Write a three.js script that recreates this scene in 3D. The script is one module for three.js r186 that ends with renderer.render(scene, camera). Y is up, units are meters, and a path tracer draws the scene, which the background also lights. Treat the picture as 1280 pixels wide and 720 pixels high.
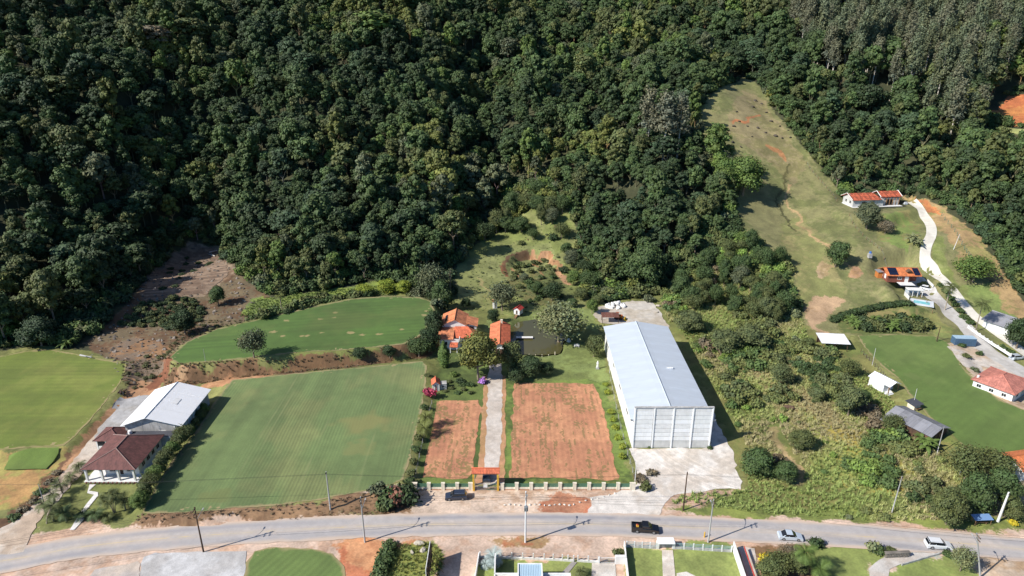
import * as THREE from 'three';
import { mergeGeometries, mergeVertices } from 'three/addons/utils/BufferGeometryUtils.js';
import { RoundedBoxGeometry } from 'three/addons/geometries/RoundedBoxGeometry.js';
import { Sky } from 'three/addons/objects/Sky.js';

// ---------------------------------------------------------------- camera, sky, sun, exposure
const scene = new THREE.Scene();
const camera = new THREE.PerspectiveCamera(45.2, 16 / 9, 1, 4000);
camera.position.set(0, 95, 0);
camera.rotation.set(-21.5 * Math.PI / 180, 0, 0);
const renderer = new THREE.WebGLRenderer({ antialias: true });
renderer.toneMapping = THREE.LinearToneMapping;
renderer.toneMappingExposure = 1.45;
renderer.shadowMap.enabled = true;
const SUN = new THREE.Vector3(-0.703, 0.629, 0.334).normalize();
const sky = new Sky();
sky.name = 'sky'; sky.scale.setScalar(3000); sky.userData = { kind: 'structure' };
sky.material.uniforms.sunPosition.value.copy(SUN);
sky.material.uniforms.turbidity.value = 3; sky.material.uniforms.rayleigh.value = 1.2;
sky.material.uniforms.mieCoefficient.value = 0.004;
scene.add(sky);
scene.environmentIntensity = 0.12;
const sun = new THREE.DirectionalLight(new THREE.Color(1, 0.94, 0.85), 4.6);
sun.name = 'sun'; sun.position.copy(SUN).multiplyScalar(700).add(new THREE.Vector3(0, 0, -250)); sun.target.position.set(0, 0, -250);
sun.castShadow = true; sun.shadow.mapSize.set(4096, 4096);
Object.assign(sun.shadow.camera, { left: -450, right: 450, top: 400, bottom: -400, near: 50, far: 1500 });
scene.add(sun, sun.target);
// ---------------------------------------------------------------- noise and small maths
function rng(seed) { let a = seed >>> 0; return () => { a = (a + 0x6d2b79f5) | 0; let t = Math.imul(a ^ (a >>> 15), 1 | a); t = (t + Math.imul(t ^ (t >>> 7), 61 | t)) ^ t; return ((t ^ (t >>> 14)) >>> 0) / 4294967296; }; }
const NT = new Float32Array(65536); { const r = rng(77); for (let i = 0; i < 65536; i++) NT[i] = r() * 2 - 1; }
function noise(x, y) {
  const ix = Math.floor(x), iy = Math.floor(y); let fx = x - ix, fy = y - iy;
  fx = fx * fx * (3 - 2 * fx); fy = fy * fy * (3 - 2 * fy);
  const a = NT[(ix & 255) + ((iy & 255) << 8)], b = NT[((ix + 1) & 255) + ((iy & 255) << 8)], c = NT[(ix & 255) + (((iy + 1) & 255) << 8)], d = NT[((ix + 1) & 255) + (((iy + 1) & 255) << 8)];
  return (a + (b - a) * fx) * (1 - fy) + (c + (d - c) * fx) * fy;
}
const fbm = (x, y, o = 4) => { let s = 0, a = 0.5, f = 1; for (let i = 0; i < o; i++) { s += a * noise(x * f + i * 17.3, y * f + i * 9.1); a *= 0.5; f *= 2.03; } return s; };
const sst = (a, b, x) => { const t = Math.min(1, Math.max(0, (x - a) / (b - a))); return t * t * (3 - 2 * t); };
const lerp = (a, b, t) => a + (b - a) * t;
function curve(pts, x) { if (x <= pts[0][0]) return pts[0][1]; for (let i = 1; i < pts.length; i++) if (x < pts[i][0]) { const t = sst(pts[i - 1][0], pts[i][0], x); return lerp(pts[i - 1][1], pts[i][1], t); } return pts[pts.length - 1][1]; }
function inside(p, x, z) { let r = false; for (let i = 0, j = p.length - 1; i < p.length; j = i++) if ((p[i][1] > z) !== (p[j][1] > z) && x < (p[j][0] - p[i][0]) * (z - p[i][1]) / (p[j][1] - p[i][1]) + p[i][0]) r = !r; return r; }
function edgeDist(p, x, z) { let m = 1e9; for (let i = 0, j = p.length - 1; i < p.length; j = i++) { const ax = p[j][0], az = p[j][1], bx = p[i][0] - ax, bz = p[i][1] - az; const t = Math.min(1, Math.max(0, ((x - ax) * bx + (z - az) * bz) / (bx * bx + bz * bz || 1))); m = Math.min(m, Math.hypot(x - ax - bx * t, z - az - bz * t)); } return m; }
// ---------------------------------------------------------------- fields and building pads (metres: x to the right, z towards the viewer), then the height of the land
const lowerField = [[-77.3,-168.5],[-67,-170.8],[-54.3,-173.6],[-41.3,-176.5],[-31.3,-178.5],[-26.1,-179.5],[-24.4,-177],[-23.5,-165.4],[-23,-152],[-23.2,-141.2],[-23.2,-129.2],[-23.6,-124.6],[-25.7,-122.7],[-28.2,-121],[-33.6,-119.5],[-39.9,-117.7],[-47.7,-116.1],[-55.6,-115.1],[-64.8,-113.7],[-72.8,-113.4],[-74.8,-113.7],[-75.4,-115.4],[-76.3,-124.3],[-76.7,-133.7],[-76.4,-142.9],[-77.5,-157.8]];
const upperField = [[-97.7,-176.3],[-97.4,-186.2],[-91.9,-195.3],[-79.9,-203.8],[-66.9,-213],[-55,-220],[-44.4,-222.2],[-31.8,-221.5],[-27.8,-217.9],[-25.9,-210.3],[-25.5,-201.3],[-26.6,-195.3],[-28.7,-190.1],[-32.1,-185.1],[-40,-183],[-51.3,-180.9],[-62.5,-179.4],[-73.2,-176.8],[-83.4,-173.9],[-93.6,-172.5]];
const leftField = [[-163.1,-170.8],[-151,-182.5],[-146.5,-185.6],[-139.8,-187.2],[-128,-183.5],[-119.2,-180.5],[-111.2,-178],[-108.4,-171.7],[-106.5,-162],[-105.2,-150.1],[-104.6,-141.2],[-104.9,-137.2],[-118.8,-135.6],[-134.7,-134.7]];
const rightField = [[108.7,-197.1],[121.1,-197.7],[132.5,-196.5],[134.1,-192],[131.1,-182.3],[128.6,-174.4],[127.4,-165.2],[127.8,-157.3],[130.8,-152.6],[135.4,-145.5],[121.3,-124.2],[116.2,-129.3],[112.2,-130.8],[107.7,-131.4],[105.1,-136.1],[105.3,-142.7],[104.5,-150.7],[105.3,-158.9],[107.1,-169.7],[106.2,-177.8],[106.2,-184.9]];
const pondPoly = [[-0.3,-204.3],[2.1,-210.6],[7.5,-212.6],[13.4,-211.2],[17.5,-209.3],[16.4,-200.6],[13.8,-188.2],[9.7,-187.1],[3.6,-187.7],[0,-187.7]];
const hillHousePad = [[136.4,-279.9],[137.8,-269.9],[149.7,-269.9],[167,-279.9],[170,-293.3],[148.4,-296.1]];
const solarPad = [[128.1,-227],[131,-219.4],[140,-220.9],[150.2,-231.8],[145.7,-241.1],[135.8,-238.5]];
const poolPad = [[134.5,-223.9],[132.6,-211.1],[140.8,-213.8],[145.4,-228.5],[139.9,-230]];
const PADS = [
  { p: lowerField, L: 1.3, w: 2.6 }, { p: upperField, L: 4.2, w: 3.2 }, { p: leftField, L: 1.3, w: 3 }, { p: rightField, L: 1.4, w: 5 },
  { p: pondPoly, L: -1.3, w: 1.6 }, { p: hillHousePad, L: 20.5, w: 6 }, { p: solarPad, L: 8, w: 5 }, { p: poolPad, L: 5, w: 4 },
];
for (const a of PADS) { const xs = a.p.map((q) => q[0]), zs = a.p.map((q) => q[1]); a.b = [Math.min(...xs) - a.w, Math.max(...xs) + a.w, Math.min(...zs) - a.w, Math.max(...zs) + a.w]; }
const FOOT = [[-420, 120], [-320, 140], [-200, 176], [-155, 194], [-100, 230], [-45, 240], [0, 265], [40, 262], [75, 232], [95, 212], [140, 205], [180, 200], [320, 190], [500, 180]];
const SLOPE = [[-300, 0.4], [-100, 0.4], [0, 0.36], [110, 0.33], [300, 0.35]];
const CAP = [[-330, 103], [-230, 128], [-100, 140], [400, 145]];
function land(x, z) {
  const D = -z, e = D - curve(FOOT, x);
  let h = curve(SLOPE, x) * (Math.sqrt(e * e + 140) + e) / 2;
  const up = sst(0, 70, e);
  const xc = -6 - 0.09 * (D - 250); h -= 17 * Math.exp(-(((x - xc) / 20) ** 2)) * up * (1 - sst(420, 520, D));
  const xd = -128 - 0.16 * (D - 230); h -= 20 * Math.exp(-(((x - xd) / 30) ** 2)) * up * (1 - sst(360, 460, D));
  h += 8 * noise(x / 68 + 3.1, z / 74) * up + 4 * noise(x / 27, z / 31 + 8) * up;
  h = Math.max(0, h); const c = curve(CAP, x), k = 12; if (h > 30) h = -k * Math.log(Math.exp(-h / k) + Math.exp(-c / k));
  if (D > 128 && x > 48 && D < 230) h += 0.7 * (noise(x / 9, z / 9) * 0.5 + 0.3) * sst(48, 60, x) * sst(128, 136, D);
  return e < -40 && !(x > 48 && D > 128) ? Math.max(0, h * sst(-90, -40, e)) : Math.max(0, h);
}
const slump = [[-2.5,-259.6],[0,-270.5],[7.4,-274.6],[16.5,-270.5],[18.9,-255.8],[20.3,-241.7],[20.5,-228.9],[13.9,-222.9],[5.6,-224.4],[1.5,-233.6],[-1.2,-246]];   // an old earth slip in the clearing: steep rim uphill, open towards the pond
function height(x, z) {
  let h = land(x, z);
  if (z < -225 && z > -300 && x > -12 && x < 40 && inside(slump, x, z)) h = Math.max(0.3, h - 3.4 * sst(0, 1.5, edgeDist(slump, x, z) + 0.5 * noise(x / 2, z / 2)) * sst(-238, -252, z));
  for (const a of PADS) { const b = a.b; if (x < b[0] || x > b[1] || z < b[2] || z > b[3]) continue; if (inside(a.p, x, z)) { h = a.L; continue; } const d = edgeDist(a.p, x, z); if (d < a.w) h = lerp(a.L, h, sst(Math.min(1.3, a.w * 0.4), a.w, d)); }
  return h;
}
// ---------------------------------------------------------------- objects, parts, colours, materials
const V = (x, y, z) => new THREE.Vector3(x, y, z);
const used = {};
function numbered(n) { n = n.replace(/_\d{3}$/, ''); const k = used[n] = (used[n] ?? -1) + 1; return k ? `${n}_${String(k).padStart(3, '0')}` : n; }
function tag(o, label, category, group) { o.userData = { ...o.userData, label, category }; if (group) o.userData.group = group; return o; }
function thing(name, label, category, [x, y, z] = [0, 0, 0], turn = 0, group) { const o = new THREE.Group(); o.name = numbered(name); o.position.set(x, y, z); o.rotation.y = turn; scene.add(o); return tag(o, label, category, group); }
function shade(o) { o.castShadow = true; o.receiveShadow = true; return o; }
function part(name, geo, mat, parent, label) { const g = Array.isArray(geo) ? join(geo) : geo; const m = shade(new THREE.Mesh(g, mat)); m.name = parent === scene ? numbered(name) : name; parent.add(m); if (label) m.userData.label = label; return m; }
function struct(name, geo, mat) { const m = part(name, geo, mat, scene); m.userData = { kind: 'structure' }; return m; }
function join(list) { list = list.map((g) => { g = g.index ? g.toNonIndexed() : g; for (const k of Object.keys(g.attributes)) if (!['position', 'normal', 'uv', 'color'].includes(k)) g.deleteAttribute(k); return g; }); const col = list.some((g) => g.attributes.color); if (col) for (const g of list) if (!g.attributes.color) g.setAttribute('color', new THREE.BufferAttribute(new Float32Array(g.attributes.position.count * 3).fill(1), 3)); return list.length > 1 ? mergeGeometries(list) : list[0]; }
function copy(o, [x, y, z], turn = 0, label) { const c = o.clone(); c.name = numbered(o.name); c.userData = { ...o.userData }; c.position.set(x, y, z); c.rotation.y = turn; if (label) c.userData.label = label; scene.add(c); return c; }
const gy = (x, z) => height(x, z);
const on = ([x, z], up = 0) => [x, gy(x, z) + up, z];
// colours are given as they look in daylight (sRGB) and turned into the base colour of the stuff
const K = 0.78;
const C = (css) => new THREE.Color(css).multiplyScalar(K);
const M = (css, o = {}) => new THREE.MeshStandardMaterial({ color: C(css), roughness: 0.85, metalness: 0, side: THREE.DoubleSide, ...o });
function dataTex(w, h, fn, { srgb = true, repeat } = {}) {
  const d = new Uint8Array(w * h * 4);
  for (let y = 0; y < h; y++) for (let x = 0; x < w; x++) { const c = fn(x, y), o = (y * w + x) * 4; for (let k = 0; k < 3; k++) d[o + k] = Math.max(0, Math.min(255, c[k])); d[o + 3] = 255; }
  const t = new THREE.DataTexture(d, w, h); t.wrapS = t.wrapT = THREE.RepeatWrapping; t.magFilter = THREE.LinearFilter; t.minFilter = THREE.LinearMipmapLinearFilter; t.generateMipmaps = true;
  if (srgb) t.colorSpace = THREE.SRGBColorSpace; if (repeat) t.repeat.set(...repeat); t.needsUpdate = true; return t;
}
const S2L = (v) => { v /= 255; return v <= 0.04045 ? v / 12.92 : ((v + 0.055) / 1.055) ** 2.4; }, L2S = (v) => 255 * (v <= 0.0031308 ? v * 12.92 : 1.055 * v ** (1 / 2.4) - 0.055);
const LUT = new Uint8Array(256); for (let i = 0; i < 256; i++) LUT[i] = Math.round(L2S(S2L(i) * K));   // daylight look -> base colour, per channel
const alb = (c) => [LUT[Math.max(0, Math.min(255, c[0] | 0))], LUT[Math.max(0, Math.min(255, c[1] | 0))], LUT[Math.max(0, Math.min(255, c[2] | 0))]];
const mix3 = (a, b, t) => [a[0] + (b[0] - a[0]) * t, a[1] + (b[1] - a[1]) * t, a[2] + (b[2] - a[2]) * t];
const mul3 = (a, k) => [a[0] * k, a[1] * k, a[2] * k];
// ---------------------------------------------------------------- shapes
const at = (g, x = 0, y = 0, z = 0, ry = 0, rx = 0, rz = 0) => g.applyMatrix4(new THREE.Matrix4().compose(V(x, y, z), new THREE.Quaternion().setFromEuler(new THREE.Euler(rx, ry, rz, 'YXZ')), V(1, 1, 1)));
const box = (w, h, d, x = 0, y = 0, z = 0, ry = 0) => at(new THREE.BoxGeometry(w, h, d), x, y + h / 2, z, ry);
const rbox = (w, h, d, r, x = 0, y = 0, z = 0) => at(new RoundedBoxGeometry(w, h, d, 2, r), x, y + h / 2, z);
const cyl = (r0, r1, h, x = 0, y = 0, z = 0, n = 10) => at(new THREE.CylinderGeometry(r1, r0, h, n), x, y + h / 2, z);
function rod(a, b, r0, r1 = r0, n = 7) { const d = b.clone().sub(a), g = new THREE.CylinderGeometry(r1, r0, d.length(), n); g.applyQuaternion(new THREE.Quaternion().setFromUnitVectors(V(0, 1, 0), d.clone().normalize())); return g.translate(...a.clone().add(b).multiplyScalar(0.5).toArray()); }
const tube = (pts, r, n = 6, seg) => new THREE.TubeGeometry(new THREE.CatmullRomCurve3(pts), seg ?? pts.length * 4, r, n);
// a flat board or roof slope through the given corners, thickness t hanging below; uv in metres along the first edge and across it
function slab(pts, t = 0.12) {
  const n = V(0, 0, 0); for (let i = 1; i < pts.length - 1; i++) n.add(pts[i].clone().sub(pts[0]).cross(pts[i + 1].clone().sub(pts[0]))); n.normalize();
  if (n.y < 0) { pts = [...pts].reverse(); n.negate(); }
  const u = pts[1].clone().sub(pts[0]); let hor = V(n.z, 0, -n.x); if (hor.length() < 1e-4) hor = u; hor.normalize(); const v = n.clone().cross(hor).normalize();
  const pos = [], uv = [], low = pts.map((p) => p.clone().addScaledVector(n, -t));
  const tri = (a, b, c) => { for (const q of [a, b, c]) { pos.push(q.x, q.y, q.z); uv.push(q.dot(hor), q.dot(v)); } };
  for (let i = 1; i < pts.length - 1; i++) { tri(pts[0], pts[i], pts[i + 1]); tri(low[0], low[i + 1], low[i]); }
  for (let i = 0; i < pts.length; i++) { const j = (i + 1) % pts.length; tri(pts[i], low[i], low[j]); tri(pts[i], low[j], pts[j]); }
  const g = new THREE.BufferGeometry(); g.setAttribute('position', new THREE.Float32BufferAttribute(pos, 3)); g.setAttribute('uv', new THREE.Float32BufferAttribute(uv, 2)); g.computeVertexNormals(); return g;
}
function bevelPrism(outline, depth, bevel = 0.04, z = -depth / 2) { const s = new THREE.Shape(outline.map(([x, y]) => new THREE.Vector2(x, y))); const g = new THREE.ExtrudeGeometry(s, { depth: depth - 2 * bevel, bevelEnabled: true, bevelThickness: bevel, bevelSize: bevel, bevelSegments: 2, steps: 1 }); return g.translate(0, 0, z + bevel); }
function metreUV(g) { const p = g.attributes.position, n = g.attributes.normal, u = new Float32Array(p.count * 2); for (let i = 0; i < p.count; i++) { const nx = Math.abs(n.getX(i)), ny = Math.abs(n.getY(i)), nz = Math.abs(n.getZ(i)); if (ny > nx && ny > nz) { u[2 * i] = p.getX(i); u[2 * i + 1] = p.getZ(i); } else if (nx > nz) { u[2 * i] = p.getZ(i); u[2 * i + 1] = p.getY(i); } else { u[2 * i] = p.getX(i); u[2 * i + 1] = p.getY(i); } } g.setAttribute('uv', new THREE.BufferAttribute(u, 2)); return g; }
// a sheet over the land inside a polygon: edges made uneven by 'rough' metres, triangles no longer than 'step', lifted by 'lift'
function sheet(poly, { lift = 0.05, step = 6, rough = 0.25, seg = 1.2, flat, seed = 1, closed = true } = {}) {
  const out = [];
  for (let i = 0; i < poly.length; i++) {
    const a = poly[i], b = poly[(i + 1) % poly.length], l = Math.hypot(b[0] - a[0], b[1] - a[1]), n = Math.max(1, Math.round(l / seg));
    for (let k = 0; k < n; k++) { const t = k / n, x = lerp(a[0], b[0], t), z = lerp(a[1], b[1], t); const w = rough * (noise(x / 1.3 + seed * 7, z / 1.3) + 0.8 * noise(x / 4.1, z / 4.1 + seed * 5)); const nx = (b[1] - a[1]) / l, nz = -(b[0] - a[0]) / l; out.push(new THREE.Vector2(x + nx * w, z + nz * w)); }
  }
  if (THREE.ShapeUtils.area(out) < 0) out.reverse();
  const pts = out.map((p) => [p.x, p.y]); let tris = THREE.ShapeUtils.triangulateShape(out, []); const mids = new Map();
  const len = (a, b) => Math.hypot(pts[a][0] - pts[b][0], pts[a][1] - pts[b][1]);
  const mid = (a, b) => { const k = a < b ? a * 1e6 + b : b * 1e6 + a; if (!mids.has(k)) { mids.set(k, pts.length); pts.push([(pts[a][0] + pts[b][0]) / 2, (pts[a][1] + pts[b][1]) / 2]); } return mids.get(k); };
  for (let again = true; again;) { again = false; const next = []; for (const [a, b, c] of tris) { const ab = len(a, b), bc = len(b, c), ca = len(c, a), m = Math.max(ab, bc, ca); if (m <= step) { next.push([a, b, c]); continue; } again = true; if (m === ab) { const q = mid(a, b); next.push([a, q, c], [q, b, c]); } else if (m === bc) { const q = mid(b, c); next.push([a, b, q], [a, q, c]); } else { const q = mid(c, a); next.push([a, b, q], [q, b, c]); } } tris = next; }
  const pos = new Float32Array(pts.length * 3), uv = new Float32Array(pts.length * 2);
  pts.forEach(([x, z], i) => { pos[3 * i] = x; pos[3 * i + 1] = (flat ?? gy(x, z)) + lift; pos[3 * i + 2] = z; uv[2 * i] = x; uv[2 * i + 1] = -z; });
  const g = new THREE.BufferGeometry(); g.setAttribute('position', new THREE.BufferAttribute(pos, 3)); g.setAttribute('uv', new THREE.BufferAttribute(uv, 2)); g.setIndex(tris.flatMap(([a, b, c]) => [a, c, b])); g.computeVertexNormals(); return g;
}
// a colour map laid out in metres over the polygon's box (uv = x, -z), computed from a function of the place
function placeTex(poly, px, fn) {
  const xs = poly.map((p) => p[0]), zs = poly.map((p) => -p[1]), x0 = Math.min(...xs) - 1, x1 = Math.max(...xs) + 1, y0 = Math.min(...zs) - 1, y1 = Math.max(...zs) + 1;
  const w = Math.min(1400, Math.ceil((x1 - x0) / px)), h = Math.min(1400, Math.ceil((y1 - y0) / px));
  const t = dataTex(w, h, (i, j) => alb(fn(x0 + (i + 0.5) / w * (x1 - x0), -(y0 + (j + 0.5) / h * (y1 - y0)))));
  t.wrapS = t.wrapT = THREE.ClampToEdgeWrapping; t.repeat.set(1 / (x1 - x0), 1 / (y1 - y0)); t.offset.set(-x0 / (x1 - x0), -y0 / (y1 - y0)); return t;
}
function band(line, w0, w1 = w0) { const L = [], R = []; line.forEach((p, i) => { const a = line[Math.max(0, i - 1)], b = line[Math.min(line.length - 1, i + 1)], l = Math.hypot(b[0] - a[0], b[1] - a[1]), w = lerp(w0, w1, i / (line.length - 1)) / 2, nx = -(b[1] - a[1]) / l * w, nz = (b[0] - a[0]) / l * w; L.push([p[0] + nx, p[1] + nz]); R.push([p[0] - nx, p[1] - nz]); }); return [...L, ...R.reverse()]; }
function smooth(line, n = 4) { return new THREE.CatmullRomCurve3(line.map(([x, z]) => V(x, 0, z))).getPoints(line.length * n).map((p) => [p.x, p.z]); }
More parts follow.
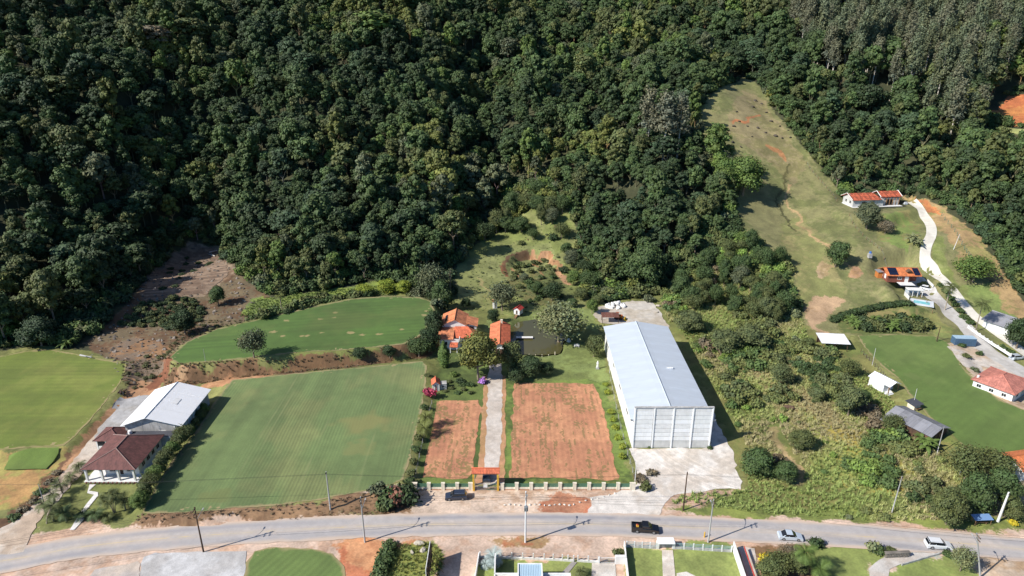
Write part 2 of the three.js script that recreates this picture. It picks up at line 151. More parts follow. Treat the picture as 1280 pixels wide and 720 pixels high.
// ---------------------------------------------------------------- the land: one sheet out to the horizon, its soils painted in metres
const GX0 = -260, GX1 = 268, GD0 = 62, GD1 = 416;
const ZONES = [   // [daylight colour, polygon, second colour of its patches, how strong]
  ['#474a2c', [[-187.8,-170.9],[-153.3,-185.8],[-142.3,-191.1],[-123.2,-187.3],[-111.2,-221.8],[-79.5,-202.5],[-41.2,-237],[-11.3,-224.9],[17.9,-240.4],[33.8,-225],[66.2,-243.9],[89.6,-255.4],[94.7,-207.9],[123.8,-255.8],[171.7,-214],[239,-194.9],[573.8,-568.7],[-602.1,-620]], '#3a3f22', 0.8],
  ['#77684e', [[-132.1,-194.6],[-131.8,-214.1],[-138.1,-248.6],[-141.8,-274.3],[-137.2,-283.4],[-125.9,-284.5],[-108.8,-252.2],[-97.3,-238.5],[-85.3,-227.6],[-83.6,-213.7],[-91.9,-195.3],[-96.9,-185.1],[-97.4,-175.9],[-98.3,-172.7],[-104,-164],[-111.7,-170.8],[-111.7,-179.5],[-127.1,-185.8]], '#6b5038', 0.9],
  ['#a08a72', [[-140,-247.6],[-141.3,-273.1],[-137.1,-283],[-125.9,-284.5],[-104.3,-241.4],[-108.3,-228.6],[-119,-224.1],[-127,-217.9]], '#846a52', 0.8],
  ['#7e6c5a', [[-123.7,-188.3],[-120.2,-198.1],[-104.7,-191.8],[-96.7,-173.1],[-101.8,-164.1],[-105.3,-162.9],[-110.9,-178]], '#94704f', 0.8],
  ['#64813c', [[-92.8,-216.6],[-91.5,-227.3],[-80.1,-229.1],[-69.9,-234.3],[-59.3,-239.1],[-41.9,-241.5],[-35.4,-237.6],[-40.5,-232],[-57.5,-230.3],[-70.1,-223.5],[-83.4,-213]], '#7e9a3a', 0.6],
  ['#74823e', [[-22.8,-228.2],[-20.7,-259.3],[-13.7,-284.1],[0,-301.7],[18,-304.9],[26.5,-296.7],[27.6,-278.5],[26,-247.7],[26.8,-225],[16.4,-216.7],[0,-214.7],[-11.1,-221.4]], '#868a4c', 0.7],
  ['#6c7d3c', [[-8.5,-160],[-9.1,-173.2],[-8,-211.4],[0,-214.7],[16.9,-225],[29.2,-221.4],[27.9,-188.1],[26.6,-168.6],[13.4,-169.5],[0,-168.6]], '#7b914a', 0.6],
  ['#5f6c34', slump, '#7a7444', 0.8],
  ['#7c8548', [[-24.8,-252],[-13.1,-268],[0,-276.6],[16.8,-277.3],[19.3,-262.6],[0,-253.2],[-8.7,-232.2],[-16.9,-224.8]], '#8c9254', 0.5],
  ['#6e553c', band([[-1.9,-251],[-2.6,-261.6],[0,-269.3],[4,-272.2],[8,-273.9]], 2.2), '#8c5a3a', 0.6],
  ['#b48a66', band([[8,-273.9],[12.6,-271.6],[16.4,-269.1],[18.6,-261.3],[19.9,-252.4],[21,-241.5]], 2.4), '#98714e', 0.6],
  ['#ae7c58', band([[1.3,-261.5],[3.1,-254.1],[4.9,-248.8]], 1.2), '#8c6a44', 0.5],
  ['#ae7c58', band([[9.2,-267.2],[10.9,-259.6],[12.5,-252.3]], 1.2), '#8c6a44', 0.5],
  ['#a89a68', band([[-13.6,-251.1],[-10.2,-241.3],[-8.1,-230.8],[-6.1,-220.8]], 1.1), '#8a8a50', 0.6],
  ['#5d7a33', [[-20.8,-123.8],[-21.7,-143.2],[-20.4,-162.1],[-22.3,-188],[-9.7,-188.1],[0,-190.8],[0,-160],[0,-126]], '#4b6629', 0.5],
  ['#6b8a38', [[-2.6,-124.9],[-2.7,-168.6],[26.9,-170.9],[27.5,-152.2],[27.1,-125.2]], '#4f6b2b', 0.5],
  ['#868256', [[88.1,-342.4],[94.5,-358.4],[108.8,-381.1],[134,-413.7],[137.4,-390.7],[135.9,-345.8],[141.6,-321.9],[144,-298.1],[146.6,-273.6],[169.8,-286.4],[165.8,-243.6],[166.6,-214.3],[160.6,-196.4],[144.5,-186.8],[131.5,-185.4],[133.7,-197.7],[109.8,-197.7],[99.7,-194.6],[94.7,-207.9],[97.4,-215.2],[91,-255],[90.4,-275.7],[97.7,-294.7],[98.1,-306.5],[86,-309.9]], '#70743f', 0.9],
  ['#948761', [[126.2,-389.7],[134.2,-379.7],[133.8,-339.1],[136.4,-317],[125.6,-305.9],[119.2,-321.6],[107.7,-329.1],[102.6,-339.9],[112.2,-362.8]], '#837c50', 0.7],
  ['#7f8047', [[121.2,-282.8],[121.6,-250.3],[114,-216.4],[99.2,-212.8],[101.9,-241],[110.3,-274.7]], '#958c5c', 0.6],
  ['#b8794e', [[107.2,-346],[115.2,-350.7],[125.5,-360.5],[125,-357.5],[115.5,-348.7],[107.5,-344]], '#a0704a', 0.5],
  ['#c08a5c', [[119.4,-332.2],[124.1,-331],[127.8,-327.8],[129.2,-323.7],[127.6,-323.1],[124.3,-326.4],[119.4,-329.6]], '#a8784e', 0.5],
  ['#4c4c2a', band([[130.1,-321.6],[125.6,-315.3],[119.9,-304],[115.8,-295.3],[114.4,-286.1],[114.5,-277.4],[114.6,-267.3]], 1.1), '#5c5832', 0.5],
  ['#b0946a', band([[123.4,-305.7],[119.4,-295.4],[118.8,-285.5],[118.5,-272.2],[119.2,-259.6],[120.1,-251],[121.3,-243.5],[121.8,-236]], 1.3), '#a08a60', 0.6],
  ['#b59c78', [[113,-239.9],[117,-241.3],[118.5,-237.7],[115,-233.2],[110.9,-232.6]], '#a08a62', 0.5],
  ['#b08a6a', [[122.7,-236.8],[125,-235.4],[127,-231.9],[123.4,-230.1],[120.9,-232.3]], '#a8845c', 0.5],
  ['#6e8a40', [[144.9,-269.9],[163.3,-277.3],[163.5,-267.4],[154.7,-249.8],[147.5,-245.1],[139.9,-251.4]], '#8a8250', 0.6],
  ['#76833f', [[161.6,-255.6],[162.4,-248.7],[156.1,-229.9],[160.3,-212.5],[168.9,-205.3],[156.7,-186.9],[151,-197],[150.6,-219.4],[152.5,-236.9]], '#8a9050', 0.5],
  ['#708a42', [[158.1,-225.7],[167.9,-226.1],[170.3,-207.5],[161.5,-194],[156.4,-203.8],[155.2,-215.2]], '#7d9448', 0.5],
  ['#a98d62', [[171.1,-296.1],[177.5,-276.8],[176.9,-247.9],[173.9,-226.1],[171.6,-209.5],[161.5,-194],[164.2,-208],[167.1,-227.1],[162.3,-233.8],[164.4,-243.8],[164.1,-260.1],[168.7,-278]], '#8d8450', 0.9],
  ['#c4824e', [[173,-291.1],[174.4,-283.5],[175.3,-271.1],[173.7,-270.5],[171.3,-278.1]], '#b8754a', 0.5],
  ['#b99a78', [[97.9,-215.2],[104.9,-221],[112.7,-221.2],[114.3,-217.3],[107.5,-213.6],[98.3,-203.6],[102.2,-194.6],[99,-193],[96.6,-202.6]], '#a98a64', 0.6],
  ['#5a6b30', [[105.4,-208.2],[118.2,-213.6],[133.5,-215.2],[138.8,-209.6],[134,-199.2],[121.7,-198.9],[109.8,-197.7],[103.8,-198.3]], '#8a8050', 0.7],
  ['#8f8d52', [[134.5,-209.5],[140.9,-210],[139.1,-194],[133.1,-196.5]], '#7a8a45', 0.6],
  ['#c8854c', [[228.1,-339.5],[246.5,-353.9],[259,-351.1],[240.2,-319.6],[232.3,-328.6]], '#bd6f45', 0.7],
  ['#a2ab60', [[224.5,-329.3],[240.2,-319.6],[236.5,-313.4],[225.2,-323.5]], '#8a9050', 0.5],
  ['#7f7c46', [[56.2,-245.5],[66.2,-243.9],[92.6,-260.8],[101.9,-241],[94.7,-207.9],[98.6,-192],[105.2,-185.4],[102.1,-158.6],[102.6,-150.1],[104.3,-139.4],[107.7,-129.9],[109,-126],[102,-115.5],[92.4,-111.9],[73.9,-111.9],[52,-113.6],[31.3,-115.5],[35.7,-120.6],[50,-122.7],[51.8,-131.7],[50.9,-144.6],[53.1,-168.4],[52.1,-204.9]], '#6a7a36', 1],
  ['#9a8a5c', [[70,-187.2],[81,-198.1],[89,-192.5],[88,-172.5],[82.1,-144.4],[70.2,-144],[67.7,-159.4]], '#7d7a44', 0.9],
  ['#8a9144', [[73.1,-151.4],[85.9,-144.3],[91.4,-126],[79.9,-120.6],[66.8,-126]], '#a8974a', 0.8],
  ['#b39a70', [[63.2,-146.3],[65.7,-146.6],[64.9,-137.5],[65.4,-131.6],[62.9,-123.3],[61,-122.7],[63.1,-130.2],[62.4,-137.6]], '#9a8a5c', 0.5],
  ['#6e7f37', [[29.7,-114.3],[35.2,-118.5],[53.3,-117.5],[75.7,-115.5],[103.3,-112.6],[100.1,-108],[73.4,-111],[51.7,-112.8]], '#82913f', 0.7],
  ['#8a6a4c', [[-98.3,-172.7],[-91.3,-171.3],[-72.7,-175.5],[-50.9,-179.5],[-31.9,-183.7],[-26.8,-190.9],[-23.6,-193.4],[-24.9,-182.8],[-33,-181.7],[-45.8,-176],[-58.7,-173.1],[-72.4,-172.9],[-84,-169.3],[-95.3,-164.1]], '#74583c', 1],
  ['#b5855f', [[-84,-169.3],[-72.7,-173.8],[-66.2,-174.8],[-68.7,-169],[-76.5,-166.3],[-87,-164.9]], '#c89a70', 0.5],
  ['#b98a66', [[-98.6,-162],[-94.7,-170.6],[-91.4,-172.5],[-89.2,-171.2],[-94.1,-168.4],[-94.9,-163.2]], '#c9a37a', 0.6],
  ['#b98d68', [[-105,-162.2],[-106.5,-171.4],[-98.5,-168.4],[-91.3,-159.9],[-98.2,-138.1],[-99.2,-131.9],[-95.4,-115.5],[-102,-102],[-105,-102],[-102,-115.5],[-102.9,-133.4],[-102.6,-146.1]], '#a77e5a', 0.7],
  ['#84543a', [[-99.9,-172.9],[-95.5,-181.9],[-93.2,-180.9],[-97.1,-170.1],[-99.7,-164.1],[-102,-166.6]], '#6e4a34', 0.6],
  ['#a89c58', [[-128.9,-134.3],[-104.3,-135.6],[-103.4,-131.9],[-102.9,-126],[-102.3,-118.5],[-113.3,-113.1]], '#b8905c', 0.8],
  ['#7a5a40', [[-111.5,-110.7],[-103.6,-113.1],[-102.3,-118.5],[-102.3,-126.6],[-104.4,-134.7],[-103.2,-135.3],[-99.2,-123.3],[-99.4,-115.5],[-100.7,-108.9],[-106.6,-104.1]], '#63482f', 0.7],
  ['#838a4a', [[-96.6,-109.8],[-99.4,-121.9],[-100.1,-134.9],[-80.9,-126],[-76.3,-124.3],[-74.6,-113.9],[-77.1,-111.9],[-85.8,-110.3],[-94.1,-108.5]], '#77803e', 0.6],
  ['#d6bba6', [[-112.6,-104.1],[-100.1,-108],[-86.7,-111.9],[-75.4,-112.1],[-51.9,-113.4],[-26.2,-115],[-19.9,-116.5],[-19,-123.3],[27.7,-123.3],[34.5,-122.7],[50,-122.7],[31.3,-115.5],[95,-109.8],[103.9,-108.9],[118.2,-107.1],[104.8,-90.7],[-102,-90.7]], '#cba88e', 0.7],
  ['#d4bda8', [[-42.1,-122.7],[-20.8,-123.8],[13.9,-123.8],[13,-114],[0,-114],[-22.8,-114]], '#b89a80', 0.5],
  ['#c48a6a', [[6.7,-119.3],[11.1,-121.1],[16,-119.3],[17.3,-115.5],[8.2,-114.5],[5.8,-116.7]], '#b96f4f', 0.5],
  ['#a98a62', [[0,-108.9],[2.4,-109.6],[7.8,-108],[4.6,-106.2],[-2.3,-106.7],[-4.4,-108]], '#b0714f', 0.6],
  ['#d39a6e', [[-34.8,-106.2],[-26.6,-108],[-17.2,-108],[-15.5,-106.2],[-21.5,-105.4],[-24,-102],[-24.4,-94.3],[-29.8,-94.3],[-30.4,-101]], '#c78a60', 0.5],
  ['#c9805c', [[-33.9,-104.5],[-32.2,-105],[-28,-101],[-24.7,-94.3],[-28.3,-94.3],[-30.9,-100.8]], '#b8704c', 0.5],
  ['#72863a', [[-24.7,-94.3],[-24.3,-102],[-22.8,-105.8],[-19.4,-107.1],[-14.7,-106.9],[-12.8,-104.1],[-12.7,-97.1],[-14.2,-94.3]], '#91953f', 0.9],
  ['#8fa050', [[21.6,-105.8],[43.8,-105.4],[42.2,-94.3],[20.1,-94.3]], '#7f9248', 0.5],
  ['#7d9446', [[-6,-102],[18,-102],[16.7,-94.3],[-6.2,-94.3]], '#8a9a4e', 0.5],
  ['#86994a', [[57,-105.8],[68.4,-105.4],[69.3,-102],[63.8,-94.3],[52.4,-94.3]], '#759044', 0.5],
  ['#7f9546', [[70,-100.4],[79.4,-103.3],[87.5,-104.1],[85,-94.3],[66.3,-94.3]], '#8a9a4c', 0.5],
  ['#a47a58', [[46.8,-105.4],[50.1,-105.8],[57.2,-106.2],[52.4,-94.3],[43.9,-94.3]], '#8a6a48', 0.6],
  ['#a8b0a0', [[70.2,-104.5],[74,-105.8],[79.9,-104.1],[71.4,-100.8],[69.7,-102]], '#b0a090', 0.3],
  ['#c8b39c', [[79.8,-108],[100.5,-104.1],[93.5,-94.3],[82.2,-94.3],[85.8,-102]], '#b89a7a', 0.6],
  ['#9c8f78', [[106.3,-129],[118.4,-129.9],[106,-111.9],[98.7,-113.1],[96.2,-115.5]], '#8a8060', 0.7],
  ['#c9b49a', [[131.8,-190.8],[137.6,-191.4],[138.9,-179.7],[137.4,-159.3],[130.6,-149.9],[126.3,-155.7],[127.7,-166.1],[129.2,-175.3],[131.7,-183.3]], '#b89a78', 0.5],
  ['#987859', [[-76,-111.8],[-74.2,-113.7],[-52.5,-115.6],[-33.6,-119.5],[-24.1,-122.9],[-20.7,-122.7],[-19.9,-116.5],[-26.3,-115.5],[-32.7,-114.8],[-51.6,-112.6],[-64.1,-111.5],[-74.9,-110.7]], '#836448', 1],
];
const calm = (h) => { let n = parseInt(h.slice(1), 16), r = n >> 16, g = (n >> 8) & 255, b = n & 255; if (g > r) { r += 0.45 * (g - r); b += 0.12 * (g - b); } return `rgb(${r | 0},${g},${b | 0})`; };   // grass in this light leans to yellow
const groundMap = (() => {
  const W = 2048, Hh = Math.round(W * (GD1 - GD0) / (GX1 - GX0)), cv = document.createElement('canvas'), cw = document.createElement('canvas'); cv.width = cw.width = W; cv.height = cw.height = Hh;
  const a = cv.getContext('2d'), b = cw.getContext('2d'), X = (x) => (x - GX0) / (GX1 - GX0) * W, Y = (z) => (-z - GD0) / (GD1 - GD0) * Hh;
  a.fillStyle = '#8a8a52'; b.fillStyle = '#74783f'; a.fillRect(0, 0, W, Hh); b.fillRect(0, 0, W, Hh);
  for (const [c, p, c2] of ZONES) for (const [q, col] of [[a, c], [b, c2]]) { q.fillStyle = calm(col); q.beginPath(); p.forEach(([x, z], i) => (i ? q.lineTo(X(x), Y(z)) : q.moveTo(X(x), Y(z)))); q.fill(); }
  const A = a.getImageData(0, 0, W, Hh).data, B = b.getImageData(0, 0, W, Hh).data, r = rng(5), s = (GX1 - GX0) / W;
  return dataTex(W, Hh, (i, j) => {
    const x = i * s, y = j * s, w1 = noise(x / 5, y / 5), w2 = noise(x / 5 + 40, y / 5 + 9);
    const wx = 1.6 * w1 + 0.7 * noise(x / 1.4, y / 1.4) + (r() - 0.5) * 0.7, wy = 1.6 * w2 + 0.7 * noise(x / 1.4 + 70, y / 1.4) + (r() - 0.5) * 0.7;
    const ii = Math.max(0, Math.min(W - 1, Math.round(i + wx / s))), jj = Math.max(0, Math.min(Hh - 1, Math.round(j + wy / s))), o = (jj * W + ii) * 4;
    const m = sst(-0.18, 0.3, fbm(x / 9, y / 9, 3) + 0.35 * noise(x / 0.9, y / 0.9)), g = 1 + 0.2 * fbm(x / 3 + 5, y / 3, 3) + (r() - 0.5) * 0.16;
    return alb([(A[o] + (B[o] - A[o]) * m) * g, (A[o + 1] + (B[o + 1] - A[o + 1]) * m) * g, (A[o + 2] + (B[o + 2] - A[o + 2]) * m) * g]);
  });
})();
groundMap.wrapS = groundMap.wrapT = THREE.ClampToEdgeWrapping;
{
  const axis = (list) => { const o = []; for (const [a, b, s] of list) for (let v = a; v < b - 1e-6; v += s) o.push(v); o.push(list[list.length - 1][1]); return o; };
  const X = axis([[-2400, -800, 200], [-800, -420, 38], [-420, -260, 5], [-260, -120, 2.4], [-120, 60, 1.5], [60, 200, 2], [200, 420, 5], [420, 800, 38], [800, 2400, 200]]);
  const D = axis([[-800, 0, 100], [0, 90, 10], [90, 240, 1.5], [240, 285, 1.1], [285, 300, 2.2], [300, 420, 3], [420, 640, 6], [640, 1000, 24], [1000, 2800, 150]]);
  const n = X.length, pos = new Float32Array(n * D.length * 3), uv = new Float32Array(n * D.length * 2), idx = [];
  D.forEach((d, j) => X.forEach((x, i) => { const o = j * n + i; pos[3 * o] = x; pos[3 * o + 1] = gy(x, -d); pos[3 * o + 2] = -d; uv[2 * o] = (x - GX0) / (GX1 - GX0); uv[2 * o + 1] = (d - GD0) / (GD1 - GD0); if (i && j) idx.push(o - n - 1, o - n, o, o - n - 1, o, o - 1); }));
  const g = new THREE.BufferGeometry(); g.setAttribute('position', new THREE.BufferAttribute(pos, 3)); g.setAttribute('uv', new THREE.BufferAttribute(uv, 2)); g.setIndex(idx); g.computeVertexNormals();
  struct('ground', g, new THREE.MeshStandardMaterial({ map: groundMap, roughness: 0.95, side: THREE.DoubleSide }));
}
const grain = dataTex(256, 256, (() => { const r = rng(9); return (x, y) => { const v = 128 + 60 * (r() - 0.5) + 50 * noise(x / 6, y / 6); return [v, v, v]; }; })(), { srgb: false, repeat: [0.25, 0.25] });
const rough = (map, o = {}) => new THREE.MeshStandardMaterial({ map, roughness: 0.95, side: THREE.DoubleSide, ...o });
// ---------------------------------------------------------------- turf fields: mown lines, dry patches, worn spots
function turf(name, poly, px, base, dry, { stripe = 0, tracks = [], streak = 0.05, dir = 0, gap = 1.1, spots = [], warm = 0.5, lift = 0.06, rough: rg = 0.3, band: bd = 0, bdir = 0, seed = 0 } = {}) {
  const r = rng(31 + seed), c = Math.cos(dir), s = Math.sin(dir), cb = Math.cos(bdir), sb = Math.sin(bdir);
  const map = placeTex(poly, 0.11, (x, z) => {
    let k = 1 + 0.07 * fbm(x / 2.2, z / 2.2, 3) + 0.10 * fbm(x / 14 + seed, z / 14, 2) + (r() - 0.5) * 0.10;
    const u = x * c + z * s + 0.25 * noise(x / 9, z / 9); if (stripe) k *= 1 + stripe * Math.sin(u * 2 * Math.PI / gap) * (0.55 + 0.8 * noise(x / 11 + 4, z / 11));
    if (streak) k *= 1 + streak * noise(u / 2.6 + seed * 9, (z * c - x * s) / 55) + streak * 0.7 * noise(u / 0.9, (z * c - x * s) / 30 + 7);
    if (bd) k *= 1 + bd * Math.tanh(3 * Math.sin((x * cb + z * sb) * 2 * Math.PI / 9));
    let col = mul3(mix3(base, dry, warm * sst(-0.1, 0.45, fbm(x / 13 + 20 + seed, z / 13, 3) + 0.15 * noise(x / 1.5, z / 3))), k);
    for (const tx of tracks) { const d = Math.abs(x - tx - 0.3 * noise(z / 12, tx)); if (d < 0.4) col = mix3(col, [150, 152, 104], 0.3 * (1 - d / 0.4) * (0.7 + noise(z / 5, tx))); }
    const ed = edgeDist(poly, x, z); if (ed < 1.6 && name !== 'turf_strip') col = mix3(col, [172, 152, 112], 0.85 * sst(0.75 + 0.7 * noise(x / 2.3, z / 2.3) + 0.4 * noise(x / 0.6, z / 0.6), 0.1, ed));
    for (const [sx, sz, sr, sc, st = 0.9] of spots) { const d = Math.hypot(x - sx, (z - sz) * 1.2) / sr + 0.35 * noise(x * 1.7 / Math.max(1, sr / 2), z * 1.7 / Math.max(1, sr / 2)); if (d < 1) col = mix3(col, sc, st * sst(1, 0.4, d)); }
    return col;
  });
  return struct(name, sheet(poly, { lift, rough: rg, seed: seed + 2 }), rough(map));
}
turf('turf_field', lowerField, 0.11, [110, 128, 78], [138, 138, 88], { stripe: 0.05, dir: 0.0, gap: 0.78, warm: 0.5, seed: 1, streak: 0.05, tracks: [-60, -58.4, -45.5, -33], spots: [[...[-36.5,-146.4], 8, [150, 138, 84], 0.55], [...[-35.8,-136.2], 5, [146, 138, 84], 0.4], [...[-62,-118.9], 5, [120, 120, 70], 0.4]] });
turf('turf_field', upperField, 0.11, [84, 111, 50], [110, 122, 64], { stripe: 0.03, dir: 1.4, gap: 2.4, warm: 0.35, seed: 2, rough: 0.35, spots: [[-49.7,-192.9], [-45.7,-191.2], [-40.6,-191.8], [-34.3,-195.3], [-58.5,-192.9], [-62.6,-190.6], [-63.8,-190.6], [-73.7,-193.5], [-69.9,-190.6], [-72.1,-201.9], [-61.7,-203.2], [-57.4,-204.4], [-58,-208.3], [-28.2,-209.6], [-28.6,-206.3], [-82,-188.4]].map((p, i) => [...p, [1.5, 1.2, 1.3, 1.1, 0.9, 1.2, 1][i % 7], [170, 150, 105], 0.85]).concat([[...[-53.8,-202.5], 14, [104, 110, 60], 0.35]]) });
turf('turf_field', leftField, 0.14, [112, 126, 52], [136, 140, 68], { stripe: 0.03, dir: 1.57, gap: 1.8, warm: 0.6, seed: 3, band: 0.012, bdir: 1.5 });
turf('turf_field', rightField, 0.11, [96, 118, 56], [118, 134, 72], { stripe: 0.012, streak: 0.03, dir: 0.9, gap: 1.6, warm: 0.45, seed: 4, rough: 0.5, spots: [[...[111.6,-170.6], 3, [112, 126, 70], 0.5]] });
turf('turf_field', [[-48.2,-94.3],[-49.4,-101],[-49.1,-104.3],[-45.3,-105.4],[-38,-105],[-34,-103.7],[-31.7,-101.4],[-28.9,-94.3]], 0.1, [104, 124, 66], [130, 128, 74], { stripe: 0.04, dir: 0.5, gap: 1.3, seed: 5 });
turf('turf_strip', [[-113.9,-129.3],[-115.7,-133.9],[-111.7,-135.7],[-105.2,-136.1],[-104.6,-132.6],[-104.6,-129.6]], 0.1, [108, 130, 58], [120, 136, 66], { seed: 6, rough: 0.15, lift: 0.3 });
// ---------------------------------------------------------------- ploughed plots, gravel, drives, roads
const patch = (name, poly, a, b, o = {}) => { const { px = 0.12, k = 0.12, sc = 6, fn, ...rest } = o, r = rng(poly.length * 13 + name.length); const map = placeTex(poly, px, (x, z) => { let c = mix3(a, b, sst(-0.25, 0.35, fbm(x / sc, z / sc, 3) + 0.2 * noise(x / 0.8, z / 0.8))); c = mul3(c, 1 + k * fbm(x / 1.1 + 3, z / 1.1, 3) + (r() - 0.5) * k); return fn ? fn(c, x, z) : c; }); return struct(name, sheet(poly, rest), rough(map)); };
const rows = (c, x, z) => { const g = noise(x * 1.6, z * 0.25) + 0.6 * noise(x * 3, z * 2); if (g > 0.55) return mix3(c, [120, 110, 66], 0.55); const w = noise(x / 3 + 9, z / 5); return w > 0.45 && noise(x * 2, z * 2) > 0.1 ? mix3(c, [110, 112, 60], 0.5) : mul3(c, 1 + 0.03 * Math.sin(x * 5.2 + noise(x, z / 6))); };
patch('ploughed_soil', [[-20.1,-159.6],[-8.9,-160],[-8.1,-156],[-8.6,-128.9],[-9.9,-126.3],[-19.8,-126.9],[-20,-138.1],[-20,-148.4]], [203, 146, 108], [188, 130, 98], { rough: 0.35, fn: rows });
patch('ploughed_soil', [[0.7,-169.1],[13.3,-169.1],[22.2,-168.6],[23.3,-163.4],[23.6,-150.3],[23.6,-136.5],[23.4,-126.3],[-0.4,-126.6],[0,-144.9]], [203, 146, 108], [188, 131, 98], { rough: 0.4, fn: rows });
patch('terrace_soil', [[-139.5,-249],[-141.1,-271.6],[-137.2,-281.5],[-126.6,-283.3],[-106.6,-244.5],[-108.1,-229.6],[-118.7,-225.3],[-126.3,-219.1]], [146, 124, 104], [122, 100, 82], { rough: 0.8, lift: 0.12, step: 2, sc: 4, fn: (c, x, z) => mul3(c, 1 + 0.13 * Math.sin((z + 0.25 * x) * 2.4 + 2 * noise(x / 9, z / 9)) * (0.6 + noise(x / 5, z / 5))) });
patch('soil_verge', [[-7.7,-173.2],[-1.8,-173.2],[-1.6,-144.9],[-1.7,-124.9],[-8,-124.9],[-7.8,-144.9]], [200, 150, 112], [178, 140, 96], { rough: 0.3, lift: 0.045 });
patch('driveway', [[-6.9,-183],[-3.1,-184],[-2.5,-160],[-2.8,-138.1],[-3.1,-124.4],[-6.1,-124.4],[-6.3,-141.4],[-6.7,-164.2]], [216, 205, 193], [200, 187, 173], { rough: 0.3, lift: 0.075 });
patch('gravel_forecourt', [[15.6,-114.8],[16.4,-120.1],[22.2,-121.4],[27.8,-124.4],[28,-130.4],[27.5,-137.8],[47,-138.1],[50.4,-155.2],[51.6,-152.9],[51.3,-143.1],[51.9,-138.1],[50.5,-128.9],[50.9,-125.2],[49.3,-122.7],[41.3,-122.5],[33.5,-120.1],[31,-117.5],[29.7,-114.3],[22.9,-114.8]], [226, 218, 208], [208, 196, 182], { rough: 0.5, lift: 0.07, sc: 3, fn: (c, x, z) => { const q = Math.abs(Math.hypot(x - 62, z + 150) - 30) ; return q < 4 && Math.sin(q * 4) > 0.6 ? mul3(c, 1.05) : c; } });
patch('gravel_yard', [[29.3,-222.1],[42.8,-227.8],[49.6,-226.2],[50.8,-216.5],[51.8,-206.1],[49.3,-203.8],[29.7,-208.9],[27.7,-215.3]], [206, 198, 186], [190, 178, 160], { rough: 0.5, lift: 0.1, step: 2 });
patch('gravel_yard', [[-103.1,-153.6],[-104.1,-160.3],[-97.8,-162.4],[-90.2,-159.9],[-83.3,-144.9],[-90.6,-138.1],[-97.8,-138.1],[-101.4,-143.1]], [184, 182, 180], [168, 164, 158], { rough: 0.4, lift: 0.12, step: 2, sc: 4 });
patch('farm_track', [[-102.7,-156.7],[-99.9,-162.4],[-96.8,-152.1],[-97.2,-139.8],[-96.1,-131.9],[-95.8,-123.3],[-95.5,-113.1],[-92.9,-104.1],[-102,-102],[-104.8,-105.8],[-100.1,-112.6],[-99.9,-122.7],[-100.8,-136.2],[-102.3,-148.3]], [212, 198, 182], [194, 172, 150], { rough: 0.4, lift: 0.1, step: 2 });
patch('gravel_pad', [[-66,-94.3],[-69.1,-101],[-69.3,-102.6],[-67.7,-103.7],[-60.9,-104.1],[-50.6,-104.3],[-49.8,-102.4],[-48.2,-94.3]], [206, 204, 202], [190, 186, 182], { rough: 0.2, lift: 0.07, sc: 3 });
patch('gravel_pad', [[-76.5,-94.3],[-76.9,-99.6],[-70.2,-101.4],[-69.1,-101],[-66.3,-94.3]], [190, 180, 172], [206, 190, 174], { rough: 0.3, lift: 0.06 });
const roadLine = smooth([[-190, -82], [-130, -95.5], ...[[-95.7,-101.6],[-82.9,-105.3],[-68.6,-107.6],[-50.6,-109.5],[-25.6,-111.3],[0,-111.9],[25.6,-111.4],[50.6,-109.7],[71.9,-107.9],[97.9,-104.7]], [150, -92]], 5);
patch('road', band(roadLine, 6.9), [188, 181, 176], [202, 190, 180], { px: 0.14, rough: 0.22, lift: 0.09, k: 0.06, sc: 10, fn: (c, x, z) => {
  let best = 1e9, side = 0; for (let i = 1; i < roadLine.length; i++) { const a = roadLine[i - 1], b = roadLine[i], l2 = (b[0] - a[0]) ** 2 + (b[1] - a[1]) ** 2, t = Math.min(1, Math.max(0, ((x - a[0]) * (b[0] - a[0]) + (z - a[1]) * (b[1] - a[1])) / l2)), dx = x - a[0] - t * (b[0] - a[0]), dz = z - a[1] - t * (b[1] - a[1]), d = Math.hypot(dx, dz); if (d < best) { best = d; side = dz > 0 ? 1 : -1; } }
  const s = best * side; let o = c;
  const dust = sst(2.2, 3.4, best + 0.4 * noise(x / 3, z / 3)); o = mix3(o, [214, 190, 168], dust * 0.9);          // sand blown onto the edges
  const worn = Math.exp(-(((Math.abs(s) - 1.9) / 0.85) ** 2)); o = mix3(o, [158, 156, 160], worn * 0.55 * (0.7 + 0.6 * noise(x / 14, s)));   // worn wheel lanes
  if (s < -1 && x > -22 && x < 30) o = mix3(o, [140, 140, 146], 0.35 * Math.exp(-(((s + 2) / 0.5) ** 2)) * (0.6 + noise(x / 2, z)));
  if (best < 0.16) o = mix3(o, [214, 192, 150], 0.35 + 0.4 * noise(x / 2, z / 2)); else if (best < 0.7) o = mix3(o, [196, 180, 164], 0.4);
  return o; } });
const hillRoad = smooth([[170.8,-288.9],[169.1,-278.1],[167,-267.6],[159.8,-252.8],[154.5,-245.7],[151.5,-239.9],[152,-235.6],[151.8,-227.7],[152.3,-221.7],[152.3,-214.5],[152,-207.9],[153.3,-200.8],[154.1,-191],[154.1,-179.8]], 4);
patch('concrete_road', band(hillRoad, 3.5), [226, 221, 208], [212, 205, 192], { rough: 0.04, lift: 0.16, step: 2, k: 0.05 });
const lane = smooth([[142.4,-232.1],[145.6,-230],[144.2,-219.4],[145,-211.7],[146,-204.9],[144.3,-194.4],[143.5,-186.8],[144.8,-179.1],[144.2,-165.9]], 4);
patch('lane', band(lane, 4.2, 6), [200, 196, 190], [186, 180, 172], { rough: 0.2, lift: 0.14, step: 2, k: 0.07 });
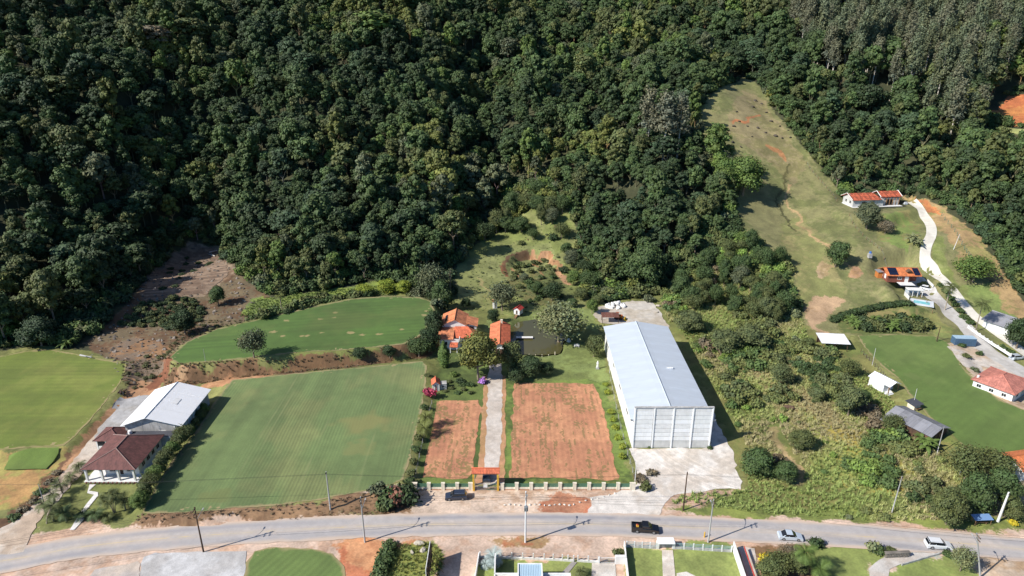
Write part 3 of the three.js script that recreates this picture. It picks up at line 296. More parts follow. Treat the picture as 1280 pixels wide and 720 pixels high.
patch('gravel_yard', [[132.4,-188.6],[140.9,-194.5],[140.9,-186.8],[144.8,-179.1],[144.2,-169.1],[139.7,-162.6],[139.6,-173.8],[136.3,-178.3],[128.2,-161.8],[127.2,-165.2],[129.1,-174.4]], [206, 196, 184], [190, 168, 144], { rough: 0.4, lift: 0.1, step: 2 });
const water = new THREE.MeshPhysicalMaterial({ color: new THREE.Color(0.08, 0.075, 0.03), roughness: 0.06, side: THREE.DoubleSide });
struct('pond_water', sheet([[-0.8,-204.9],[2.1,-211.2],[7.5,-213.2],[13.4,-211.9],[18.1,-210],[17.2,-200.6],[14.3,-187.7],[9.6,-186.6],[3.6,-187.1],[-0.7,-187.1]], { flat: -0.35, lift: 0, rough: 0.3 }), water);
// ---------------------------------------------------------------- building materials
const weather = (c, k = 0.12, seed = 1, sc = 1) => dataTex(256, 256, (() => { const r = rng(seed); return (x, y) => alb(mul3(c, 1 + k * (noise(x / 40 * sc + seed, y / 40 * sc) + 0.7 * noise(x / 11, y / 60) + 0.6 * (r() - 0.5)))); })(), { repeat: [1 / 6, 1 / 6] });
const rgb = (h) => { const n = parseInt(h.slice(1), 16); return [n >> 16, (n >> 8) & 255, n & 255]; };
const wm = (css, k, seed, o = {}) => new THREE.MeshStandardMaterial({ map: weather(rgb(css), k, seed), roughness: 0.85, side: THREE.DoubleSide, ...o });
function tileMat(css, k, seed, row = 0.4, col = 0.25) {   // fired roof tiles: single tiles differ in tone, rows lap over one another
  const r = rng(seed), tone = new Float32Array(4096).map(() => r() - 0.5), c = rgb(css), n = 16;
  const map = dataTex(256, 256, (x, y) => alb(mul3(c, 1 + k * (1.3 * tone[((y >> 4) * n + (x >> 4)) & 4095] + 0.8 * noise(x / 50 + seed, y / 50) + 0.5 * noise(x / 9, y / 30))))), bump = dataTex(256, 256, (x, y) => { const v = 255 * (0.35 + 0.4 * Math.sin((x & 15) / 16 * Math.PI) + 0.25 * ((y & 15) / 16)); return [v, v, v]; }, { srgb: false });
  map.repeat.set(1 / (n * col), 1 / (n * row)); bump.repeat.copy(map.repeat);
  return new THREE.MeshStandardMaterial({ map, bumpMap: bump, bumpScale: 0.05, roughness: 0.8, side: THREE.DoubleSide });
}
function ribMat(css, k, seed, o = {}, pitch = 0.3) {   // trapezoidal roof sheets
  const c = rgb(css), map = dataTex(256, 256, (x, y) => { const s = (x >> 6) & 3; return alb(mul3(c, 1 + k * (0.2 * noise(x / 70 + seed, y / 60) + 0.3 * noise(s * 3.3 + seed, (y >> 7) * 1.7) + 0.3 * noise(x / 4, y / 90)))); });
  const bump = dataTex(64, 4, (x) => { const p = (x & 15) / 16, v = 255 * (p < 0.25 ? 1 : p < 0.35 ? (0.35 - p) * 10 : p > 0.9 ? (p - 0.9) * 10 : 0); return [v, v, v]; }, { srgb: false }); map.repeat.set(1 / 5, 1 / 9); bump.repeat.set(1 / (4 * pitch), 1);
  return new THREE.MeshStandardMaterial({ map, bumpMap: bump, bumpScale: 0.03, roughness: 0.5, metalness: 0, side: THREE.DoubleSide, ...o });
}
const MT = {
  white: wm('#f3f1ec', 0.05, 3), cream: wm('#f0e4cc', 0.08, 4), grey: wm('#b4b2ae', 0.10, 5), concrete: wm('#eeedea', 0.035, 6), paleConcrete: wm('#fdfdfb', 0.03, 7), darkConcrete: wm('#d2d1cc', 0.05, 8), blueWall: wm('#dfe7ee', 0.05, 9),
  orange: tileMat('#d98a60', 0.16, 11), orangeRed: tileMat('#d8724e', 0.14, 12), vivid: tileMat('#d47c4a', 0.14, 13), maroon: tileMat('#704741', 0.14, 14), salmon: tileMat('#c07c6c', 0.14, 15), oldOrange: tileMat('#b05a3e', 0.3, 16),
  metal: ribMat('#d6dfe8', 0.06, 21), metalWarm: ribMat('#ffffff', 0.03, 22), metalGrey: ribMat('#9b9ba0', 0.12, 23), fibre: ribMat('#8d8d92', 0.22, 24), darkRoof: ribMat('#55565c', 0.15, 25), lightBlue: ribMat('#b4cfe0', 0.06, 26), blue: ribMat('#5f7f9c', 0.10, 27, {}, 0.28), rust: ribMat('#7a5244', 0.3, 28),
  wood: wm('#8a6a4a', 0.25, 31), darkWood: wm('#5d4636', 0.25, 32), brownWall: wm('#8a4f3e', 0.12, 33), stone: wm('#8f877c', 0.3, 34), yellow: M('#e3b13c'), green: M('#557f66', { roughness: 0.7 }), steel: M('#9aa0a4', { roughness: 0.5, metalness: 0.4 }), dark: M('#2b2c2e'), black: M('#16171a', { roughness: 0.4 }),
  glass: new THREE.MeshPhysicalMaterial({ color: new THREE.Color(0.02, 0.025, 0.03), roughness: 0.08, side: THREE.DoubleSide }), solar: new THREE.MeshPhysicalMaterial({ color: new THREE.Color(0.012, 0.016, 0.035), roughness: 0.22, clearcoat: 0.6, side: THREE.DoubleSide }),
  red: M('#c8453a'), pink: M('#c9a0c8'), pool: new THREE.MeshPhysicalMaterial({ color: C('#8fd6de'), roughness: 0.06 }), paving: wm('#dfe3e6', 0.1, 36), pavingWarm: wm('#ddd0c2', 0.12, 37),
};
// ---------------------------------------------------------------- walls, roofs, openings (all in the house's own axes)
function walls(p, x0, x1, z0, z1, h, mat, t = 0.2, y = 0, label) { const w = x1 - x0, d = z1 - z0, cx = (x0 + x1) / 2, cz = (z0 + z1) / 2; part('wall', metreUV(box(w, h, t, cx, y, z1 - t / 2)), mat, p, label); part('wall', metreUV(box(w, h, t, cx, y, z0 + t / 2)), mat, p, label); part('wall', metreUV(box(t, h, d - 2 * t, x0 + t / 2, y, cz)), mat, p, label); part('wall', metreUV(box(t, h, d - 2 * t, x1 - t / 2, y, cz)), mat, p, label); }
function gableWall(p, x0, x1, z, h, rise, mat, t = 0.2, xr = (x0 + x1) / 2) { const g = new THREE.ExtrudeGeometry(new THREE.Shape([new THREE.Vector2(x0, h), new THREE.Vector2(x1, h), new THREE.Vector2(xr, h + rise)]), { depth: t, bevelEnabled: false }); part('gable', metreUV(g.translate(0, 0, z - t / 2)), mat, p); }
function roofZ(p, x0, x1, z0, z1, h, rise, mat, { over = 0.5, xr = (x0 + x1) / 2, t = 0.12, cap = true, mats, verge } = {}) {   // ridge along z
  const sl = rise / (xr - x0), sr = rise / (x1 - xr), a = x0 - over, b = x1 + over, f = z1 + over, k = z0 - over, top = h + rise + 0.1;
  const left = part('roof_slope', slab([V(a, h - over * sl + 0.1, f), V(xr - 0.004, top, f), V(xr - 0.004, top, k), V(a, h - over * sl + 0.1, k)], t), mats?.[0] ?? mat, p);
  const right = part('roof_slope', slab([V(xr + 0.004, top, f), V(b, h - over * sr + 0.1, f), V(b, h - over * sr + 0.1, k), V(xr + 0.004, top, k)], t), mats?.[1] ?? mat, p);
  if (cap) part('ridge_cap', rod(V(xr, top + 0.02, f + 0.03), V(xr, top + 0.02, k - 0.03), 0.13), mat, p);
  if (verge) for (const [ex, ey] of [[a, h - over * sl + 0.1], [b, h - over * sr + 0.1]]) part('verge', rod(V(ex, ey + 0.06, f + 0.02), V(xr, top + 0.09, f + 0.02), 0.09, 0.09, 5), verge, p);
  return [left, right];
}
function roofX(p, x0, x1, z0, z1, h, rise, mat, { over = 0.5, zr = (z0 + z1) / 2, t = 0.12, cap = true } = {}) {   // ridge along x
  const a = x0 - over, b = x1 + over, sf = rise / (z1 - zr), sb = rise / (zr - z0), top = h + rise + 0.1;
  part('roof_slope', slab([V(a, h - over * sf + 0.1, z1 + over), V(b, h - over * sf + 0.1, z1 + over), V(b, top, zr + 0.004), V(a, top, zr + 0.004)], t), mat, p);
  part('roof_slope', slab([V(a, top, zr - 0.004), V(b, top, zr - 0.004), V(b, h - over * sb + 0.1, z0 - over), V(a, h - over * sb + 0.1, z0 - over)], t), mat, p);
  if (cap) part('ridge_cap', rod(V(a - 0.03, top + 0.02, zr), V(b + 0.03, top + 0.02, zr), 0.13), mat, p);
}
function hipZ(p, x0, x1, z0, z1, h, rise, mat, { over = 0.6, in0, in1, t = 0.12, capMat } = {}) {   // ridge along z, hipped at both ends
  x0 -= over; x1 += over; z0 -= over; z1 += over; const xr = (x0 + x1) / 2, w = (x1 - x0) / 2, a = V(xr, h + rise, z1 - (in1 ?? w)), b = V(xr, h + rise, z0 + (in0 ?? w)), c = [V(x0, h, z1), V(x1, h, z1), V(x1, h, z0), V(x0, h, z0)];
  part('roof_slope', slab([c[0], c[1], a], t), mat, p); part('roof_slope', slab([c[1], c[2], b, a], t), mat, p); part('roof_slope', slab([c[2], c[3], b], t), mat, p); part('roof_slope', slab([c[3], c[0], a, b], t), mat, p);
  for (const [m, n] of [[c[0], a], [c[1], a], [c[2], b], [c[3], b], [a, b]]) part('ridge_cap', rod(m.clone().add(V(0, 0.03, 0)), n.clone().add(V(0, 0.03, 0)), 0.1), capMat ?? mat, p);
}
function opening(p, name, x, y, z, w, h, ry, pane = MT.glass, frame = MT.white) {   // a framed window or door standing 3 cm proud of its wall
  const f = 0.09, g = [box(w, f, 0.08, 0, -h / 2, 0), box(w, f, 0.08, 0, h / 2 - f, 0), box(f, h - 2 * f, 0.08, -w / 2 + f / 2, -h / 2 + f, 0), box(f, h - 2 * f, 0.08, w / 2 - f / 2, -h / 2 + f, 0)]; if (w > 1.1) g.push(box(0.06, h - 2 * f, 0.06, 0, -h / 2 + f, 0));
  const o = part(name, g, frame, p); o.position.set(x, y, z); o.rotation.y = ry; part(name === 'window' ? 'pane' : 'leaf', box(w - 2 * f, h - 2 * f, 0.03, 0, -h / 2 + f, -0.01), pane, o); return o;
}
const F = 0, R_ = Math.PI / 2, B_ = Math.PI, L_ = -Math.PI / 2;
// ---------------------------------------------------------------- the big warehouse right of the drive
{
  const w = 18.3, d = 52, p = thing('warehouse', 'long white warehouse with pale blue metal roof and concrete panel front', 'warehouse', [37.45, 0, -138.1]), x0 = -w / 2, x1 = w / 2;
  part('wall', metreUV(box(0.2, 7.3, d - 0.5, x0 + 0.1, 0, -d / 2 - 0.2)), MT.white, p); part('wall', metreUV(box(0.2, 7.3, d - 0.5, x1 - 0.1, 0, -d / 2 - 0.2)), MT.white, p); part('wall', metreUV(box(w - 0.4, 7.3, 0.2, 0, 0, -d + 0.1)), MT.white, p); gableWall(p, x0 + 0.2, x1 - 0.2, -d + 0.1, 7.3, 1.6, MT.white);
  const [l, r] = roofZ(p, x0, x1, -d, -0.85, 7.35, 1.65, MT.metal, { over: 0.65, t: 0.1 });
  for (let k = 1; k < 4; k++) for (const s of [-1, 1]) { const zz = -0.5 - k * 13; part('lap', slab([V(s * 0.15, 9.105, zz), V(s * (x1 + 0.6), 7.36, zz), V(s * (x1 + 0.6), 7.36, zz - 0.1), V(s * 0.15, 9.105, zz - 0.1)], 0.02), MT.metal, s < 0 ? l : r); }
  part('vent', box(1.6, 0.25, 0.5, 4.2, 8.36, -24), MT.metalWarm, r);
  const pw = (w - 0.02) / 4, ys = [0.05, 2.05, 3.2, 4.32, 5.45, 6.6, 7.75, 8.9, 10.05, 10.85], r0 = rng(4);
  const mats = [MT.paleConcrete, MT.concrete, wm('#fbfbf9', 0.03, 61), wm('#f4f4f1', 0.035, 62)];
  for (let b = 0; b < 4; b++) for (let k = 0; k < ys.length - 1; k++) { const h = ys[k + 1] - ys[k]; part('concrete_panel', metreUV(rbox(pw - 0.32, h - 0.1, 0.16, 0.02, x0 + (b + 0.5) * pw, ys[k], -0.12 + 0.012 * r0())), k === 0 ? MT.darkConcrete : k === 8 ? MT.concrete : mats[(r0() * 4) | 0], p); }
  for (let b = 0; b <= 4; b++) part('pilaster', rbox(0.3, 11, 0.5, 0.03, x0 + 0.17 + b * (w - 0.34) / 4, 0, -0.12), MT.paleConcrete, p);
  part('coping', metreUV(box(w + 0.1, 0.12, 0.62, 0, 11.003, -0.12)), MT.grey, p);
  for (const s of [-1, 1]) { const f = part('flood_lamp', [box(0.5, 0.06, 0.06, s * (x1 + 0.28), 7.6, -0.2), rbox(0.35, 0.3, 0.25, 0.03, s * (x1 + 0.6), 7.45, -0.2)], MT.steel, p); f.castShadow = true; }
  for (const [z, hh] of [[-9, 2], [-21, 2], [-33, 2], [-45, 2]]) opening(p, 'window', x0 - 0.03, 4.5, z, 3, 1, L_);
  opening(p, 'door', x1 + 0.03, 2, -12, 4, 4, R_, MT.metal);
}
{ // rusty lean-to behind it
  const [x, , z] = on([31,-208.9]), p = thing('lean_to', 'low rusty roofed lean-to behind the big warehouse', 'shed', [x + 1.5, gy(x, z), z - 1]);
  for (const a of [-2.6, 2.6]) for (const b of [-1.2, 1.2]) part('post', cyl(0.09, 0.09, 2.4, a, 0, b, 6), MT.darkWood, p);
  for (let k = 0; k < 5; k++) part('roof_sheet', slab([V(-2.9 + k * 1.16, 2.75 + (k % 2) * 0.02, -1.7), V(-2.9 + k * 1.16 + 1.14, 2.75 + (k % 2) * 0.02, -1.7), V(-2.9 + k * 1.16 + 1.14, 2.35 + (k % 2) * 0.02, 1.6), V(-2.9 + k * 1.16, 2.35 + (k % 2) * 0.02, 1.6)], 0.03), MT.rust, p);
}
// ---------------------------------------------------------------- left: white-roofed hall and the maroon-tiled house
{
  const p = thing('hall', 'grey walled hall with bright white two pitched roof beside the left drive', 'hall', [-85.2, 0.3, -140.6]);
  walls(p, -6.6, 6.6, -15.8, 0, 4.7, MT.grey); gableWall(p, -6.6, 6.6, -0.12, 4.7, 2.0, MT.grey, 0.2, -1); gableWall(p, -6.6, 6.6, -15.7, 4.7, 2.0, MT.grey, 0.2, -1);
  const [l, r] = roofZ(p, -6.6, 6.6, -15.8, 0, 4.7, 2.0, MT.metalWarm, { over: 0.7, xr: -1 });
  for (let k = 1; k < 4; k++) part('lap', slab([V(-0.8, 6.855, -k * 4), V(7.1, 4.73, -k * 4), V(7.1, 4.73, -k * 4 - 0.09), V(-0.8, 6.855, -k * 4 - 0.09)], 0.02), MT.paleConcrete, r);
  part('skylight', slab([V(1.6, 6.22, -7), V(2.9, 5.87, -7), V(2.9, 5.87, -9.5), V(1.6, 6.22, -9.5)], 0.03), MT.concrete, r);
  for (const z of [-2.2, -4.7, -7.2, -9.7]) opening(p, 'window', 6.63, 2.6, z, 1.9, 2.6, R_, MT.blueWall);
  opening(p, 'door', 2.2, 1.5, 0.03, 1.6, 2.8, F, MT.dark); part('pilaster', box(0.3, 4.5, 0.1, 5.2, 0, 0.06), MT.white, p);
}
{
  const p = thing('tiled_house', 'white house with dark maroon tiled hip roof and columned front porch', 'house', [-87.3, 0.3, -125]), h = 3.1;
  part('porch_floor', metreUV(box(11.8, 0.25, 13.2, 0, 0.02, -6.3)), MT.white, p);
  walls(p, -2.4, 5.1, -12.6, -2.2, h, MT.white, 0.2, 0.27); walls(p, -5, -2.404, -12.6, -6.4, h, MT.white, 0.2, 0.27);
  for (const x of [-5.3, -1.9, 1.7, 5.1]) part('column', [rbox(0.42, 2.8, 0.42, 0.03, x, 0.27, -0.15), box(0.6, 0.15, 0.6, x, 3.0, -0.15)], MT.white, p);
  part('beam', box(11.4, 0.3, 0.3, 0, 3.15, -0.15), MT.white, p);
  hipZ(p, -5.6, 5.6, -12.7, 0.05, h + 0.35, 2.5, MT.maroon, { over: 0.4, in1: 4.4, in0: 4.2, capMat: wm('#a0857c', 0.1, 41) });
  for (const x of [-0.6, 3.2]) opening(p, 'window', x, 1.7, -2.17, 1.7, 1.2, F); opening(p, 'door', 1.2, 1.35, -2.17, 0.9, 2.1, F, MT.darkWood);
  for (const z of [-4.2, -6.4, -8.6, -10.8]) opening(p, 'window', 5.13, 1.8, z, 1.3, 1.2, R_);
  for (let k = 0; k < 12; k++) part('planter', [cyl(0.16, 0.22, 0.3, -5.2 + k * 0.95, 0.0, 0.6, 8)], M('#7a4a3a'), p);
}
{
  const p = thing('tiled_annex', 'small maroon tiled outbuilding with open carport left of the porch house', 'outbuilding', [-94.3, 0.3, -137]);
  walls(p, -0.4, 2.8, -4.8, -0.6, 2.6, MT.white); for (const [x, z] of [[-2.7, -0.2], [-0.6, -0.2], [-2.7, -4.6]]) part('column', rbox(0.3, 2.6, 0.3, 0.02, x, 0, z), MT.white, p);
  part('wall', metreUV(box(2.1, 0.9, 0.15, -1.65, 0, -0.2)), MT.white, p); part('gate', box(1.7, 1.3, 0.05, -1.65, 0.92, -0.2), MT.dark, p);
  hipZ(p, -2.8, 2.9, -4.9, 0, 2.62, 1.5, MT.maroon, { over: 0.45, in1: 2.8, in0: 2.2 });
}
{
  const p = thing('linking_roof', 'flat dark grey roofed link between the maroon house and the white hall', 'outbuilding', [-85.3, 0.3, -137.9]);
  part('roof', slab([V(-5.6, 3.1, -2.1), V(5.6, 3.25, -2.1), V(5.6, 3.05, -0.25), V(-5.6, 2.9, -0.25)], 0.1), MT.darkRoof, p); walls(p, -5.2, 5.1, -2.05, -0.35, 2.8, MT.blueWall);
  opening(p, 'window', 5.13, 1.7, -1.2, 1, 1, R_); part('mast', [cyl(0.04, 0.03, 4, -1.4, 3, -1.2, 6), rod(V(-1.8, 6.2, -1.2), V(-1, 6.2, -1.2), 0.02)], MT.steel, p);
  part('water_tank', [cyl(0.5, 0.42, 0.7, -4.7, 3.05, -1.3, 14), cyl(0.44, 0.2, 0.15, -4.7, 3.752, -1.3, 14)], MT.paleConcrete, p);
}
// ---------------------------------------------------------------- centre: orange-roofed house, long garage, huts, gate
{
  const p = thing('villa', 'white two storey house under stepped orange tile roofs at the drive end', 'house', [-17.8, 0, -195.6]);
  walls(p, -3.8, 3.4, -8, 0, 5.8, MT.white); gableWall(p, -3.8, 3.4, -0.12, 5.8, 1.7, MT.white, 0.2, 0); gableWall(p, -3.8, 3.4, -7.9, 5.8, 1.7, MT.white, 0.2, 0);
  const [l] = roofZ(p, -3.8, 3.4, -8, 0, 5.8, 1.7, MT.orange, { over: 0.5, xr: 0, mats: [tileMat('#dd8a5c', 0.14, 51), MT.orange] });
  const sp = part('solar_panel', slab([V(-3.2, 6.29, -1.6), V(-2.5, 6.61, -1.6), V(-2.5, 6.61, -5.6), V(-3.2, 6.29, -5.6)], 0.05), MT.solar, l); sp.position.y = 0.05;
  walls(p, 3.41, 6.6, -6.2, -1.5, 5.0, MT.white); part('roof_slope', slab([V(3.0, 6.0, -0.8), V(7.1, 4.9, -0.8), V(7.1, 4.9, -6.8), V(3.0, 6.0, -6.8)]), MT.orange, p);
  walls(p, -4.2, 1.9, 0.01, 6.0, 3.6, MT.white); part('roof_slope', slab([V(-4.8, 3.75, 6.35), V(0, 3.75, 6.35), V(0, 4.9, 0.06), V(-4.8, 4.9, 0.06)]), MT.orange, p);
  part('roof_slope', slab([V(0.01, 3.35, 4.6), V(7.0, 3.35, 4.6), V(4.2, 5.2, 0.1), V(0.01, 5.2, 0.1)]), MT.orangeRed, p); part('roof_slope', slab([V(7.0, 3.35, 4.6), V(7.0, 3.35, -0.4), V(4.2, 5.2, 0.1)]), MT.orange, p);
  walls(p, 1.91, 6.2, 0.01, 4.0, 3.2, MT.white); part('porch_roof', slab([V(-1.0, 2.1, 8.4), V(1.4, 2.1, 8.4), V(1.4, 2.6, 6.1), V(-1.0, 2.6, 6.1)]), MT.orangeRed, p); for (const x of [-0.8, 1.2]) part('column', rbox(0.25, 2.05, 0.25, 0.02, x, 0, 8.2), MT.white, p);
  opening(p, 'window', -2.6, 2.2, 6.03, 1.6, 1.3, F); opening(p, 'window', 0.9, 1.7, 6.03, 0.9, 1.1, F); opening(p, 'door', 2.8, 1.2, 4.03, 1, 2.2, F, MT.darkWood); opening(p, 'window', 4.6, 1.8, 4.03, 1.3, 1.1, F); opening(p, 'window', 5.2, 4, -1.47, 1.6, 1.1, F); opening(p, 'window', 6.63, 3.8, -3.6, 1.4, 1.1, R_);
}
{
  const p = thing('garage', 'long orange tiled garage beside the pond at the drive end', 'garage', [-3.7, 0, -185]);
  walls(p, -2.7, 2.7, -15.6, 0, 3.5, MT.white); gableWall(p, -2.7, 2.7, -0.12, 3.5, 1.1, MT.white); gableWall(p, -2.7, 2.7, -15.5, 3.5, 1.1, MT.white);
  roofZ(p, -2.7, 2.7, -15.6, 0, 3.5, 1.1, MT.orange, { over: 0.5, mats: [tileMat('#dc8058', 0.14, 52), MT.orangeRed] }); part('chimney', [box(0.6, 1.2, 0.6, 0.4, 4.3, -14.6), box(0.75, 0.12, 0.75, 0.4, 5.502, -14.6)], MT.cream, p);
  opening(p, 'door', 0, 1.4, 0.03, 3.2, 2.7, F, MT.darkWood); for (const z of [-4, -9]) opening(p, 'window', -2.73, 1.8, z, 1.6, 1.1, L_);
}
function hut(name, label, cat, pos, w, d, h, rise, roof, wall, turn = 0) { const p = thing(name, label, cat, pos, turn); walls(p, -w / 2, w / 2, -d, 0, h, wall, 0.12); gableWall(p, -w / 2, w / 2, -0.07, h, rise, wall, 0.12); gableWall(p, -w / 2, w / 2, -d + 0.07, h, rise, wall, 0.12); roofZ(p, -w / 2, w / 2, -d, 0, h, rise, roof, { over: 0.3, t: 0.08 }); opening(p, 'door', 0, h * 0.45, 0.03, w * 0.34, h * 0.8, F, MT.darkWood); return p; }
{ const p = hut('garden_hut', 'tiny white hut with orange tile roof beside the left soil plot', 'hut', on([-20.6,-164.7]), 1.9, 2.6, 2.2, 0.7, MT.orangeRed, MT.white, 0.15); walls(p, 0.96, 2.9, -2.2, -0.4, 1.7, MT.grey, 0.12); part('flat_roof', box(2.0, 0.1, 1.9, 1.95, 1.702, -1.3), MT.grey, p); opening(p, 'window', 1.9, 1, -0.37, 0.8, 0.6, F); }
{ const p = hut('pond_hut', 'small white hut on stilts with red roof above the pond', 'hut', on([1.6,-214.1], 0.8), 2.2, 2.4, 1.9, 0.7, MT.red, MT.white, -0.5); for (const a of [-0.9, 0.9]) for (const b of [-0.3, -2.1]) part('stilt', cyl(0.1, 0.1, 1, a, -1, b, 6), MT.darkWood, p); part('ramp', slab([V(-0.4, 0, 0.05), V(0.4, 0, 0.05), V(0.4, -0.75, 1.6), V(-0.4, -0.75, 1.6)], 0.06), MT.wood, p); }
{ const p = hut('tower_hut', 'slim white turret hut with orange cap under the pale garden tree', 'hut', on([-5.8,-220.8]), 1.3, 1.3, 2.8, 0.6, MT.orange, MT.white, 0.2); }
{ // gate house and boundary fence
  const p = thing('gate_portal', 'red tiled gate portal on yellow posts across the soil drive', 'gate', [-5.6, 0, -122.7]);
  for (const x of [-2.6, 2.6]) { part('post', rbox(0.42, 4.2, 0.42, 0.03, x, 0, 0.25), MT.yellow, p); part('rear_post', rbox(0.36, 4.2, 0.36, 0.03, x, 0, -1.5), MT.white, p); }
  part('beam', [box(5.6, 0.25, 0.3, 0, 4.2, 0.25), box(5.6, 0.25, 0.3, 0, 4.2, -1.5)], MT.darkWood, p); roofX(p, -2.75, 2.75, -1.5, 0.2, 4.45, 0.55, MT.orangeRed, { over: 0.25 });
  for (const s of [-1, 1]) { const bars = []; for (let k = 0; k <= 11; k++) bars.push(box(0.035, 1.6, 0.035, s * (0.08 + k * 0.2), 0.1, 0.2)); for (const y of [0.12, 0.9, 1.68]) bars.push(box(2.25, 0.06, 0.04, s * 1.2, y, 0.2)); part('gate_leaf', bars, s < 0 ? MT.steel : MT.green, p); }
  part('notice', box(0.85, 0.75, 0.03, -0.1, 0.75, 0.25), MT.white, p);
}
function fenceRun(label, x0, n, gap, z, wide0, wide1) {
  const p = thing('panel_fence', label, 'fence', [x0, 0, z], 0, undefined);
  part('low_wall', metreUV(box(n * gap + 0.3, 0.68, 0.22, n * gap / 2, 0, 0)), MT.cream, p);
  for (let k = 0; k <= n; k++) { const w = k === 0 ? wide0 : k === n ? wide1 : 0.75; part('post', [rbox(w, 1.75, 0.42, 0.03, k * gap, 0, 0.05), box(w + 0.1, 0.08, 0.52, k * gap, 1.753, 0.05)], MT.cream, p); if (k < n) part('base_strip', box(gap - 0.8, 0.16, 0.05, (k + 0.5) * gap, 0.02, 0.14), M('#b0704a'), p); }
  for (let k = 0; k < n; k++) { const g = []; const x = (k + 0.5) * gap, w = gap - 0.8; for (let i = 0; i <= 24; i++) g.push(box(0.085, 0.92, 0.03, x - w / 2 + i * w / 24, 0.7, 0)); for (const y of [0.72, 1.1, 1.55]) g.push(box(w, 0.06, 0.05, x, y, 0)); part('mesh_panel', g, MT.green, p); }
}
fenceRun('cream post and green mesh fence left of the gate portal', -20.9, 4, 3.05, -122.7, 1.1, 1.3);
fenceRun('cream post and green mesh fence right of the gate portal', -2.1, 9, 3.11, -122.7, 0.8, 1.2);
// ---------------------------------------------------------------- right side: sheds along the turf, houses on the slope
{ const [x, , z] = on([96.1,-187.4]), p = thing('open_shed', 'open sided shed with flat white sheet roof at the turf corner', 'shed', [x + 1.2, gy(x, z), z], -0.12);
  for (const a of [-3.6, 0, 3.6]) for (const b of [0, -5.4]) part('post', cyl(0.12, 0.1, 2.9 - (b ? 0 : 0.25), a, 0, b, 7), MT.darkWood, p); for (let k = 0; k < 6; k++) part('roof_sheet', slab([V(-4.2 + k * 1.4, 2.75 + (k % 2) * 0.015, 0.6), V(-2.82 + k * 1.4, 2.75 + (k % 2) * 0.015, 0.6), V(-2.82 + k * 1.4, 3.15 + (k % 2) * 0.015, -6), V(-4.2 + k * 1.4, 3.15 + (k % 2) * 0.015, -6)], 0.04), MT.metalWarm, p); part('back_wall', metreUV(box(7.4, 2.6, 0.12, 0, 0, -5.6)), MT.darkWood, p);
  part('feed_trough', [box(2.2, 0.5, 0.6, -1.5, 0.3, -1), box(0.1, 0.3, 0.5, -2.4, 0, -1), box(0.1, 0.3, 0.5, -0.6, 0, -1)], MT.brownWall, p); }
{ const p = thing('white_shed', 'white sheet metal shed with front porch on the turf edge', 'shed', on([102.1,-162.2]), 0.42); walls(p, -1.9, 1.9, -6.2, -1.6, 2.6, MT.metalWarm, 0.1); gableWall(p, -1.9, 1.9, -1.66, 2.6, 0.8, MT.white, 0.1); gableWall(p, -1.9, 1.9, -6.14, 2.6, 0.8, MT.white, 0.1); roofZ(p, -1.9, 1.9, -6.2, 0, 2.6, 0.8, MT.metalWarm, { over: 0.35, t: 0.06 }); for (const a of [-1.8, 1.8]) part('post', box(0.18, 2.55, 0.18, a, 0, -0.1), MT.wood, p); opening(p, 'door', 0.4, 1.1, -1.57, 1, 2.1, F, MT.grey); part('slab', box(4.2, 0.1, 6.6, 0, -0.05, -3), MT.concrete, p); }
{ const p = thing('barn', 'weathered timber barn with grey patched sheet roof beside banana plants', 'barn', on([101.4,-140]), 0.52); walls(p, -3.4, 3.4, -11, -0.2, 2.7, MT.darkWood, 0.12); gableWall(p, -3.4, 3.4, -0.26, 2.7, 1.1, MT.darkWood, 0.1); gableWall(p, -3.4, 3.4, -10.9, 2.7, 1.1, MT.darkWood, 0.1);
  for (let k = 0; k < 5; k++) for (const s of [-1, 1]) { const a = 0.4 - k * 2.35, b = a - 2.33, m = [MT.fibre, MT.metalGrey, MT.fibre, MT.fibre, MT.metalGrey][(k + (s > 0)) % 5], y = 0.02 * (k % 2); part('roof_sheet', slab([V(s * 0.01, 3.92 + y, a), V(s * 4, 2.62 + y, a), V(s * 4, 2.62 + y, b), V(s * 0.01, 3.92 + y, b)], 0.05), m, p); }
  part('lean_roof', slab([V(-6.4, 2.1, -7.4), V(-3.9, 2.6, -7.4), V(-3.9, 2.6, -11), V(-6.4, 2.1, -11)], 0.05), MT.fibre, p); for (const z of [-7.6, -10.8]) part('post', cyl(0.1, 0.1, 2.1, -6.2, 0, z, 6), MT.wood, p); opening(p, 'door', 1, 1.1, -0.17, 1.6, 2.1, F, MT.wood, MT.darkWood); }
{ const p = thing('coop', 'tiny dark roofed coop between the white shed and the barn', 'hut', on([103.3,-152.9]), 0.4); walls(p, -1.1, 1.1, -2, 0, 1.3, MT.cream, 0.08); part('roof', slab([V(-1.7, 1.5, 0.5), V(1.7, 1.5, 0.5), V(1.7, 1.75, -2.5), V(-1.7, 1.75, -2.5)], 0.05), MT.darkRoof, p); part('perch', box(1.6, 0.1, 0.5, 0, 0.5, 0.4), MT.wood, p); }
{ const p = thing('container', 'blue ribbed shipping container beside the gravel lane', 'container', on([138.2,-191.1], 0.05), -0.08); const s = []; for (let k = 0; k < 22; k++) s.push(box(0.14, 2.3, 0.06, -2.94 + k * 0.28, 0.15, 1.22)); for (let k = 0; k < 8; k++) for (const x of [-3.03, 3.03]) s.push(box(0.06, 2.3, 0.14, x, 0.15, -1.05 + k * 0.3)); part('side_ribs', s, MT.blue, p); part('body', metreUV(rbox(6.02, 2.5, 2.4, 0.04, 0, 0.05, 0)), MT.blue, p); part('roof', metreUV(box(6.1, 0.06, 2.5, 0, 2.553, 0)), MT.lightBlue, p); for (const x of [-3, 3]) for (const z of [-1.2, 1.2]) part('corner_post', box(0.12, 2.55, 0.12, x, 0, z), M('#4a6580'), p); }
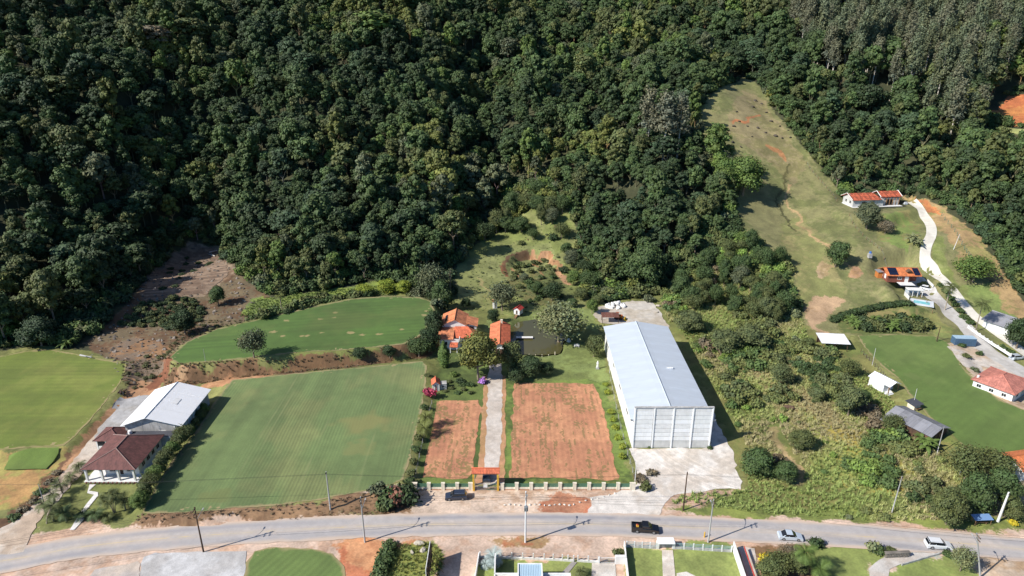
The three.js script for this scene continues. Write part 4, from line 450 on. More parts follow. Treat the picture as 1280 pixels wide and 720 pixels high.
{ const p = thing('salmon_house', 'white house with salmon tile hip roof at the right turf edge', 'house', on([135.5,-160.9], 0), 0.62); walls(p, -6.2, 5, -9.5, 0, 2.9, MT.white, 0.2); const c = [V(-6.8, 2.95, 0.6), V(5.6, 2.95, 0.6), V(5.6, 2.95, -10.1), V(-6.8, 2.95, -10.1)], a = V(-1.6, 5.0, -4.7), b = V(0.6, 5.0, -4.7); for (const q of [[c[0], c[1], b, a], [c[1], c[2], b], [c[2], c[3], a, b], [c[3], c[0], a]]) part('roof_slope', slab(q), MT.salmon, p); for (const [m, n] of [[c[0], a], [c[1], b], [c[2], b], [c[3], a], [a, b]]) part('ridge_cap', rod(m.clone().add(V(0, 0.04, 0)), n.clone().add(V(0, 0.04, 0)), 0.12), MT.salmon, p); for (const z of [-2, -5, -8]) opening(p, 'window', -6.23, 1.7, z, 1.2, 1, L_); opening(p, 'window', -3.2, 1.6, 0.03, 1.6, 1.1, F); opening(p, 'door', 0.6, 1.3, 0.03, 2.4, 2.2, F, MT.grey); part('chimney', box(0.5, 0.8, 0.5, -5.2, 3.3, -9), MT.white, p); }
{ const p = thing('slate_house', 'pale house with plain grey sheet roof at the right picture edge', 'house', on([159.6,-198], 0), 0.5); walls(p, -5, 5, -8, 0, 2.9, MT.white, 0.2); gableWall(p, -5, 5, -0.12, 2.9, 1.7, MT.white); gableWall(p, -5, 5, -7.9, 2.9, 1.7, MT.white); roofZ(p, -5, 5, -8, 0, 2.9, 1.7, MT.metalGrey, { over: 0.7 }); for (const x of [-2.6, 2.6]) opening(p, 'window', x, 1.6, 0.03, 1.5, 1.1, F); opening(p, 'door', 0, 1.2, 0.03, 1, 2.1, F, MT.darkWood); }
{ const p = thing('solar_house', 'brown house with bright orange roof and two solar arrays', 'house', [[136.7,-226.2][0], 8, [136.7,-226.2][1]], -0.06); walls(p, -5.2, 2.2, -6.4, 0, 2.7, MT.brownWall); walls(p, 2.21, 5.2, -6.4, -1.4, 2.7, MT.brownWall); roofX(p, -5.3, 5.4, -6.6, 0.1, 2.75, 1.5, MT.vivid, { over: 0.6 });
  for (const [x0, n] of [[-4.9, 3], [3.6, 2]]) for (let k = 0; k < n; k++) for (let j = 0; j < 2; j++) { const za = 0.35 - j * 1.65, ya = 2.95 + (0.7 - za) * 0.455, zb = za - 1.55, yb = 2.95 + (0.7 - zb) * 0.455; part('solar_panel', slab([V(x0 + k * 1.02, ya - 0.16, za), V(x0 + k * 1.02 + 0.97, ya - 0.16, za), V(x0 + k * 1.02 + 0.97, yb - 0.16, zb), V(x0 + k * 1.02, yb - 0.16, zb)], 0.05), MT.solar, p); }
  part('dormer', [metreUV(bevelPrism([[-1, 0], [1, 0], [0, 0.9]], 1.6, 0.02)).translate(2, 3.75, -0.9)], MT.darkWood, p); opening(p, 'window', -1.2, 1.6, 0.03, 1.4, 1.1, F); opening(p, 'door', 1.2, 1.15, 0.03, 1.2, 2.1, F, MT.white); opening(p, 'window', -5.23, 1.6, -2, 1.2, 1.6, L_, MT.white); opening(p, 'window', -5.23, 1.6, -4.4, 1.2, 1.6, L_, MT.white); part('terrace', metreUV(box(5, 0.12, 3, 0.6, 0, 1.5)), MT.concrete, p); part('side_wing', [box(1.6, 2.2, 2.4, -6.1, 0, -5)], M('#c77a3a'), p); part('wing_roof', slab([V(-7.2, 2.35, -3.4), V(-5.4, 2.5, -3.4), V(-5.4, 2.5, -6.6), V(-7.2, 2.35, -6.6)], 0.06), MT.metalGrey, p); }
{ const p = thing('play_house', 'small pink playhouse in front of the solar roofed house', 'playhouse', on([139.5,-230.8])); part('wall', [rbox(2.6, 1.2, 1.5, 0.05)], MT.pink, p); part('roof', slab([V(-1.6, 1.22, 0.95), V(1.6, 1.22, 0.95), V(1.6, 1.42, -0.95), V(-1.6, 1.42, -0.95)], 0.06), M('#d8b8d8'), p); opening(p, 'door', 0, 0.6, 0.78, 0.6, 1, F, M('#8a5a9a'), MT.white); }
{ const p = thing('pool_pavilion', 'white flat roofed pavilion at the head of the small pool', 'pavilion', on([138.3,-220.2]), -0.15); part('roof', rbox(5.2, 0.25, 2.6, 0.05, 0, 2.4, -0.9), MT.white, p); for (const x of [-2.3, -0.8, 0.8, 2.3]) part('post', box(0.18, 2.4, 0.18, x, 0, 0.1), MT.white, p); part('back_wall', metreUV(box(5, 2.38, 0.15, 0, 0, -2.0)), MT.blueWall, p); part('side_fence', box(0.12, 1.3, 4.2, -2.9, 0, 1), MT.white, p); part('counter', box(3, 0.95, 0.5, 0, 0, -1.3), MT.steel, p); }
{ const p = thing('swimming_pool', 'small turquoise swimming pool with white paved rim', 'pool', on([137.7,-214.5], 0.1), -0.5); part('deck', [box(5.6, 0.2, 0.9, 0, 0, 1.5), box(5.6, 0.2, 0.9, 0, 0, -1.5), box(0.9, 0.2, 2.1, -2.35, 0, 0), box(0.9, 0.2, 2.1, 2.35, 0, 0)], MT.paving, p); part('basin', box(3.8, 0.05, 2.1, 0, -0.06, 0), MT.white, p); part('pool_water', box(3.79, 0.08, 2.09, 0, 0.03, 0), MT.pool, p); p.scale.set(1.25, 1, 1.4); }
{ const p = thing('unfinished_house', 'unfinished grey block house with worn red tile roofs on the hillside', 'house', [[142.3,-281.2][0], 20.5, [142.3,-281.2][1]], 0.12);
  walls(p, -0.2, 13.4, -7.4, 0, 3, MT.darkConcrete); walls(p, 13.41, 21.5, -7.2, -1.6, 3.1, MT.darkConcrete); part('plinth', metreUV(box(22.4, 0.5, 9, 10.6, -0.45, -3.6)), MT.concrete, p);
  part('roof_slope', slab([V(-1, 3.0, 0.7), V(12.2, 3.0, 0.7), V(10.4, 5.0, -4), V(-1, 5.0, -4)]), MT.oldOrange, p); part('roof_slope', slab([V(-1, 5.0, -4.01), V(10.4, 5.0, -4.01), V(12.2, 3.0, -8.2), V(-1, 3.0, -8.2)]), MT.oldOrange, p); part('roof_slope', slab([V(12.2, 3.0, 0.7), V(13.6, 3.3, -4), V(10.4, 5.0, -4)]), MT.oldOrange, p);
  part('verge', [rod(V(-1, 3.15, 0.75), V(-1, 5.15, -4), 0.13), rod(V(-1, 5.15, -4), V(-1, 3.15, -8.2), 0.13)], MT.white, p); gableWall(p, -4, 4, 0, 3, 1.9, MT.darkConcrete, 0.2); const gw = p.children[p.children.length - 1]; gw.rotation.y = Math.PI / 2; gw.position.set(-0.1, 0, -3.7);
  part('roof_slope', slab([V(12.6, 3.6, -1), V(22.2, 3.6, -1), V(22.2, 5.4, -4.6), V(12.6, 5.4, -4.6)]), MT.oldOrange, p); part('roof_slope', slab([V(12.6, 5.4, -4.61), V(22.2, 5.4, -4.61), V(22.2, 3.6, -8), V(12.6, 3.6, -8)]), MT.oldOrange, p); part('verge', [rod(V(12.6, 3.75, -1), V(12.6, 5.55, -4.6), 0.15), rod(V(22.2, 3.75, -1), V(22.2, 5.55, -4.6), 0.15), rod(V(12.6, 5.55, -4.6), V(12.6, 3.75, -8), 0.15), rod(V(22.2, 5.55, -4.6), V(22.2, 3.75, -8), 0.15)], MT.white, p);
  for (let k = 0; k < 6; k++) part('prop', box(0.22, 3.1, 0.22, 14 + k * 1.4, 0, -0.9), MT.wood, p); for (const [x, w] of [[4.5, 1.6], [8.5, 1.6]]) opening(p, 'window', x, 1.7, 0.03, w, 1.2, F, MT.black, MT.darkConcrete); for (const z of [-2, -5]) opening(p, 'window', -0.23, 1.8, z, 1.2, 1.2, L_, MT.black, MT.darkConcrete); opening(p, 'door', 17, 1.25, -1.57, 3, 2.4, F, MT.black, MT.wood); part('block_stack', [box(1.6, 0.9, 1, 25, -0.4, -2), box(1, 0.5, 0.8, 25, 0.502, -2)], MT.paving, p); }
// ---------------------------------------------------------------- near edge: gardens and walls below the road
function wallRun(name, label, cat, pts, h, t, mat, posts = 0, ph = 1, pmat = mat, rail) { const p = thing(name, label, cat, on(pts[0])), o = p.position; pts.slice(1).forEach((b, i) => { const a = pts[i], l = Math.hypot(b[0] - a[0], b[1] - a[1]), ang = -Math.atan2(b[1] - a[1], b[0] - a[0]), cx = (a[0] + b[0]) / 2 - o.x, cz = (a[1] + b[1]) / 2 - o.z; if (h) part('wall', metreUV(box(l - 0.004 + (i ? 0 : 0), h, t)).applyMatrix4(new THREE.Matrix4().makeRotationY(ang).setPosition(cx, 0, cz)), mat, p); if (posts) for (let k = i ? 1 : 0; k <= posts; k++) { const f = k / posts; part('post', rbox(Math.max(0.16, t + 0.02), ph, Math.max(0.16, t + 0.02), 0.02, lerp(a[0], b[0], f) - o.x, 0, lerp(a[1], b[1], f) - o.z), pmat, p); } if (rail) for (let k = 0; k < (posts || 1); k++) { const f0 = k / (posts || 1), f1 = (k + 1) / (posts || 1), g = []; for (const y of rail.ys) g.push(rod(V(lerp(a[0], b[0], f0) - o.x, y, lerp(a[1], b[1], f0) - o.z), V(lerp(a[0], b[0], f1) - o.x, y, lerp(a[1], b[1], f1) - o.z), rail.r ?? 0.03, rail.r ?? 0.03, 5)); part(rail.name ?? 'rail', g, rail.mat, p); } }); return p; }
wallRun('garden_wall', 'low white wall with slim posts along the front lawn below the road', 'wall', [[-6,-102.6],[-2.1,-102.4],[2,-102.2],[6,-102],[9.4,-101.8],[11.5,-101.6]], 0.45, 0.2, MT.white, 2, 1.5, MT.white, { ys: [0.9, 1.35], r: 0.02, mat: MT.steel });
wallRun('garden_wall', 'short low white wall between footpath and white driveway gate', 'wall', [[12.3,-101.6],[16.1,-101.3]], 0.45, 0.2, MT.white, 2, 1.5, MT.white, { ys: [0.9, 1.35], r: 0.02, mat: MT.steel });
wallRun('side_wall', 'white side wall running down from the left corner of the front lawn', 'wall', [[-6.2,-102.6],[-6.8,-95]], 1.3, 0.2, MT.white);
{ const a = [16.3,-101.2], b = [19.2,-101.2], p = thing('driveway_gate', 'white barred sliding gate at the pale paved driveway', 'gate', [a[0], 0, a[1]]); const l = b[0] - a[0], g = []; for (let k = 0; k < 14; k++) g.push(box(0.05, 1.1, 0.04, 0.1 + k * l / 14, 0.12, 0)); part('bars', g, MT.steel, p); part('frame', [box(l, 0.1, 0.08, l / 2, 1.2, 0), box(l, 0.1, 0.08, l / 2, 0.04, 0)], MT.white, p); part('gate_pier', rbox(2.1, 1.75, 0.6, 0.03, l + 1.0, 0, 0), MT.white, p); part('post', rbox(0.3, 1.5, 0.3, 0.02, -0.12, 0, 0), MT.white, p); }
wallRun('side_wall', 'white side wall between the two front gardens below the road', 'wall', [[21.5,-105.4],[20.7,-94.3]], 1.5, 0.2, MT.white);
{ const a = [[22,-105.4],[27.9,-105]], c = [[31.1,-105],[41.7,-104.1]], rail = { ys: [0.7, 1.0, 1.3], r: 0.05, mat: M('#8ab0b4'), name: 'rail_panel' }; wallRun('railed_wall', 'grey wall with pale blue railings left of the paved garden gate', 'wall', a, 0.5, 0.2, MT.grey, 4, 1.45, MT.concrete, rail); wallRun('railed_wall', 'grey wall with pale blue railings right of the paved garden gate', 'wall', c, 0.5, 0.2, MT.grey, 6, 1.45, MT.concrete, rail); }
{ const [x, z] = [29.4,-105.2], p = thing('garden_gate', 'white block gateway heading the long paved garden path', 'gate', [x, 0, z]); for (const s of [-1, 1]) part('pier', rbox(0.5, 1.6, 0.7, 0.03, s * 1.5, 0, 0), MT.white, p); part('canopy', rbox(3.2, 0.18, 1.7, 0.03, 0, 1.6, 0), MT.paleConcrete, p); part('leaf', box(2.4, 1.3, 0.06, 0, 0.1, 0), MT.steel, p); }
wallRun('boundary_wall', 'white wall with red inner face right of the paved garden', 'wall', [[42.2,-104.7],[41.5,-93.4]], 2.0, 0.22, MT.white, 0, 0);
{ const q = scene.children[scene.children.length - 1]; part('red_band', metreUV(box(14, 0.5, 0.06)).applyMatrix4(new THREE.Matrix4().makeRotationY(q.children[0].geometry ? -Math.atan2([41.5,-93.4][1] - [42.2,-104.7][1], [41.5,-93.4][0] - [42.2,-104.7][0]) : 0).setPosition(1.4, 1.0, 7.6)), MT.red, q); }
patch('garden_path', [[28.6,-104.5],[30.7,-104.5],[29.2,-94.3],[26.8,-94.3]], [232, 224, 212], [220, 206, 190], { rough: 0.03, lift: 0.09 });
patch('garden_path', [[30.1,-98.6],[32,-99],[33.7,-97.7],[34,-94.3],[29.2,-94.3]], [232, 226, 216], [222, 212, 200], { rough: 0.03, lift: 0.1 });
patch('paved_driveway', [[14.9,-101.2],[19.2,-101],[18.7,-94.3],[13.9,-94.3]], [222, 216, 206], [210, 200, 188], { rough: 0.04, lift: 0.09 });
patch('footpath', [[11.1,-101.4],[12.2,-101.4],[9.6,-97.7],[7.1,-94.3],[5.7,-94.3],[8.8,-98.4]], [176, 170, 164], [160, 154, 148], { rough: 0.03, lift: 0.09 });
patch('footpath', [[-91.9,-124.4],[-90.5,-124.4],[-90.8,-122.2],[-88.6,-121.7],[-87.9,-120.6],[-87.8,-117.5],[-87.8,-115.5],[-86.6,-113.1],[-86.8,-110],[-87.7,-110],[-88.4,-114.3],[-88.9,-118],[-89,-120.9],[-90.7,-121.4]], [236, 232, 226], [226, 220, 212], { rough: 0.03, lift: 0.12, step: 1.5, seg: 0.6 });
patch('concrete_apron', [[68.7,-102],[72.8,-104.1],[79.7,-103.7],[82.5,-104.1],[79.2,-102.8],[72.1,-100.8],[69.6,-99.6],[66,-94.3],[64,-94.3],[65.7,-99.6]], [206, 200, 192], [196, 184, 172], { rough: 0.08, lift: 0.09 });
patch('side_lane', [[43.3,-105.4],[46.4,-105],[43.9,-94.3],[42.5,-94.3]], [208, 198, 188], [196, 180, 164], { rough: 0.15, lift: 0.08 });
{ // white flat roofed house at the bottom edge
  const a = [-3.2,-97.7], p = thing('flat_roof_house', 'white flat roofed house with pale blue sheet roof at the lower edge', 'house', [a[0], 0, a[1] + 3.2]); walls(p, 0, 13.6, -1.2, 6, 3.0, MT.white, 0.25); walls(p, 4.2, 8.6, -2.6, 5, 3.9, MT.white, 0.2); part('roof', slab([V(4.35, 3.75, -2.4), V(8.45, 3.75, -2.4), V(8.45, 3.55, 5), V(4.35, 3.55, 5)], 0.08), MT.lightBlue, p); part('flat_roof', box(4.0, 0.1, 6.6, 2.2, 2.6, 2.4), MT.pavingWarm, p); part('flat_roof', box(4.7, 0.1, 6.6, 11, 2.6, 2.4), MT.paving, p); part('wall', box(0.25, 3.0, 5, 0.12, 0, -3.5), MT.white, p);
}
{ const p = thing('stone_wall', 'rough grey stone wall piece at the curved concrete apron', 'wall', on([72.4,-102.8]), 0.05), r = rng(8); for (let j = 0; j < 3; j++) for (let k = 0; k < 9; k++) part('stone', rbox(0.42 + 0.1 * r(), 0.34, 0.5 + 0.1 * r(), 0.06, -2 + k * 0.5 + (j % 2) * 0.2, j * 0.36, 0.05 * r()), MT.stone, p); part('coping', box(4.8, 0.08, 0.7, 0.1, 1.09, 0), MT.stone, p); }
wallRun('kerb_wall', 'low grey kerb wall along the curved concrete apron', 'wall', [[72.3,-100.6],[76.5,-102],[81.1,-103.5]], 0.4, 0.2, MT.grey);
wallRun('white_wall', 'long white wall between the gravel lane and the palms', 'wall', [[146.1,-201.6],[145.9,-195.4],[145.9,-189.8],[146.4,-181.6]], 0.8, 0.25, MT.white, 3, 1.1, MT.white);
wallRun('white_wall', 'short white wall beside the parked white car', 'wall', [[147.8,-230],[146.8,-224.6]], 0.9, 0.25, MT.white);
{ const p = thing('red_roof_house', 'red tiled house peeping in at the lower right edge', 'house', [[113.4,-126][0], 0, [113.4,-126][1]], 0.2); walls(p, -2, 7, -6, 0, 3, MT.white); roofX(p, -2, 7, -6, 0, 3, 1.4, MT.vivid, { over: 0.6 }); opening(p, 'window', -0.6, 1.6, 0.03, 1.3, 1.1, F); opening(p, 'door', 1.4, 1.2, 0.03, 1, 2.1, F, MT.darkWood); }
{ const p = thing('roadside_stall', 'low blue roofed stand under dark trees by the road', 'stand', on([94.1,-111.9]), 0.05); part('roof', slab([V(-1.9, 1.5, 0.7), V(1.9, 1.5, 0.7), V(1.9, 1.75, -0.9), V(-1.9, 1.75, -0.9)], 0.06), M('#7a9cc8'), p); for (const a of [-1.6, 1.6]) for (const b of [-0.6, 0.5]) part('post', cyl(0.06, 0.06, 1.5, a, 0, b, 6), MT.wood, p); part('bench', [box(2.6, 0.08, 0.6, 0, 0.55, 0), box(0.1, 0.55, 0.5, -1, 0, 0), box(0.1, 0.55, 0.5, 1, 0, 0)], MT.wood, p); }
{ const p = thing('pond_pier', 'short grey plank pier reaching into the pond', 'pier', [[6.1,-198.3][0], -0.1, [6.1,-198.3][1]]); for (let k = 0; k < 14; k++) part('plank', box(0.36, 0.06, 1.2, -4.6 + k * 0.38, 0.2, 0), MT.concrete, p); part('beam', [box(5.3, 0.14, 0.12, -2.1, 0.05, 0.5), box(5.3, 0.14, 0.12, -2.1, 0.05, -0.5)], MT.wood, p); for (const x of [-3, -1, 0.3]) for (const z of [-0.45, 0.45]) part('pile', cyl(0.08, 0.08, 1.4, x, -1.2, z, 6), MT.darkWood, p); }
for (let k = 0; k < 5; k++) { const [x, , z] = on([3.9,-187.7]), p = thing('pond_post', 'short pale post along the near bank of the pond', 'post', [x + 1.3 + k * 1.95, gy(x + 1.3 + k * 1.95, z + 1), z + 0.6], 0, 'posts along the pond bank'); part('stake', cyl(0.12, 0.11, 0.9, 0, 0, 0, 7), MT.cream, p); part('cap', new THREE.SphereGeometry(0.13, 8, 5).translate(0, 0.92, 0), MT.cream, p); }
// ---------------------------------------------------------------- vehicles
const carGlass = new THREE.MeshPhysicalMaterial({ color: new THREE.Color(0.012, 0.015, 0.02), roughness: 0.06, side: THREE.DoubleSide });
const paint = (css, rough = 0.32) => new THREE.MeshPhysicalMaterial({ color: C(css), roughness: rough, clearcoat: 0.8, clearcoatRoughness: 0.1, metalness: 0.1, side: THREE.DoubleSide });
function vehicle(name, label, cat, pos, turn, kind, css) {   // built along +x (its nose), standing on y = 0
  const p = thing(name, label, cat, pos, turn), P_ = paint(css), S = { hatch: [4.2, 1.74, 1.5, 0.33], sedan: [4.5, 1.78, 1.46, 0.33], suv: [4.55, 1.84, 1.66, 0.37], pickup: [5.3, 1.86, 1.8, 0.4] }[kind], [l, w, h, r] = S, hl = l / 2, belt = h * 0.58, low = r * 0.62;
  const arch = (cx) => { const o = []; for (let k = 0; k <= 8; k++) { const t = Math.PI * (1 - k / 8); o.push([cx + Math.cos(t) * (r + 0.06), Math.max(low, r + Math.sin(t) * (r + 0.06))]); } return o; };
  const fx = hl - l * 0.19, rx = -hl + l * 0.2;
  const hood = { hatch: 0.9, sedan: 1.05, suv: 1.0, pickup: 1.25 }[kind], tailTop = kind === 'pickup' ? belt + 0.08 : belt + 0.02;
  const body = [[-hl + 0.05, low], ...arch(rx), ...arch(fx), [hl - 0.05, low], [hl, low + 0.25], [hl - 0.08, belt - 0.22], [hl - hood, belt], [-hl + 0.1, tailTop], [-hl, belt - 0.2], [-hl, low + 0.2]];
  part('body', bevelPrism(body, w, 0.07), P_, p);
  const top = h, c = { hatch: [-hl + 0.12, -hl + 0.55, 0.35, hl - hood - 0.05], sedan: [-hl + 0.55, -hl + 1.35, 0.3, hl - hood - 0.05], suv: [-hl + 0.1, -hl + 0.42, 0.35, hl - hood - 0.05], pickup: [-0.75, -0.55, 0.55, hl - hood - 0.05] }[kind];
  part('cabin_glass', bevelPrism([[c[0], belt - 0.02], [c[3], belt - 0.02], [c[2], top - 0.07], [c[1], top - 0.07]], w - 0.22, 0.09), carGlass, p);
  part('roof', bevelPrism([[c[1] - 0.08, top - 0.12], [c[2] + 0.1, top - 0.12], [c[2] - 0.05, top], [c[1] + 0.05, top]], w - 0.3, 0.05), P_, p);
  for (const s of [-1, 1]) { const z = s * (w / 2 - 0.1), zt = s * (w / 2 - 0.2); part('pillar', [rod(V(c[3] - 0.02, belt, z), V(c[2] + 0.03, top - 0.06, zt), 0.045, 0.045, 5), rod(V((c[2] + c[1]) / 2 - 0.1, belt, z), V((c[2] + c[1]) / 2 - 0.1, top - 0.06, zt), 0.05, 0.05, 5), rod(V(c[0] + 0.1, belt, z), V(c[1], top - 0.06, zt), 0.07, 0.07, 5)], P_, p);
    part('mirror', rbox(0.12, 0.14, 0.18, 0.03, c[3] - 0.25, belt + 0.02, s * (w / 2 + 0.08)), P_, p); part('headlight', rbox(0.18, 0.14, 0.36, 0.04, hl - 0.09, belt - 0.34, s * (w / 2 - 0.3)), M('#e8ecf0', { roughness: 0.15 }), p); part('tail_light', rbox(0.1, 0.28, 0.22, 0.03, -hl + 0.04, belt - 0.32, s * (w / 2 - 0.16)), MT.red, p);
    for (const x of [fx, rx]) { const wh = part('wheel', at(new THREE.TorusGeometry(r - 0.09, 0.1, 8, 20), x, r, s * (w / 2 - 0.1)), M('#1b1b1c'), p); part('rim', at(new THREE.CylinderGeometry(r * 0.62, r * 0.62, 0.16, 14), x, r, s * (w / 2 - 0.08), 0, Math.PI / 2), M('#a8acb0', { metalness: 0.6, roughness: 0.35 }), wh); } }
  part('bumper', [rbox(0.16, 0.2, w - 0.2, 0.05, hl - 0.06, low, 0), rbox(0.16, 0.2, w - 0.2, 0.05, -hl + 0.06, low, 0)], MT.black, p); part('grille', rbox(0.06, 0.18, w * 0.45, 0.02, hl - 0.03, belt - 0.42, 0), MT.black, p);
  if (kind === 'pickup') { part('bed_side', [rbox(2.1, 0.34, 0.1, 0.03, -1.62, belt + 0.02, w / 2 - 0.1), rbox(2.1, 0.34, 0.1, 0.03, -1.62, belt + 0.02, -w / 2 + 0.1)], P_, p); part('tailgate', rbox(0.1, 0.34, w - 0.1, 0.03, -hl + 0.06, belt + 0.02, 0), P_, p); part('bed_floor', box(2.0, 0.03, w - 0.3, -1.62, belt + 0.1, 0), MT.black, p); part('roll_bar', [rod(V(-0.85, belt, -0.75), V(-0.85, top - 0.1, -0.68), 0.04), rod(V(-0.85, belt, 0.75), V(-0.85, top - 0.1, 0.68), 0.04), rod(V(-0.85, top - 0.1, -0.68), V(-0.85, top - 0.1, 0.68), 0.04)], MT.black, p); }
  if (kind === 'suv') part('roof_rail', [rod(V(c[1] + 0.1, top + 0.04, w / 2 - 0.3), V(c[2] - 0.1, top + 0.04, w / 2 - 0.3), 0.03, 0.03, 5), rod(V(c[1] + 0.1, top + 0.04, -w / 2 + 0.3), V(c[2] - 0.1, top + 0.04, -w / 2 + 0.3), 0.03, 0.03, 5)], MT.steel, p);
  return p;
}
vehicle('parked_car', 'dark blue estate car parked on the verge outside the mesh fence', 'car', on([-11.8,-119.8], 0.05), Math.PI + 0.06, 'suv', '#26344a');
vehicle('pickup_truck', 'black pickup truck with open bed driving along the road', 'pickup', on([26.3,-109.8], 0.1), -0.1, 'pickup', '#15181d');
{ const [x, , z] = on([25.2,-109.8]); const q = thing('cargo_box', 'yellow and red cargo box in the black pickup bed', 'box', [x - 0.45, 1.22, z + 0.05], -0.1); part('carton', rbox(0.5, 0.35, 0.55, 0.03), MT.yellow, q); part('lid', rbox(0.3, 0.12, 0.35, 0.03, -0.05, 0.352, 0), MT.red, q); }
vehicle('sedan_car', 'silver blue saloon car on the road beside the shrub garden', 'car', on([54.2,-107.7], 0.1), -0.11, 'sedan', '#d3dee8');
vehicle('suv_car', 'white sport utility car on the road near the right edge', 'car', on([81.7,-105.3], 0.1), -0.14, 'suv', '#f4f5f6');
vehicle('parked_car', 'white car parked on the lane beside the orange roofed house', 'car', on([145.8,-226.2], 0.14), -0.75, 'hatch', '#eef0f2');
vehicle('parked_car', 'dark car waiting on the soil drive behind the gate portal', 'car', [-5.6, 0.08, -127], Math.PI / 2, 'hatch', '#3a4250');
vehicle('parked_car', 'pale car half shaded under the tree at the slate roofed house', 'car', on([149.2,-182.6], 0.1), 0.2, 'hatch', '#cfd6dc');
{ // small loader among the scrap behind the warehouse
  const p = thing('farm_loader', 'orange and yellow farm loader among scrap behind the big warehouse', 'loader', on([35.7,-212.1]), -0.4), O = M('#cf6a34'), Y = M('#e0b52e'); part('chassis', rbox(2.6, 0.5, 1.2, 0.08, 0, 0.5, 0), O, p); part('engine_hood', rbox(1.2, 0.7, 0.9, 0.1, 0.7, 1.0, 0), O, p); part('cab', [rbox(0.9, 0.12, 1.1, 0.03, -0.5, 2.2, 0), ...[-0.9, -0.1].flatMap((x) => [-0.5, 0.5].map((z) => box(0.07, 1.25, 0.07, x, 0.98, z)))], O, p); for (const z of [-0.6, 0.6]) { part('lift_arm', rod(V(0.2, 1.5, z), V(2.2, 0.7, z), 0.09), Y, p); for (const [x, r] of [[-0.7, 0.65], [0.9, 0.45]]) part('wheel', at(new THREE.TorusGeometry(r * 0.7, r * 0.3, 8, 16), x, r, z * 1.15), M('#1d1d1e'), p); } part('bucket', bevelPrism([[2.0, 0.2], [2.9, 0.1], [2.4, 0.35], [2.2, 0.95], [2.0, 0.9]], 1.7, 0.03), Y, p);
}
// ---------------------------------------------------------------- power poles and wires
function pole(label, pos, h, { mat = MT.concrete, arms = [[h - 0.5, 1.0], [h - 1.4, 0.8]], lamp = 0, tr = false, lean = 0, r = 0.17, turn = 0 } = {}) {
  const p = thing('power_pole', label, 'power pole', pos); p.rotation.z = lean; part('shaft', cyl(r, r * 0.62, h, 0, 0, 0, 10), mat, p);
  for (const [y, w] of arms) { const a = part('crossarm', [rod(V(0, y, w * Math.cos(turn)).setX(w * Math.sin(turn)), V(-w * Math.sin(turn) * 0.3, y, -w * 0.3 * Math.cos(turn)), 0.07, 0.07, 5)], MT.wood, p); const g = []; for (const t of [-0.25, 0.25, 0.6, 0.95]) g.push(cyl(0.05, 0.07, 0.2, t * w * Math.sin(turn), y + 0.05, t * w * Math.cos(turn), 6)); part('insulator', g, MT.dark, a); }
  if (lamp) { part('lamp_arm', tube([V(0, h * 0.72, 0), V(0.2, h * 0.72 + 0.5, -lamp * 0.5), V(0.3, h * 0.72 + 0.7, -lamp)], 0.045, 6), MT.steel, p); part('lamp_head', rbox(0.26, 0.12, 0.6, 0.05, 0.3, h * 0.72 + 0.62, -lamp - 0.25), MT.grey, p); }
  if (tr) { part('transformer', [cyl(0.34, 0.34, 0.95, 0.12, h * 0.66, 0.45, 12), box(0.1, 0.8, 0.7, -0.25, h * 0.66, 0.45)], MT.steel, p); } return p;
}
const POLES = [
  ['timber toned power pole at the gravel pad below the road', [-58.7,-104.1], 10.5, { mat: MT.darkWood, lamp: 2 }],
  ['grey power pole in the weedy bank of the mown striped field', [-37.4,-115.9], 9.6, { mat: MT.grey, arms: [[9.3, 0.5]] }],
  ['thin power pole on the sandy verge between two dirt tracks', [-28.5,-106.7], 10.8, { mat: MT.grey, lamp: 2 }],
  ['bright white concrete power pole with transformer below the road', [2.6,-106.7], 12, { tr: true, lamp: 2, r: 0.2 }],
  ['brown timber pole at the corner of the gravel forecourt', [35.3,-116], 9.5, { mat: MT.darkWood, arms: [[9.2, 0.4]] }],
  ['grey power pole behind the railed garden wall', [38,-106.7], 10.2, { mat: MT.grey, lamp: 2 }],
  ['slanted concrete pole standing in the roadside scrub', [78,-115.3], 9.0, { mat: MT.grey, r: 0.14, arms: [[8.7, 0.4]], lean: -0.03 }],
  ['slim white post with lamp at the right fence end', [26.9,-125.2], 5.4, { mat: MT.white, arms: [], r: 0.1 }],
  ['thick white concrete pole beside the roadside stand', [98,-112.6], 7.2, { mat: MT.white, arms: [[6.9, 0.3]], lean: -0.05, r: 0.28 }],
  ['tall twin headed power pole at the lower right verge', [85.1,-97.7], 10.5, { mat: MT.grey, lamp: 1.8, r: 0.17, lean: 0.3 }],
  ['grey pole among banana plants beside the barn', [98.7,-135.4], 7.5, { mat: MT.grey, arms: [], r: 0.13 }],
  ['pale pole leaning in the trees below the right turf field', [99.6,-128], 6.5, { mat: MT.concrete, arms: [], r: 0.13, lean: -0.05 }],
  ['short dark pole at the corner post of the palm garden', [-96.5,-116.5], 6, { mat: MT.grey, arms: [], r: 0.12 }],
  ['thin grey post at the edge of the upper turf field', [-86.4,-173.9], 4, { mat: MT.grey, arms: [], r: 0.07 }],
  ['thin pale post on the concrete road bend', [163.1,-243], 6, { mat: MT.concrete, arms: [], r: 0.1, lean: -0.15 }],
  ['dark stump pole at the top corner of the right turf field', [131,-192.5], 5, { mat: MT.darkWood, arms: [], r: 0.16 }],
  ['thin white post on the right turf field near the open shed', [103.7,-177.2], 5.5, { mat: MT.white, arms: [], r: 0.06 }],
  ['thin white post on the turf behind the white shed', [103.4,-154.9], 5, { mat: MT.white, arms: [], r: 0.06 }],
].map(([l, q, h, o]) => [pole(l, on(q), h, o), h, q]);
